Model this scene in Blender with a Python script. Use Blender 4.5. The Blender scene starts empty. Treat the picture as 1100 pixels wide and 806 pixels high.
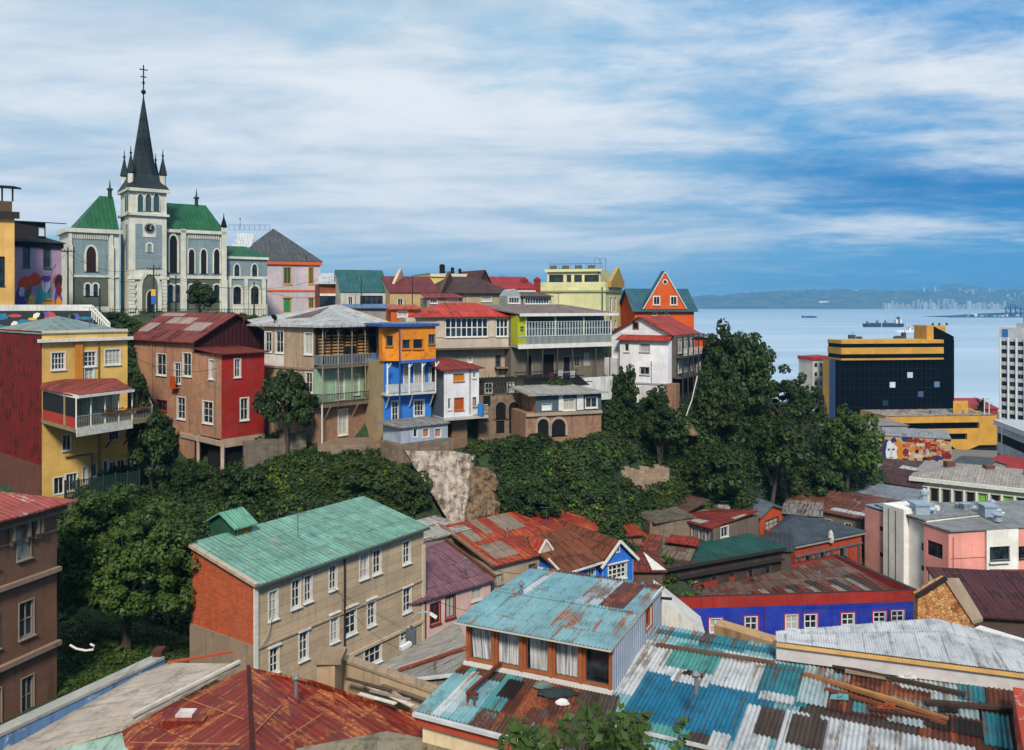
import bpy,math,random
import numpy as np
from mathutils import Vector as V
R=math.radians
random.seed(7)
SC=bpy.context.scene
COL=SC.collection
# ---------------------------------------------------------------- camera: eye at 55 m above the bay, looking level along +Y
F,CX,HY,H=900.0,550.0,325.0,55.0
cam_d=bpy.data.cameras.new("camera")
cam=bpy.data.objects.new("camera",cam_d)
COL.objects.link(cam)
cam.location=(0,0,H)
cam.rotation_euler=(R(90),0,0)
cam_d.sensor_width=36
cam_d.lens=36*F/1100
cam_d.shift_y=-78/1100
cam_d.clip_start=0.5
cam_d.clip_end=60000
SC.camera=cam
# ---------------------------------------------------------------- light
SUN_EL,SUN_AZ=43,178      # azimuth clockwise from +Y
sun_d=bpy.data.lights.new("sun",'SUN')
sun_d.energy=3.3
sun_d.angle=R(10)
sun_d.color=(1.0,0.92,0.80)
sun=bpy.data.objects.new("sun",sun_d)
COL.objects.link(sun)
sdir=V((math.sin(R(SUN_AZ))*math.cos(R(SUN_EL)),math.cos(R(SUN_AZ))*math.cos(R(SUN_EL)),math.sin(R(SUN_EL))))
sun.rotation_euler=sdir.to_track_quat('Z','Y').to_euler()
SC.view_settings.view_transform='Standard'
SC.view_settings.look='None'
SC.view_settings.exposure=0.55
SC.view_settings.gamma=1
SC.view_settings.use_curve_mapping=False
SC.cycles.max_bounces=5
SC.cycles.diffuse_bounces=3
SC.cycles.glossy_bounces=2
SC.cycles.transmission_bounces=2
SC.cycles.volume_bounces=0
SC.cycles.use_adaptive_sampling=True


def lin(h):
    if isinstance(h,(tuple,list)):
        return tuple(h)
    h=h.lstrip('#')
    c=[int(h[i:i+2],16)/255 for i in (0,2,4)]
    return tuple(x/12.92 if x <= .04045 else ((x+.055)/1.055)**2.4 for x in c)


class G:
    """tiny node-graph writer"""
    def __init__(s,nt):
        s.nt=nt

    def put(s,n,k,v):
        if isinstance(v,bpy.types.NodeSocket):
            s.nt.links.new(v,n.inputs[k])
        elif v is not None:
            if isinstance(v,tuple) and len(v)==3 and n.inputs[k].type=='RGBA':
                v=v+(1,)
            n.inputs[k].default_value=v

    def n(s,t,ins=None,**at):
        n=s.nt.nodes.new('ShaderNode'+t)
        for k,v in at.items():
            setattr(n,k,v)
        for k,v in (ins or {}).items():
            s.put(n,k,v)
        return n

    def m(s,op,a,b=0.0,c=None,clamp=False):
        n=s.n('Math',{0: a,1: b},operation=op,use_clamp=clamp)
        if c is not None:
            s.put(n,2,c)
        return n.outputs[0]

    def mix(s,f,a,b,t='MIX'):
        n=s.nt.nodes.new('ShaderNodeMix')
        n.data_type='RGBA'
        n.blend_type=t
        s.put(n,0,f);s.put(n,6,a);s.put(n,7,b)
        return n.outputs[2]

    def vm(s,op,a,b):
        return s.n('VectorMath',{0: a,1: b},operation=op).outputs[0]

    def noise(s,vec,scale,det=4,rough=.55,dist=0):
        return s.n('TexNoise',{'Vector': vec,'Scale': scale,'Detail': det,'Roughness': rough,'Distortion': dist}).outputs[0]

    def ss(s,x,a,b,lo=0.,hi=1.):
        return s.n('MapRange',{'Value': x,'From Min': a,'From Max': b,'To Min': lo,'To Max': hi},interpolation_type='SMOOTHSTEP').outputs[0]


# ---------------------------------------------------------------- sky
W=bpy.data.worlds.new("World")
SC.world=W
W.use_nodes=True
g=G(W.node_tree)
bg=W.node_tree.nodes['Background']
tc=g.n('TexCoord').outputs['Generated']
sp=g.n('SeparateXYZ',{0: tc})
dx,dy,dz=sp.outputs
sky=g.n('TexSky',sky_type='NISHITA',sun_disc=False,sun_elevation=R(SUN_EL),sun_rotation=R(SUN_AZ),air_density=1.6,dust_density=0.6,ozone_density=3.0,altitude=50)
skyc=g.mix(1.0,sky.outputs[0],(0.092,0.092,0.092),'MULTIPLY')
skyc=g.mix(1.0,skyc,(.55,.85,1.0),'MULTIPLY')
zz=g.m('MAXIMUM',dz,0.0)
den=g.m('ADD',zz,0.10)
cx=g.m('DIVIDE',dx,den)
cy=g.m('DIVIDE',dy,den)
cv=g.n('CombineXYZ',{0: cx,1: cy,2: 3.7}).outputs[0]
n1=g.noise(g.vm('MULTIPLY',cv,(.62,1.0,1)),0.42,8,.56,.25)
n2=g.noise(g.vm('MULTIPLY',cv,(.8,1.25,1)),1.2,7,.6,.3)
az=g.m('DIVIDE',dx,g.m('MAXIMUM',dy,.05))
side=g.ss(az,-.2,.6)                     # weather clears to the east (right)
dens=g.m('ADD',g.m('MULTIPLY',n1,.75),g.m('MULTIPLY',n2,.32))
n3=g.noise(g.vm('MULTIPLY',cv,(.9,1.1,1)),3.4,6,.62,.2)
dens=g.m('ADD',g.m('SUBTRACT',dens,g.m('MULTIPLY',side,.17)),g.m('MULTIPLY',g.m('SUBTRACT',n3,.5),.30))
low=g.ss(zz,.0,.09)
cm=g.m('MULTIPLY',g.ss(dens,.31,.53),g.m('ADD',g.m('MULTIPLY',low,.75),.25))
over=g.ss(zz,.33,.6)
cm=g.m('MAXIMUM',cm,g.m('MULTIPLY',over,.75))
shade=g.ss(n2,.3,.7)
cloud=g.mix(shade,lin('#afc6d9'),lin('#eaeef2'))
blue=g.mix(.8,skyc,g.mix(side,lin('#9accE6'.lower()),lin('#1f90d8')))
bd=g.m('MULTIPLY',g.m('MULTIPLY',g.ss(zz,.05,.12),g.ss(zz,.21,.14)),g.m('MULTIPLY',g.ss(az,.05,.5),g.ss(n1,.62,.45)))
blue=g.mix(g.m('MULTIPLY',bd,.8),blue,lin('#1670b6'))
cm=g.m('MULTIPLY',cm,g.m('SUBTRACT',1.0,g.m('MULTIPLY',bd,.75)))
final=g.mix(cm,blue,cloud)
g.put(bg,'Color',final)
bg.inputs['Strength'].default_value=0.74


# ---------------------------------------------------------------- geometry of the view
def P(px,py,d):
    return V(((px-CX)/F*d,d,H-(py-HY)/F*d))


def Zp(px,py,z):
    return P(px,py,(H-z)*F/(py-HY))


def XY(px,d):
    return V(((px-CX)/F*d,d))


def zat(py,d):
    return H-(py-HY)/F*d


def inward(A,B):
    d=(B-A).normalized()
    return V((-d.y,d.x))


def rect(A,B,depth):
    n=inward(A,B)*depth
    return [A.copy(),B.copy(),B+n,A+n]


def along(A,D,px):
    """point on the ray A + t*D seen at image column px"""
    k=(px-CX)/F
    t=(k*A.y-A.x)/(D.x-k*D.y)
    return A+D*t


# ---------------------------------------------------------------- meshes
class MB:
    def __init__(s):
        s.v=[];s.f=[];s.m=[];s.uv={}

    def face(s,pts,mi=0,uv=None):
        i=len(s.v)
        s.v+=[V(p) for p in pts]
        s.f.append(tuple(range(i,i+len(pts))))
        s.m.append(mi)
        if uv:
            s.uv[len(s.f)-1]=uv

    def hexa(s,b,t,mi=0):
        """bottom ring b and top ring t (CCW from above)"""
        n=len(b)
        s.face(list(reversed(b)),mi);s.face(t,mi)
        for i in range(n):
            j=(i+1) % n
            s.face([b[i],b[j],t[j],t[i]],mi)

    def box(s,x0,y0,z0,x1,y1,z1,mi=0):
        b=[V((x0,y0,z0)),V((x1,y0,z0)),V((x1,y1,z0)),V((x0,y1,z0))]
        s.hexa(b,[p+V((0,0,z1-z0)) for p in b],mi)

    def prism(s,pts,z0,z1,mi=0):
        s.hexa([V((p[0],p[1],z0)) for p in pts],[V((p[0],p[1],z1)) for p in pts],mi)

    def slab(s,pts,th=.08,mi=0):
        """sheet whose top is pts (3D), thickness th downwards"""
        t=[V(p) for p in pts]
        n=(t[1]-t[0]).cross(t[2]-t[0])
        if n.z<0:
            t.reverse()
        s.hexa([p-V((0,0,th)) for p in t],t,mi)

    def bar(s,a,b,w=.05,h=None,mi=0):
        a=V(a);b=V(b);h=h or w
        d=(b-a)
        if d.length<1e-6:
            return
        d.normalize()
        up=V((0,0,1)) if abs(d.z)<.95 else V((1,0,0))
        x=d.cross(up).normalized()*w/2
        y=x.cross(d).normalized()*h/2
        s.hexa([a-x-y,a-x+y,a+x+y,a+x-y][::-1],[b-x-y,b-x+y,b+x+y,b+x-y][::-1],mi)

    def tube(s,pts,rad,seg=8,mi=0,caps=True):
        pts=[V(p) for p in pts]
        rr=rad if isinstance(rad,(list,tuple)) else [rad]*len(pts)
        rings=[]
        for i,p in enumerate(pts):
            d=(pts[min(i+1,len(pts)-1)]-pts[max(i-1,0)]).normalized()
            up=V((0,0,1)) if abs(d.z)<.9 else V((1,0,0))
            x=d.cross(up).normalized();y=x.cross(d)
            rings.append([p+(x*math.cos(a)+y*math.sin(a))*rr[i] for a in [2*math.pi*k/seg for k in range(seg)]])
        for i in range(len(rings)-1):
            for k in range(seg):
                j=(k+1) % seg
                s.face([rings[i][k],rings[i][j],rings[i+1][j],rings[i+1][k]][::-1],mi)
        if caps:
            s.face(rings[0],mi);s.face(rings[-1][::-1],mi)

    def corr(s,q,pitch=.12,amp=.02,mi=0,r=(0,0,1,1),lift=0.0,wob=0.0):
        """corrugated sheet on quad q = [eaveL, eaveR, topR, topL]; r = sub-rectangle in 0..1"""
        q=[V(p) for p in q]
        def at(u,v):
            return (q[0]*(1-u)+q[1]*u)*(1-v)+(q[3]*(1-u)+q[2]*u)*v
        Lu=((q[1]-q[0]).length+(q[2]-q[3]).length)/2
        Lv=(q[3]-q[0]).length
        u0,v0,u1,v1=r
        gs=pitch/4/Lu
        u0=round(u0/gs)*gs;u1=round(u1/gs)*gs
        n=max(1,round((u1-u0)/gs))
        nrm=(q[1]-q[0]).cross(q[3]-q[0]).normalized()
        if nrm.z<0:
            nrm=-nrm
        prev=None
        for i in range(n+1):
            u=u0+(u1-u0)*i/n
            h=amp*math.sin(u*Lu/pitch*2*math.pi)+lift
            a=at(u,v0)+nrm*(h+wob*random.uniform(-1,1)*.2)
            b=at(u,v1)+nrm*h
            if prev:
                pu=u0+(u1-u0)*(i-1)/n
                s.face([prev[0],a,b,prev[1]],mi,uv=[(pu*Lu,v0*Lv),(u*Lu,v0*Lv),(u*Lu,v1*Lv),(pu*Lu,v1*Lv)])
            prev=(a,b)

    def build(s,name,mats,parent=None,origin=None,smooth=False,label=None,weld=False):
        o_=V(parent_loc(parent)) if parent is not None else V(origin or (0,0,0))
        me=bpy.data.meshes.new(name)
        me.from_pydata([tuple(p-o_) for p in s.v],[],s.f)
        if not isinstance(mats,(list,tuple)):
            mats=[mats]
        for m_ in mats:
            me.materials.append(m_)
        for p,mi in zip(me.polygons,s.m):
            p.material_index=mi
            p.use_smooth=smooth
        uvl=me.uv_layers.new(name='UVMap')
        for fi,p in enumerate(me.polygons):
            if fi in s.uv:
                for li,q in zip(p.loop_indices,s.uv[fi]):
                    uvl.data[li].uv=q
                continue
            n=p.normal
            if abs(n.z)>.9999:
                t1=V((1,0,0));t2=V((0,1,0))
            else:
                t1=V((-n.y,n.x,0)).normalized();t2=n.cross(t1)
            for li in p.loop_indices:
                c=me.vertices[me.loops[li].vertex_index].co
                uvl.data[li].uv=(c.dot(t1),c.dot(t2))
        ob=bpy.data.objects.new(name,me)
        COL.objects.link(ob)
        if parent is not None:
            ob.parent=parent
        else:
            ob.location=o_
        if label:
            ob['label']=label
        return ob


def parent_loc(p):
    while p.parent is not None:
        p=p.parent
    return p.location


def tag(o,label=None,cat=None,group=None,kind=None):
    if label: o['label']=label
    if cat: o['category']=cat
    if group: o['group']=group
    if kind: o['kind']=kind
    return o


def root(name,loc,label,cat,group=None):
    o=bpy.data.objects.new(name,None)
    COL.objects.link(o)
    o.empty_display_size=.5
    o.location=loc
    return tag(o,label,cat,group)


# ---------------------------------------------------------------- materials
MATS={}


def mk(name):
    m=bpy.data.materials.new(name)
    m.use_nodes=True
    return m,G(m.node_tree),m.node_tree.nodes['Principled BSDF']


def uvec(g,spread=37.0):
    uv=g.n('UVMap').outputs[0]
    rnd=g.n('ObjectInfo').outputs['Random']
    off=g.m('MULTIPLY',rnd,spread)
    return uv,g.vm('ADD',uv,g.n('CombineXYZ',{0: off,1: off,2: off}).outputs[0])


def wall(col,kind='plaster',dirt=.5,rough=.85,col2=None,pitch=.35,key=None):
    """kinds: plaster, siding, brick, tin, stone, planks"""
    k=('w',col,kind,dirt,col2,pitch)
    if k in MATS:
        return MATS[k]
    m,g,b=mk('%s_%s' % (kind,str(col).strip('#')))
    uv,vec=uvec(g)
    c=lin(col)
    big=g.noise(vec,.32,5,.6)
    fine=g.noise(vec,5.0,4,.7)
    st=g.noise(g.vm('MULTIPLY',vec,(2.6,.22,1)),1.0,5,.65)
    base=g.mix(g.ss(big,.3,.7),tuple(x*.82 for x in c),tuple(min(1,x*1.12) for x in c))
    bump=g.m('MULTIPLY',fine,.25)
    sx=g.n('SeparateXYZ',{0: uv})
    U,Vv=sx.outputs[0],sx.outputs[1]
    if kind=='siding' or kind=='planks':
        fr=g.m('FRACT',g.m('DIVIDE',Vv if kind=='siding' else U,pitch))
        ln=g.ss(fr,0.0,.14,1.0,0.0)
        idn=g.m('FLOOR',g.m('DIVIDE',Vv if kind=='siding' else U,pitch))
        wn=g.n('TexWhiteNoise',{'W': idn},noise_dimensions='1D').outputs[0]
        base=g.mix(g.m('MULTIPLY',wn,.25),base,tuple(x*.6 for x in c))
        base=g.mix(g.m('MULTIPLY',ln,.55),base,tuple(x*.25 for x in c))
        bump=g.m('ADD',bump,g.m('MULTIPLY',fr,.8))
    if kind in ('brick','stone'):
        sc=1.0
        bt=g.n('TexBrick',{'Vector': g.vm('ADD',uv,g.n('CombineXYZ',{0: g.m('MULTIPLY',fine,.04 if kind=='brick' else .25),1: g.m('MULTIPLY',fine,.03 if kind=='brick' else .2)}).outputs[0]),
                              'Color1': c,'Color2': lin(col2) if col2 else tuple(x*.55 for x in c),'Mortar': tuple(x*.45+.05 for x in c),
                              'Scale': sc,'Mortar Size': .02 if kind=='brick' else .04,'Bias': 0.0,'Brick Width': .3 if kind=='brick' else .75,'Row Height': .11 if kind=='brick' else .4})
        base=g.mix(.8,base,bt.outputs[0])
        bump=g.m('SUBTRACT',bump,g.m('MULTIPLY',bt.outputs[1],.8))
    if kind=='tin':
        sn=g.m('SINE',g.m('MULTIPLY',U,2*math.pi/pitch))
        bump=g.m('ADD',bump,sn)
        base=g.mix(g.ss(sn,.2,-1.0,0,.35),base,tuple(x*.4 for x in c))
    if col2 and kind not in ('brick','stone'):
        pt=g.noise(vec,.9,7,.68,.5)
        base=g.mix(g.ss(pt,.52,.60),base,lin(col2))
    if dirt:
        d1=g.ss(st,.50,.72)
        d2=g.ss(g.noise(vec,1.1,8,.72),.50,.75)
        base=g.mix(g.m('MULTIPLY',d1,min(1,dirt*1.0)),base,tuple(x*.22+.008 for x in c))
        base=g.mix(g.ss(g.noise(vec,.7,3,.5),.42,.66,0,0 if kind=='tin' else .18+dirt*.3),base,tuple(min(1,x*.6+.05) for x in c))
        base=g.mix(g.ss(g.noise(g.vm('MULTIPLY',vec,(7,.12,1)),1.0,4,.6),.56,.74,0,.25+dirt*.3),base,tuple(x*.45 for x in c))
        base=g.mix(g.m('MULTIPLY',d2,min(1,dirt*.85)),base,tuple(x*.35+.012 for x in c))
    base=g.mix(g.ss(fine,.3,.7,0,.16),base,tuple(x*.5 for x in c))
    g.put(b,'Base Color',base)
    b.inputs['Roughness'].default_value=rough
    b.inputs['Specular IOR Level'].default_value=.25
    bp=g.n('Bump',{'Height': bump,'Strength': .55,'Distance': .03})
    g.put(b,'Normal',bp.outputs[0])
    MATS[k]=m
    return m


def roofing(col,rustc='#5a2616',rust=.4,cell=(.9,2.3),pitch=.25,tone=.35,seam=.6,bumpd=.03,rough=.6,speck=.0):
    """painted or bare metal sheets with sheet to sheet tone changes, seams, rust running down the slope"""
    k=('r',col,rustc,rust,cell,pitch,tone,seam,speck)
    if k in MATS:
        return MATS[k]
    m,g,b=mk('sheet_roof_'+str(col).strip('#'))
    uv,vec=uvec(g,11.0)
    c=tuple(x*.78 for x in lin(col))
    rc=tuple(x*.85 for x in lin(rustc))
    bt=g.n('TexBrick',{'Vector': vec,'Color1': (1,1,1),'Color2': (0,0,0),'Mortar': (.5,.5,.5),'Scale': 1.0,'Mortar Size': .03,'Bias': 0.0,
                          'Brick Width': cell[0],'Row Height': cell[1]},offset=.37)
    tn=bt.outputs[0]
    base=g.mix(g.m('MULTIPLY',tn,tone),c,tuple(x*.45 for x in c))
    base=g.mix(g.ss(g.noise(vec,.5,5),.35,.7,0,.45),base,tuple(min(1,x*1.45+.02) for x in c))
    st=g.noise(g.vm('MULTIPLY',vec,(3.2,.5,1)),1.0,7,.7)
    blot=g.noise(vec,.55,6,.65)
    rm=g.m('ADD',g.m('MULTIPLY',st,.55),g.m('MULTIPLY',blot,.45))
    rm=g.m('ADD',rm,g.m('MULTIPLY',g.m('SUBTRACT',tn,.5),.16))
    th=.68-rust*.30
    be=g.n('TexBrick',{'Vector': vec,'Scale': 1.0,'Mortar Size': .16,'Mortar Smooth': 1.0,'Brick Width': cell[0],'Row Height': cell[1]},offset=.37).outputs[1]
    rm=g.m('ADD',rm,g.m('MULTIPLY',be,.10))
    rmask=g.ss(rm,th-.03,th+.05)
    fine=g.noise(vec,9.0,4,.7)
    rcol=g.mix(g.ss(fine,.3,.7),tuple(x*.55 for x in rc),tuple(min(1,x*1.5) for x in rc))
    base=g.mix(rmask,base,rcol)
    if speck:
        base=g.mix(g.ss(g.noise(vec,3.2,5,.7),.66,.70,0,speck),base,tuple(min(1,x*.4+.3) for x in c))
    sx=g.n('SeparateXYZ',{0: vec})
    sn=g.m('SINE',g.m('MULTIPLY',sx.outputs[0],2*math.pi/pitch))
    base=g.mix(g.ss(sn,-.3,-1,0,.4 if pitch>.2 else 0),base,tuple(x*.35 for x in c))  # rib troughs darkened in the colour itself, standing in for shade
    base=g.mix(g.m('MULTIPLY',bt.outputs[1],seam),base,tuple(x*.18+.004 for x in c))
    drt=g.ss(g.noise(vec,1.3,8,.75),.47,.70,0,.75)
    base=g.mix(drt,base,tuple(x*.3+.012 for x in c))
    ds=g.ss(g.noise(g.vm('MULTIPLY',vec,(6,.7,1)),1.0,5,.7),.5,.72,0,.6)
    base=g.mix(ds,base,tuple(x*.25+.01 for x in c))
    base=g.mix(g.ss(g.noise(vec,14.0,3,.6),.64,.70,0,.7),base,tuple(x*.15 for x in c))
    g.put(b,'Base Color',base)
    g.put(b,'Roughness',g.m('ADD',g.m('MULTIPLY',rmask,.3),rough))
    b.inputs['Specular IOR Level'].default_value=.3
    hgt=g.m('ADD',g.m('MULTIPLY',sn,.6 if pitch>.2 else 0),g.m('SUBTRACT',g.m('MULTIPLY',fine,.3),bt.outputs[1]))
    g.put(b,'Normal',g.n('Bump',{'Height': hgt,'Strength': .6,'Distance': bumpd}).outputs[0])
    MATS[k]=m
    return m


def plain(col,rough=.7,var=.2,metal=0.0,spec=.3):
    k=('p',col,rough,var,metal)
    if k in MATS:
        return MATS[k]
    m,g,b=mk('paint_'+str(col).strip('#') if isinstance(col,str) else 'paint')
    c=lin(col)
    oc=g.n('TexCoord').outputs['Object']
    nz=g.noise(oc,2.3,5,.65)
    g.put(b,'Base Color',g.mix(g.ss(nz,.35,.7,0,var),c,tuple(x*.4 for x in c)))
    b.inputs['Roughness'].default_value=rough
    b.inputs['Metallic'].default_value=metal
    b.inputs['Specular IOR Level'].default_value=spec
    MATS[k]=m
    return m


def glass(col='#10161c',light='#46545f',amt=.5,curtain='#b9b6ab',ca=.0):
    k=('g',col,light,amt,ca)
    if k in MATS:
        return MATS[k]
    m,g,b=mk('window_glass')
    rnd=g.n('ObjectInfo').outputs['Random']
    oc=g.n('UVMap').outputs[0]
    nz=g.noise(g.vm('ADD',oc,g.n('CombineXYZ',{0: g.m('MULTIPLY',rnd,50.)}).outputs[0]),.9,3)
    c=g.mix(g.ss(nz,.4,.65,0,amt),lin(col),lin(light))
    if ca:
        wv=g.noise(g.vm('MULTIPLY',oc,(9,.1,1)),1.0,2)
        cu=g.mix(wv,tuple(x*.5 for x in lin(curtain)),lin(curtain))
        c=g.mix(g.m('GREATER_THAN',ca,rnd),c,cu)
    g.put(b,'Base Color',c)
    b.inputs['Roughness'].default_value=.12
    b.inputs['Specular IOR Level'].default_value=.6
    MATS[k]=m
    return m


WHITE=plain('#cfcdc6',.6,.35)
CREAM=plain('#c9bfa6',.7,.3)
DARK=plain('#16171a',.8,.2)
BLACK=plain('#08090a',.8,.1)
WOOD=plain('#4a2c1c',.8,.4)
RED_TRIM=plain('#8c2a1c',.6,.3)
GREY=plain('#6d7076',.7,.3)
STEEL=plain('#9aa3ab',.4,.3,.6)
GLASS=glass(ca=.3)
GLASSD=glass(ca=0.0,amt=.3)


# ---------------------------------------------------------------- houses
FOOT=[]
class House:
    def __init__(s,name,label,cat='house',group=None):
        s.name,s.label,s.cat,s.group=name,label,cat,group
        s.w=[]           # walls: dict(A,B,z0,z1,mat,op)
        s.r=None
        s.extra=[]

    def block(s,pts,z0,z1,mats,floor=False):
        i0=len(s.w)
        pts=[V(p) for p in pts]
        if s.r is None:
            c=sum(pts,V((0,0)))/len(pts)
            s.r=root(s.name,(c.x,c.y,z0),s.label,s.cat,s.group)
        n=len(pts)
        FOOT.append((z1,[(p.x,p.y) for p in pts]))
        for i in range(n):
            m=mats[i % len(mats)] if isinstance(mats,(list,tuple)) else mats
            s.w.append(dict(A=pts[i],B=pts[(i+1) % n],z0=z0,z1=z1,m=m,op=[]))
        s.extra.append((pts,z1-.02,mats[0] if isinstance(mats,(list,tuple)) else mats))
        return i0

    # point on wall i: u metres from A, height z, o metres out of the wall
    def pt(s,i,u,z,o=0.0):
        w=s.w[i]
        d=(w['B']-w['A']).normalized()
        q=w['A']+d*u+V((d.y,-d.x))*o
        return V((q.x,q.y,z))

    def len(s,i):
        return (s.w[i]['B']-s.w[i]['A']).length

    def hit(s,i,px,py,o=0.0):
        w=s.w[i]
        d=(w['B']-w['A']).normalized()
        A=w['A']+V((d.y,-d.x))*o
        q=along(A,d,px)
        return (q-A).dot(d),zat(py,q.y)

    def wb(s,mb,i,u0,u1,z0,z1,o0,o1,mi=0):
        a,b,c,e=s.pt(i,u0,z0,o1),s.pt(i,u1,z0,o1),s.pt(i,u1,z0,o0),s.pt(i,u0,z0,o0)
        mb.hexa([a,b,c,e],[p+V((0,0,z1-z0)) for p in (a,b,c,e)],mi)

    def band(s,i,zc0,zc1,out=.12,mat=None,name='cornice',u0=None,u1=None,ext=0.0):
        mb=MB()
        s.wb(mb,i,(0 if u0 is None else u0)-ext,(s.len(i) if u1 is None else u1)+ext,zc0,zc1,.003,out)
        return mb.build(name,mat or WHITE,s.r)

    def win(s,i,x0,y0,x1,y1,**k):
        xm,ym=(x0+x1)/2,(y0+y1)/2
        u0=s.hit(i,x0,ym)[0];u1=s.hit(i,x1,ym)[0]
        z1=s.hit(i,xm,y0)[1];z0=s.hit(i,xm,y1)[1]
        return s.winm(i,u0,z0,u1,z1,**k)

    def winm(s,i,u0,z0,u1,z1,nx=2,ny=3,fm=None,pm=None,trim=.065,sill=True,fw=.08,bw=.05,name='window',hole=True,shut=None,rec=.12,arch=False,simple=False,head=0.0):
        L=s.len(i);w=s.w[i]
        u0=max(.03,u0);u1=min(L-.03,u1);z0=max(w['z0']+.02,z0);z1=min(w['z1']-.02,z1)
        if u1-u0<.1 or z1-z0<.1:
            return
        if hole:
            w['op'].append((u0,z0,u1,z1))
        else:
            rec=-.03
        fm=fm or WHITE;pm=pm or GLASS;trim *= .62
        mb=MB()
        W_=lambda a,b,c,e,o0,o1,mi=0: s.wb(mb,i,a,b,c,e,o0,o1,mi)
        r0,r1=-rec+.01,-rec+.07
        if fw:
            W_(u0,u1,z0,z0+fw,r0,r1);W_(u0,u1,z1-fw,z1,r0,r1)
            W_(u0,u0+fw,z0+fw,z1-fw,r0,r1);W_(u1-fw,u1,z0+fw,z1-fw,r0,r1)
        for k in range(1,nx):
            c=u0+(u1-u0)*k/nx
            W_(c-bw/2,c+bw/2,z0+fw,z1-fw,r0,r1-.015)
        for k in range(1,ny):
            c=z0+(z1-z0)*k/ny
            W_(u0+fw,u1-fw,c-bw*.4,c+bw*.4,r0,r1-.02)
        if trim:
            o=.045 if hole else .06
            W_(u0-trim,u0,z0,z1,.002,o);W_(u1,u1+trim,z0,z1,.002,o)
            W_(u0-trim,u1+trim,z1,z1+trim,.002,o)
            W_(u0-trim,u1+trim,z0-trim*.7,z0,.002,o)
        if sill:
            W_(u0-trim-.04,u1+trim+.04,z0-trim*.7-.07,z0-trim*.7,.002,.14)
        if head:
            W_(u0-trim-.08,u1+trim+.08,z1+trim,z1+trim+head,.002,.16)
        if not mb.f:
            W_(u0,u1,z0,z0+.03,r0,r1)
        pb=MB()
        pb.face([s.pt(i,u0,z0,-rec),s.pt(i,u1,z0,-rec),s.pt(i,u1,z1,-rec),s.pt(i,u0,z1,-rec)])
        if simple:
            mb.face([s.pt(i,u0,z0,-rec),s.pt(i,u1,z0,-rec),s.pt(i,u1,z1,-rec),s.pt(i,u0,z1,-rec)],1)
            return mb.build(name,[fm,pm],s.r)
        f=mb.build(name,fm,s.r)
        pb.build('pane',pm,f)
        if shut:
            for a,b in ((u0-trim-.42,u0-trim),(u1+trim,u1+trim+.42)):
                sm=MB();s.wb(sm,i,a,b,z0,z1,.01,.06)
                sm.build('shutter',shut,s.r)
        return f

    def gothic(s,i,x0,y0,x1,y1,fm=None,pm=None,tr=.22,name='arched_window',round_=False,o=.0):
        """pointed window standing proud of wall i"""
        xm=(x0+x1)/2
        u0=s.hit(i,x0,y1)[0];u1=s.hit(i,x1,y1)[0]
        z1=s.hit(i,xm,y0)[1];z0=s.hit(i,xm,y1)[1]
        def outline(e):
            a,b=u0-e,u1+e
            w=b-a
            sp_=z1+e-w*(.5 if round_ else .95)
            pts=[(a,z0),(b,z0)]
            n=6
            if round_:
                for k in range(n*2+1):
                    t=math.pi*k/(n*2)
                    pts.append(((a+b)/2+math.cos(t)*w/2,sp_+math.sin(t)*w/2))
            else:
                hh=z1+e-sp_
                for k in range(n+1):
                    t=k/n*math.pi/2
                    pts.append((b-w/2*(1-math.cos(t)),sp_+hh*math.sin(t)**1.0))
                for k in range(n-1,-1,-1):
                    t=k/n*math.pi/2
                    pts.append((a+w/2*(1-math.cos(t)),sp_+hh*math.sin(t)))
            return pts
        A,Bq=outline(0),outline(tr)
        mb=MB()
        n=len(A)
        for k in range(n):
            j=(k+1) % n
            q=[s.pt(i,*Bq[k],o+.16),s.pt(i,*Bq[j],o+.16),s.pt(i,*A[j],o+.16),s.pt(i,*A[k],o+.16)]
            mb.face(q)
            mb.face([s.pt(i,*Bq[j],o+.16),s.pt(i,*Bq[k],o+.16),s.pt(i,*Bq[k],o),s.pt(i,*Bq[j],o)])
            mb.face([s.pt(i,*A[k],o+.16),s.pt(i,*A[j],o+.16),s.pt(i,*A[j],o),s.pt(i,*A[k],o)])
        f=mb.build(name,fm or WHITE,s.r)
        pb=MB()
        pb.face([s.pt(i,*q,o+.03) for q in A])
        pb.build('pane',pm or GLASSD,f)
        return f

    def done(s):
        mats=[]
        mb=MB()
        RD=.14
        for w in s.w:
            if w['m'] is None:
                continue
            if w['m'] not in mats:
                mats.append(w['m'])
            mi=mats.index(w['m'])
            i=s.w.index(w)
            L=(w['B']-w['A']).length
            us=sorted({0.0,L} | {u for o in w['op'] for u in (o[0],o[2])})
            zs=sorted({w['z0'],w['z1']} | {z for o in w['op'] for z in (o[1],o[3])})
            for a,b in zip(us,us[1:]):
                if b-a<1e-5: continue
                for c,e in zip(zs,zs[1:]):
                    if e-c<1e-5: continue
                    um,zm=(a+b)/2,(c+e)/2
                    if any(o[0]<um<o[2] and o[1]<zm<o[3] for o in w['op']):
                        continue
                    mb.face([s.pt(i,a,c),s.pt(i,b,c),s.pt(i,b,e),s.pt(i,a,e)],mi)
            for (a,c,b,e) in w['op']:
                for p,q in (((a,c),(b,c)),((b,c),(b,e)),((b,e),(a,e)),((a,e),(a,c))):
                    mb.face([s.pt(i,*p),s.pt(i,*q),s.pt(i,*q,-RD),s.pt(i,*p,-RD)],mi)
        for pts,z,m in s.extra:
            if m is None: continue
            mb.face([V((p.x,p.y,z)) for p in pts],mats.index(m))
        mb.build('wall',mats,s.r)
        return s.r

    def part(s,name,mb,mat,parent=None,label=None,smooth=False):
        return mb.build(name,mat,parent or s.r,label=label,smooth=smooth)

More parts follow.
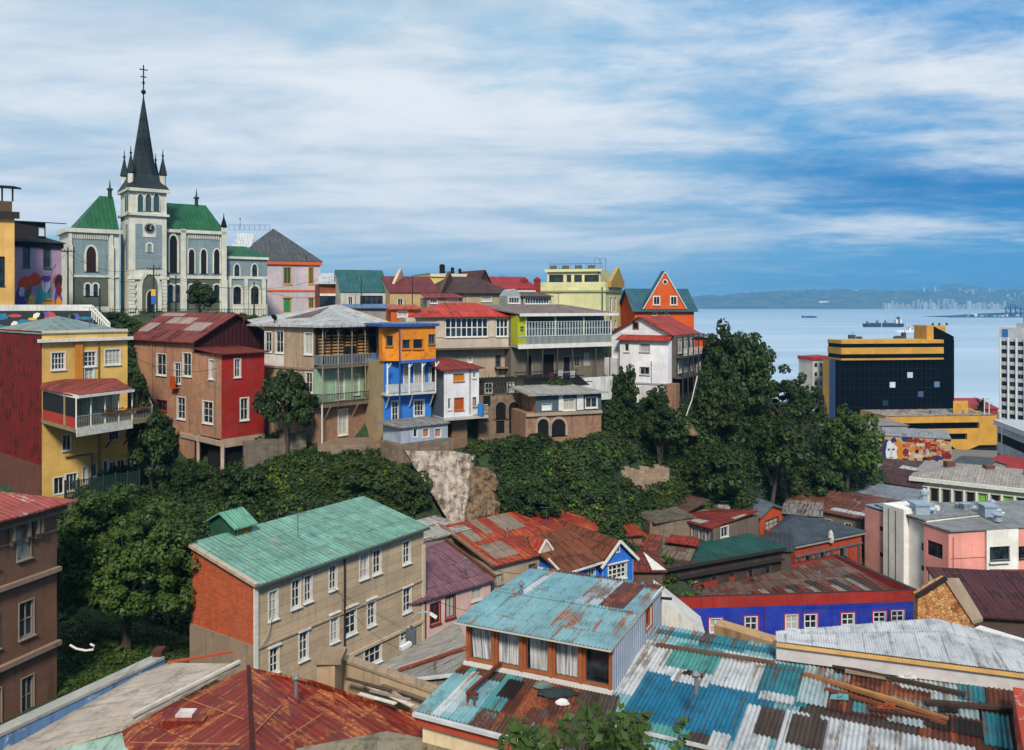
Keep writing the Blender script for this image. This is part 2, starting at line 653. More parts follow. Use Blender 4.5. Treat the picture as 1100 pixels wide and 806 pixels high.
    def slab(s,name,pts,mat,th=.1):
        mb=MB();mb.slab(pts,th)
        return mb.build(name,mat,s.r)

    def gable(s,pts,z,rise,mat,over=.35,ends=True,wmat=None,axis=0,th=.12,rf=.5):
        """gable roof over quad pts; ridge runs parallel to edge 0-1 (axis 0) or edge 1-2 (axis 1)"""
        p=[V(q) for q in pts]
        if axis:
            p=p[1:]+p[:1]
        a,b,c,d=p            # ridge parallel to a-b
        e=(b-a).normalized()*over
        r0=a*(1-rf)+d*rf;r1=b*(1-rf)+c*rf
        def v3(q,zz): return V((q.x,q.y,zz))
        ov=over
        h1=(r0-a).length
        n1=(a-r0).normalized()*ov;n2=(d-r0).normalized()*ov
        dz1=rise/max(h1,.1)*ov;dz2=rise/max((d-r0).length,.1)*ov
        mb=MB()
        mb.slab([v3(a-e+n1,z-dz1+th),v3(b+e+n1,z-dz1+th),v3(r1+e,z+rise+th),v3(r0-e,z+rise+th)],th)
        mb.slab([v3(r0-e,z+rise+th),v3(r1+e,z+rise+th),v3(c+e+n2,z-dz2+th),v3(d-e+n2,z-dz2+th)],th)
        mb.build('roof',mat,s.r)
        if ends:
            for q in ((v3(b,z),v3(c,z),v3(r1,z+rise)),(v3(d,z),v3(a,z),v3(r0,z+rise))):
                g2=MB();g2.face(q);g2.build('gable_wall',wmat or s.w[0]['m'],s.r)
        return [v3(r0,z+rise),v3(r1,z+rise)]

    def hip(s,pts,z,rise,mat,over=.4,inset=None,axis=0,name='roof',th=.1):
        p=[V(q) for q in pts]
        if axis:
            p=p[1:]+p[:1]
        c0=sum(p,V((0,0)))/4
        P4=[]
        for k in range(4):
            d1=(p[k]-p[k-1]).normalized();d2=(p[k]-p[(k+1) % 4]).normalized()
            P4.append(p[k]+d1*over+d2*over)
        a,b,c,d=P4
        m0,m1=(a+d)/2,(b+c)/2
        L=(m1-m0).length
        ins=inset if inset is not None else (a-d).length/2
        ins=min(ins,L/2-.01)
        u=(m1-m0).normalized()
        r0,r1=m0+u*ins,m1-u*ins
        v3=lambda q,zz: V((q.x,q.y,zz))
        mb=MB()
        zt=z+th
        A,B_,C,D=[v3(q,zt) for q in (a,b,c,d)]
        R0,R1=v3(r0,zt+rise),v3(r1,zt+rise)
        mb.face([A,B_,R1,R0]);mb.face([B_,C,R1]);mb.face([C,D,R0,R1]);mb.face([D,A,R0])
        lo=[v3(q,z) for q in (a,b,c,d)]
        up=[A,B_,C,D]
        for k in range(4):
            j=(k+1) % 4
            mb.face([lo[k],lo[j],up[j],up[k]])
        mb.face(lo[::-1])
        mb.build(name,mat,s.r)
        return R0,R1

    def parapet(s,pts,z,h,mat,t=.25,name='parapet',roof=None):
        mb=MB()
        n=len(pts)
        c=sum([V(p) for p in pts],V((0,0)))/n
        inn=[V(p)+(c-V(p)).normalized()*t*1.4 for p in pts]
        for i in range(n):
            j=(i+1) % n
            q=[V(pts[i]),V(pts[j]),inn[j],inn[i]]
            mb.prism(q,z,z+h)
        mb.build(name,mat,s.r)
        if roof:
            m2=MB();m2.face([V((p.x,p.y,z+.05)) for p in inn])
            m2.build('roof',roof,s.r)

    def rail(s,a,b,h=1.0,mat=None,n=None,bal=.03,name='railing',posts=True,mid=False):
        a,b=V(a),V(b)
        mb=MB()
        up=V((0,0,h))
        mb.bar(a+up,b+up,.07)
        mb.bar(a+V((0,0,.12)),b+V((0,0,.12)),.05)
        n=n or max(2,int((b-a).length/.16))
        for k in range(n+1):
            p=a.lerp(b,k/n)
            mb.bar(p+V((0,0,.1)),p+up,bal)
        return mb.build(name,mat or GREY,s.r)
# ---------------------------------------------------------------- terrain (one sheet), sea, far shore
TP=[  # (px, distance, height)
 (-150,30,37),(0,30,36.5),(150,28,37),(300,26,37),(450,24,37.5),(600,20,38),(750,20,38),(900,22,37),(1100,24,36),(1300,26,35),
 (-100,46,33),(30,48,33),(100,46,33.2),(160,47,32.8),(220,47,31),(300,44,29.5),(400,42,28.5),(500,42,28),(650,42,27.5),(800,45,27),(950,48,26),(1100,50,25),
 (80,54,33),(150,56,32.3),(210,57,31),(300,60,28),(420,58,26),(520,60,25.5),(650,62,24.5),(800,64,23),(950,66,22),(1100,70,21),
 (80,66,34),(150,68,34),(230,70,33),(310,71,32),(390,72,31),(470,73,29),(550,76,28),(620,76,27.5),
 (60,76,36.2),(140,78,36.6),(210,79,36.4),(290,79,36.2),(370,80,36.2),(430,79,35.4),(500,79,31.5),(560,80,32.5),(620,80,32.0),(670,84,29.5),
 (140,84,38),(235,82,37.6),(330,84,39.2),(400,86,39.6),(375,87.5,39.3),(400,89,39.4),(418,91,40),(352,87,39.3),(530,91,39.3),(555,91.5,39.5),(580,87,40.6),(642,88,40.6),(612,86,40.2),(596,85.6,39.8),(420,81.2,38.6),(400,83.4,39.0),(380,83.4,39.0),(355,83,38.6),(450,85,39.5),(505,86,39.5),(560,87,40.4),(620,87,40.4),(640,84,37),(560,83.5,37.2),(500,83,36),
 (300,90,41),(400,92,44),(500,94,45.5),(600,95,45.5),
 (-100,76,36),(0,78,34),(0,70,33.5),(-80,84,34),(-150,87,37),(10,86,36),(30,77,34),
 (-200,92,53),(0,94,53),(100,97,53.3),(100,88,46),(0,88,46),(240,104,53.3),(330,106,52),(430,104,50.5),(520,106,50),(600,112,50),(680,120,50),
 (0,130,54),(200,130,53.6),(350,135,52),(500,135,51),(600,145,50),(700,135,48),(750,135,45),
 (660,104,43.2),(700,104.5,42.6),(740,106,42.8),(690,103,38.8),(740,105,38.4),(700,101,34.8),(750,103,34.0),(650,95,35.0),(610,88,36),(690,94,27.4),(740,95,27.0),(700,99,31),(750,100,30),(790,100,28.6),(840,103,27.0),(715,91,26.5),(770,92,26),
 (780,112,42.0),(820,116,39.5),(790,107,36.0),(840,120,33.0),(860,112,25.2),(900,108,24.3),(840,109,25.8),(925,112,24),(828,99,25),(805,97,25.5),(845,104,26),(870,106,25),(780,97,26),(860,129,35.0),(890,127,29.5),(910,119,25.0),(900,130,30),(940,122,25.5),(850,135,38),(800,135,40),
 (700,78,23),(800,80,22),(900,84,20.5),(1000,88,20),(1120,92,19.5),(1250,96,19),(720,88,26),(850,92,24),(950,100,21.5),
 (980,122,21),(1100,126,20.5),(940,140,20.5),(1050,160,17.5),(900,165,21),(850,165,26),(1200,150,17.5),
 (880,210,14.5),(1000,205,14),(1150,210,13),(780,180,24),(700,190,30),(600,200,36),(400,200,46),(200,200,52),(0,200,55),(-300,200,56),
 (900,280,8),(1000,280,7.5),(1150,290,6),(780,290,8),(650,300,12),(400,330,20),(0,330,30),
 (1000,360,3),(1150,380,3),(800,370,2.5),(650,380,3),(400,400,6),(0,420,10),
 (550,5,45),(100,10,44),(1000,10,44),(550,-40,50),(0,-40,50),
]
_tx=np.array([(p[0]-CX)/F*max(p[1],12) for p in TP]);_ty=np.array([float(p[1]) for p in TP]);_tz=np.array([float(p[2]) for p in TP])


def ground(x,y):
    x=np.asarray(x,float);y=np.asarray(y,float)
    sh=x.shape
    X=x.ravel();Y=y.ravel()
    out=np.empty_like(X)
    for i in range(0,len(X),4000):
        dx_=X[i:i+4000,None]-_tx[None];dy_=Y[i:i+4000,None]-_ty[None]
        w_=1.0/(dx_**2+dy_**2+1.5)**2.0
        out[i:i+4000]=(w_*_tz[None]).sum(1)/w_.sum(1)
    # shoreline falls below the water
    t=np.clip((Y-395)/45,0,1)
    out=out*(1-t)+(-6)*t
    r_=np.sin(X*.9+np.sin(Y*.7)*2)*np.sin(Y*.8+np.cos(X*.5)*2)*.25+np.sin(X*2.3+Y)*np.sin(Y*2.1-X)*.12
    out=out+r_*(Y<200)
    return out.reshape(sh)


def gz(x,y):
    return float(ground(np.array([x]),np.array([y]))[0])


def axis(lo,a,b,hi,st,coarse):
    c=list(np.arange(a,b,st))
    v=a-coarse;pre=[]
    while v>lo: pre.append(v);v-=coarse
    v=b;post=[]
    while v<hi: post.append(v);v+=coarse
    return np.array(pre[::-1]+c+post)


gx=axis(-520,-95,95,700,1.5,14);gy=axis(-60,8,170,470,1.5,9)
XX,YY=np.meshgrid(gx,gy)
ZZ=ground(XX,YY)
nx_,ny_=len(gx),len(gy)
me=bpy.data.meshes.new('ground')
vv=np.stack([XX.ravel(),YY.ravel(),ZZ.ravel()],1)
ii=np.arange(nx_*ny_).reshape(ny_,nx_)
ff=np.stack([ii[:-1,:-1].ravel(),ii[:-1,1:].ravel(),ii[1:,1:].ravel(),ii[1:,:-1].ravel()],1)
me.from_pydata(vv.tolist(),[],ff.tolist())
m,g,b=mk('hill_soil')
oc=g.n('TexCoord').outputs['Object']
nz=g.noise(oc,.35,8,.65)
nf=g.noise(oc,2.5,6,.7)
sl=g.n('SeparateXYZ',{0: g.n('NewGeometry').outputs['Normal']}).outputs[2]
soil=g.mix(g.ss(nf,.3,.7),(.012,.012,.006),(.06,.05,.03))
grs=g.mix(g.ss(nf,.3,.7),(.008,.018,.006),(.03,.06,.015))
yy=g.n('SeparateXYZ',{0: oc}).outputs[1]
city=g.ss(yy,122,135)
cc=g.mix(g.ss(nz,.36,.5),soil,grs)
cc=g.mix(city,cc,g.mix(nf,lin('#55524d'),lin('#7d7971')))
g.put(b,'Base Color',cc)
b.inputs['Roughness'].default_value=.95
g.put(b,'Normal',g.n('Bump',{'Height': nf,'Strength': .8,'Distance': .3}).outputs[0])
me.materials.append(m)
for p in me.polygons: p.use_smooth=True
o=bpy.data.objects.new('ground',me);COL.objects.link(o);tag(o,kind='structure')

# sea
mb=MB()
ys=[300,600,1200,2500,5000,10000,20000,45000]
for a,b_ in zip(ys,ys[1:]):
    mb.face([(-40000,a,0),(40000,a,0),(40000,b_,0),(-40000,b_,0)])
m,g,b=mk('bay_water')
oc=g.n('TexCoord').outputs['Object']
w1=g.noise(g.vm('MULTIPLY',oc,(.05,.11,1)),1.0,6,.6)
w2=g.noise(g.vm('MULTIPLY',oc,(.0012,.006,1)),1.0,4,.6)
g.put(b,'Base Color',g.mix(g.ss(w2,.35,.65),lin('#94a8b8'),lin('#aebdc9')))
b.inputs['Roughness'].default_value=.42
b.inputs['IOR'].default_value=1.33
g.put(b,'Normal',g.n('Bump',{'Height': w1,'Strength': .35,'Distance': 1.5}).outputs[0])
tag(mb.build('sea',m),kind='structure')

# far hills across the bay (7-11 km off)
def hillmesh(name,d0,d1,prof,mat,seed,px0=640,px1=1330,n=240,rows=14,rough=.06):
    rng=np.random.RandomState(seed)
    pxs=np.linspace(px0,px1,n)
    top=np.interp(pxs,[p[0] for p in prof],[p[1] for p in prof])
    nzv=np.zeros(n)
    for k,a in ((3,.5),(9,.3),(27,.15),(60,.08)):
        ph=rng.rand()*6
        nzv+=a*np.sin(pxs/690*2*math.pi*k*.7+ph)
    vs,fs=[],[]
    for r in range(rows+1):
        t=r/rows
        d=d0+(d1-d0)*t
        for k in range(n):
            zt=H+(HY-top[k])/F*d1*.72
            prof_h=math.sin(min(1,t/.8)*math.pi/2) if t<.8 else 1-(t-.8)*1.5
            gul=1+.16*math.sin(k*.55+3*math.sin(r*.8+k*.07))*math.sin(t*3.1)
            z=-2+(zt+2)*prof_h*gul*(1+rough*nzv[k])
            vs.append(((pxs[k]-CX)/F*d,d,z))
    for r in range(rows):
        for k in range(n-1):
            a=r*n+k
            fs.append((a,a+1,a+n+1,a+n))
    me=bpy.data.meshes.new(name)
    me.from_pydata(vs,[],fs)
    me.materials.append(mat)
    for p in me.polygons: p.use_smooth=True
    o=bpy.data.objects.new(name,me);COL.objects.link(o)
    return tag(o,kind='structure')


m,g,b=mk('far_hill_cover')
oc=g.n('TexCoord').outputs['Object']
n1=g.noise(g.vm('MULTIPLY',oc,(1,1,3)),.006,8,.65)
n2=g.noise(oc,.03,6,.7)
c=g.mix(g.ss(n1,.4,.6),(.03,.045,.03),(.10,.11,.08))
c=g.mix(g.ss(n2,.62,.68,0,.55),c,(.45,.42,.4))
g.put(b,'Base Color',c);b.inputs['Roughness'].default_value=1
FARM=m
hillmesh('far_hills',7000,9500,[(640,322),(745,317),(800,313),(850,311),(900,308.5),(950,311),(1000,309),(1050,309),(1100,308),(1330,300)],FARM,3)
hillmesh('distant_hill',10500,13000,[(640,321),(980,318),(1000,307),(1020,301.5),(1045,304),(1060,309),(1080,308),(1100,303),(1180,296),(1330,300)],FARM,5,px0=960,n=120)

# air over the bay: one box of thin haze
m=bpy.data.materials.new('haze_air');m.use_nodes=True
nt=m.node_tree;nt.nodes.clear()
out=nt.nodes.new('ShaderNodeOutputMaterial');pv=nt.nodes.new('ShaderNodeVolumePrincipled')
pv.inputs['Color'].default_value=(.16,.52,.92,1)
pv.inputs['Density'].default_value=HAZE=0.00012
pv.inputs['Anisotropy'].default_value=0.0
nt.links.new(pv.outputs[0],out.inputs['Volume'])
mb=MB();mb.box(-14000,-120,-8,16000,14000,420)
hz=tag(mb.build('haze',m),kind='stuff')
SC.cycles.volume_step_rate=1
# ================================================================ hill-top row, from the left
def pane_strip(h,i,x0,y0,x1,y1,n,fm,pm,ny=2,**k):
    return h.win(i,x0,y0,x1,y1,nx=n,ny=ny,fm=fm,pm=pm,**k)


# ---- yellow corner house with dark verandah top
A,B=XY(-45,95),XY(15.5,98)
h=House('corner_house','pale yellow house cut by the frame edge with a dark glazed verandah on top','house')
pts=rect(A,B,4)
w0=h.block(pts,52,zat(235,98),wall('#d9a95f',dirt=.25))
h.win(w0,-4,276,4.5,307,nx=2,ny=2,fm=DARK,pm=GLASSD)
h.band(w0,zat(235,98),zat(228,98),.5,plain('#2a211c'),ext=.5)
zt=zat(228,98)
A2,B2=XY(-45,95.4),XY(13,98.4)
w1=h.block(rect(A2,B2,2),zt,zt+1.3,plain('#5a4630',.8,.4))
for k in range(6):
    q=A2.lerp(B2,k/5)
    mb=MB();mb.bar((q.x,q.y+.1,zt+1.3),(q.x,q.y+.1,zt+2.9),.14);h.part('post',mb,plain('#2a211c'))
h.slab('roof',[(A2.x,A2.y-.5,zt+3.05),(B2.x+.4,B2.y-.5,zt+3.05),(B2.x+.2,B2.y+1.5,zt+3.1),(A2.x,A2.y+1.5,zt+3.1)],plain('#1d1b1b'),.2)
h.done()

# ---- lilac mural house
A,B=XY(16.5,103),XY(66,107)
h=House('mural_house','lilac house with a black mansard roof and a many coloured street mural of figures')
pts=rect(A,B,9)
zt=zat(261,105)
w0=h.block(pts,53,zt,wall('#a88ba3','plaster',.3))
h.win(w0,25,266,31.6,287,nx=2,ny=2,fm=plain('#40564c'),trim=.12)
h.win(w0,47,267,54,288,nx=2,ny=2,fm=plain('#40564c'),trim=.12)
h.win(w0,27,303,33,322,nx=2,ny=1,fm=plain('#6c7c6c'),pm=plain('#5a6a60'),trim=.12)
h.win(w0,48,303,54,322,nx=2,ny=1,fm=plain('#6c7c6c'),pm=plain('#5a6a60'),trim=.12)
h.band(w0,zt-.6,zt,.2,BLACK,ext=.2)
h.hip(pts,zt,1.5,roofing('#1b2a2c',rust=.05,tone=.2,pitch=.5),inset=4)
dA,dB=XY(16,104.5),XY(49,107)
w1=h.block(rect(dA,dB,5),zt+.6,zt+2.7,plain('#2b2426',.8,.3))
h.winm(w1,2.6,zt+.9,3.7,zt+2.2,nx=1,ny=1,fm=DARK,pm=plain('#cfd6dc',.4,0),trim=0)
h.slab('dormer_roof',[(dA.x-.3,dA.y-.4,zt+2.75),(dB.x+.3,dB.y-.4,zt+2.75),(dB.x,dB.y+5,zt+3.1),(dA.x,dA.y+5,zt+3.1)],plain('#20302f',.7),.12)
# mural: flat painted shapes on the wall
mats=[plain(c,.8,.25) for c in ('#c8461e','#d98a1c','#3a74a0','#5b3f86','#b9b2cc','#7a1f22','#3f8f93','#e0b030','#26202c')]
mb=MB()
rng=random.Random(4)
def blob(mb,h,i,u,z,ru,rz,mi,o,n=9):
    pts=[]
    for k in range(n):
        a=2*math.pi*k/n
        f=rng.uniform(.8,1.15)
        pts.append(h.pt(i,u+math.cos(a)*ru*f,z+math.sin(a)*rz*f,o))
    mb.face(pts,mi)
L=h.len(w0)
specs=[(.6,55.6,1.0,1.7,3),(1.0,57.4,1.1,1.0,0),(2.3,57.9,.9,.9,0),(3.1,55.4,1.1,1.9,6),(3.5,57.3,.75,1.1,4),(3.5,58.0,.8,.5,3),(3.8,54.5,1.2,1.1,1),
         (4.9,57.9,.8,.8,0),(4.8,56.0,.5,.9,4),(5.3,57.4,.6,1.2,8),(5.4,55.4,.7,1.4,3),(5.9,56.6,.5,.9,5),(1.8,55.0,.5,1.2,7),(2.4,54.0,1.6,.45,1),(4.7,54.0,1.6,.45,0),(.7,56.3,.45,.6,4),(6.0,54.7,.5,1.1,1)]
for k,(u,z,ru,rz,mi) in enumerate(specs):
    blob(mb,h,w0,min(u,L-ru*.6),z,ru*.75,rz,mi,.012+.006*k)
h.part('mural',mb,mats)
h.done()

# ---- white retaining wall with painted lower face, stair rail
A,B=XY(-60,91),XY(99,93)
h=House('retaining_wall','white parapet of the hill street above a strip of bright street art','wall')
i=h.block(rect(A,B,.5),51.2,zat(327.5,92),wall('#c9c9c4',dirt=.35))
h.done()
mb=MB();mats=[plain(c,.8,.3) for c in ('#2b6f8a','#b2474b','#2f7f5e','#c9a53a','#5b4aa0','#d8d4c8','#1d2a38')]
mb2=MB();h.wb(mb2,i,0,h.len(i),51.3,zat(334,92),.003,.03);h.part('painted_face',mb2,plain('#2a3436',.9,.4))
for k in range(46):
    u=rng.uniform(.3,h.len(i)-.5);z=rng.uniform(52.2,53.8)
    blob(mb,h,i,u,z,rng.uniform(.2,.8),rng.uniform(.15,.55),rng.randrange(7),.035+.0008*k,7)
h.part('graffiti',mb,mats)
A,B=XY(99,93),XY(118,90)
h=House('stair_wall','sloping white balustrade of the steps below the church','stair rail')
h.r=root(h.name,(A.x,A.y,51),h.label,h.cat)
mb=MB()
za,zb=zat(329,93),zat(348,90)
for q in (0,.45):
    mb.bar((A.x,A.y,za-q),(B.x,B.y,zb-q),.16,.16)
for k in range(9):
    t=k/8;p=A.lerp(B,t);z=za+(zb-za)*t
    mb.bar((p.x,p.y,z-1.3),(p.x,p.y,z),.12)
h.part('balustrade',mb,WHITE)

# ---- church
TH=R(36)
fd=V((math.cos(TH),math.sin(TH)));nd=V((-math.sin(TH),math.cos(TH)))
CW=wall('#c8c7b8',dirt=.3);CB=wall('#7d9094','siding',.35,pitch=.5);CD=wall('#565c50','plaster',.4);CG=roofing('#0f5c36','#0a3c26',.12,(1.2,3),.6,.25,.3);SP=roofing('#12282c','#0a1a1e',.2,(.5,.4),.1,.6,.5)
h=House('church','grey and white gothic church with bright green roofs and a tall black spire','church')
C=XY(138.8,124)
T0=C;T1=along(C,fd,179);sidel=6.0
tp=[C,T1,T1+nd*sidel,C+nd*sidel]
zc=lambda y: zat(y,124)
w0=h.block(tp,52,zc(203),CW)
# tower details
h.band(w0,zc(231),zc(228.5),.35,CW,ext=.35);h.band(w0+3,zc(231),zc(228.5),.35,CW,ext=.35)
h.band(w0,zc(205),zc(201.5),.45,CW,ext=.45);h.band(w0+3,zc(205),zc(201.5),.45,CW,ext=.45)
h.band(w0,zc(300),zc(297),.3,CW,ext=.3)
mb=MB();L=h.len(w0)
h.wb(mb,w0,.85,L-.7,zc(289),zc(240),.003,.05);h.part('slate_panel',mb,CB)
mb=MB();h.wb(mb,w0+3,sidel-2.2,sidel-.9,zc(289),zc(240),.003,.05);h.part('slate_panel',mb,CB)
for x0,x1 in ((147.8,153.6),(156,162.4),(164.6,171)):
    h.gothic(w0,x0,208.5,x1,227,fm=CW,pm=plain('#2b4a4e',.6,.2),tr=.12,name='louvre_window')
for a,b in ((.3,.42),(.5,.62)):
    u0=sidel*(1-b)-0;
    mb=MB();h.wb(mb,w0+3,sidel*(1-b)+1.0,sidel*(1-a)+1.0,zc(226),zc(210),.003,.06);h.part('louvre_window',mb,plain('#2b4a4e',.6,.2))
h.gothic(w0,158.2,262,162.8,271.5,fm=CW,tr=.25,round_=True)
# clock
cu,cz=h.hit(w0,160.5,245.5)
mb=MB();n=20
def disc(mb,u,z,r,o0,o1,mi=0):
    b_=[h.pt(w0,u+math.cos(2*math.pi*k/n)*r,z+math.sin(2*math.pi*k/n)*r,o0) for k in range(n)]
    t_=[h.pt(w0,u+math.cos(2*math.pi*k/n)*r,z+math.sin(2*math.pi*k/n)*r,o1) for k in range(n)]
    mb.face(t_,mi)
    for k in range(n):
        j=(k+1) % n;mb.face([b_[k],b_[j],t_[j],t_[k]],mi)
mb2=MB();h.wb(mb2,w0,cu-.95,cu+.95,cz-1.3,cz+.9,.052,.1);h.part('clock_surround',mb2,CW)
disc(mb,cu,cz,.82,.1,.16,0);disc(mb,cu,cz,.68,.16,.19,1)
ck=h.part('clock',mb,[plain('#8f9695',.6,.1),plain('#14191b',.5,.1)])
mb=MB()
for a,l in ((R(60),.5),(R(-20),.36)):
    mb.bar(h.pt(w0,cu,cz,.2),h.pt(w0,cu+math.cos(a)*l,cz+math.sin(a)*l,.2),.06)
for k in range(12):
    a=R(30*k);mb.bar(h.pt(w0,cu+math.cos(a)*.54,cz+math.sin(a)*.54,.2),h.pt(w0,cu+math.cos(a)*.64,cz+math.sin(a)*.64,.2),.05)
h.part('clock_hands',mb,plain('#c9c9c0'),ck)
# portal
h.gothic(w0,152,295,169,334,fm=CW,pm=CD,tr=.55,name='portal',o=.3)
h.gothic(w0,157,312,165.5,335,fm=CW,pm=BLACK,tr=.12,name='door',o=.36)
for side_u in (0.0,L-.75):
    mb=MB()
    for k in range(9):
        e=.12 if k % 2 else 0
        h.wb(mb,w0,side_u-(.12 if side_u==0 else 0)+0,side_u+.75+(0 if side_u else 0)+e*(1 if side_u==0 else 0),zc(335)+k*.55,zc(335)+k*.55+.5,.003,.22+e*.4)
    h.part('quoins',mb,CW)
# spire: flared skirt then steep pyramid
cT=(tp[0]+tp[1]+tp[2]+tp[3])/4
hw=h.len(w0)/2
def ringp(r,z,n=8,rot=0.0):
    return [V((cT.x+(fd.x*math.cos(a)+nd.x*math.sin(a))*r,cT.y+(fd.y*math.cos(a)+nd.y*math.sin(a))*r,z)) for a in [rot+2*math.pi*(k+.5)/n for k in range(n)]]
zsp=zc(202)
mb=MB()
sq=[cT+fd*a*(hw+.5)+nd*b*(hw+.5) for a,b in ((-1,-1),(1,-1),(1,1),(-1,1))]
sq=[V((q.x,q.y,zsp)) for q in sq]
r1=ringp(hw*.80,zsp+2.4)
r2=ringp(hw*.62,zsp+4.0)
tipz=zsp+14.3
r3=ringp(.1,tipz)
# square to octagon
octo_sq=[]
for k in range(8):
    a=2*math.pi*(k+.5)/8
    ca,sa=math.cos(a),math.sin(a);mx=max(abs(ca),abs(sa));e=hw+.5
    q=cT+fd*(ca/mx*e)+nd*(sa/mx*e);octo_sq.append(V((q.x,q.y,zsp)))
cor={}
mb.face(sq[::-1])
for k in range(8):
    j=(k+1) % 8
    am=2*math.pi*(k+1)/8
    if k % 2==0:   # passes a corner
        ca,sa=math.cos(am),math.sin(am);e=hw+.5
        q=cT+fd*math.copysign(e,ca)+nd*math.copysign(e,sa);q=V((q.x,q.y,zsp))
        mb.face([octo_sq[k],q,r1[k]]);mb.face([q,octo_sq[j],r1[j]]);mb.face([q,r1[j],r1[k]])
    else:
        mb.face([octo_sq[k],octo_sq[j],r1[j],r1[k]])
for a,b in ((r1,r2),(r2,r3)):
    for k in range(8):
        j=(k+1) % 8;mb.face([a[k],a[j],b[j],b[k]])
sp_=h.part('spire',mb,SP)
mb=MB()
c3=V((cT.x,cT.y,0))
mb.tube([c3+V((0,0,tipz-.3)),c3+V((0,0,tipz+5.0))],.09,6)
for dz_,r_ in ((.9,.38),(2.3,.22)):
    mb.tube([c3+V((0,0,tipz+dz_-r_)),c3+V((0,0,tipz+dz_-r_*.5)),c3+V((0,0,tipz+dz_)),c3+V((0,0,tipz+dz_+r_*.5)),c3+V((0,0,tipz+dz_+r_))],[.08,r_*.85,r_,r_*.85,.08],8)
for a in (3.2,4.3):
    l=.6 if a>4 else .42
    mb.bar(c3+V((fd.x*-l,fd.y*-l,tipz+a)),c3+V((fd.x*l,fd.y*l,tipz+a)),.14)
h.part('finial_cross',mb,BLACK,sp_)
for a,b in ((-1,-1),(1,-1),(-1,1),(1,1)):
    q=cT+fd*a*(hw*.86)+nd*b*(hw*.86)
    mb=MB();c=V((q.x,q.y,0))
    mb.tube([c+V((0,0,zsp+.2)),c+V((0,0,zsp+2.3))],.42,6,1)
    mb.tube([c+V((0,0,zsp+2.3)),c+V((0,0,zsp+2.4)),c+V((0,0,zsp+4.9)),c+V((0,0,zsp+6.4))],[.42,.62,.12,.03],6,0)
    mb.tube([c+V((0,0,zsp+5.1)),c+V((0,0,zsp+5.35)),c+V((0,0,zsp+5.6))],[.04,.22,.04],6,0)
    h.part('pinnacle',mb,[SP,CW])
# left transept
PL=along(V((C.x,C.y))+nd*1.6,-fd,74);PR=V((C.x,C.y))+nd*1.6-fd*.0
PR=along(PL,fd,128)
tl=[PL,PR,PR+nd*9,PL+nd*9]
ztl=zat(248,(PL.y+PR.y)/2)
w1=h.block(tl,52,ztl,CW)
L1=h.len(w1)
mb=MB();h.wb(mb,w1,.45,L1-1.5,zat(296,122),ztl-.9,.003,.06);h.part('slate_panel',mb,CB)
mb=MB();h.wb(mb,w1,.45,L1-1.5,zat(329,122),zat(299,122),.003,.06);h.part('plinth_panel',mb,CD)
h.band(w1,ztl-.35,ztl+.25,.45,CW,ext=.4);h.band(w1+3,ztl-.35,ztl+.25,.45,CW,ext=.4)
mb=MB()
for k in range(17):
    u=.5+k*(L1-2.2)/16;h.wb(mb,w1,u,u+.16,ztl-1.25,ztl-.36,.06,.18)
h.part('dentils',mb,CW)
h.band(w1,zat(298,122),zat(295.5,122),.2,CW)
h.gothic(w1,92.5,265,103,292,fm=CW,pm=plain('#2a1512',.5,.3),tr=.3,o=.06)
for x0,x1 in ((91.5,96.5),(100,105)):
    h.gothic(w1,x0,305,x1,318,fm=CW,pm=GLASSD,tr=.22,round_=True,o=.06)
for u in (-.1,L1-1.35):
    mb=MB();h.wb(mb,w1,u,u+.55,53,ztl-2.2,.003,.45);h.wb(mb,w1,u+.06,u+.49,ztl-2.2,ztl-.4,.003,.25);h.part('buttress',mb,CW)
# roof of the transept: ridge at the back
zr=zat(213,130)
pk0=along(PL,(PR-PL).normalized(),113)+nd*4.5
v3=lambda q,z: V((q.x,q.y,z))
mb=MB()
a,b,c,d=[v3(q,ztl+.26) for q in (PL+fd*.9,PR,PR+nd*9,PL+nd*9+fd*.9)]
k0=v3(pk0,zr);k1=v3(PR+nd*4.5,zr)
mb.face([a,b,k1,k0]);mb.face([c,d,k0,k1]);mb.face([d,a,k0]);mb.face([b,c,k1]);mb.face([d,c,b,a])
h.part('roof',mb,CG)
def vent(q,z,s=.5):
    mb=MB();c=V((q.x,q.y,0))
    mb.tube([c+V((0,0,z-.6)),c+V((0,0,z+1.0))],s*.6,8)
    mb.tube([c+V((0,0,z+1.0)),c+V((0,0,z+1.15)),c+V((0,0,z+1.3))],[s,s,s*.5],8)
    mb.tube([c+V((0,0,z+1.3)),c+V((0,0,z+2.6))],[s*.3,.03],6)
    h.part('roof_vent',mb,plain('#1c3a30'))
vent(along(pk0,fd,118),zr)
# nave right of the tower
N0=T1+nd*1.2
NR=along(N0,fd,242)
zn=zat(249,(N0.y+NR.y)/2)
npz=[N0,NR,NR+nd*10,N0+nd*10]
w2=h.block(npz,52,zn,CW)
L2=h.len(w2);dmid=(N0.y+NR.y)/2
um=h.hit(w2,202,280)[0]
mb=MB();h.wb(mb,w2,um,L2-.9,zat(297,dmid),zn-.9,.003,.05);h.part('slate_panel',mb,CB)
mb=MB();h.wb(mb,w2,.2,um-.8,zat(297,dmid),zn-.4,.003,.05);h.part('slate_panel',mb,CB)
mb=MB();h.wb(mb,w2,.2,L2-.9,53.2,zat(300,dmid),.003,.05);h.part('plinth_panel',mb,CD)
h.band(w2,zat(299.5,dmid),zat(296.5,dmid),.2,CW);h.band(w2,zn-.3,zn+.2,.4,CW,ext=.1)
mb=MB()
for k in range(15):
    u=um+k*(L2-1.2-um)/14;h.wb(mb,w2,u,u+.16,zn-1.1,zn-.31,.05,.18)
h.part('dentils',mb,CW)
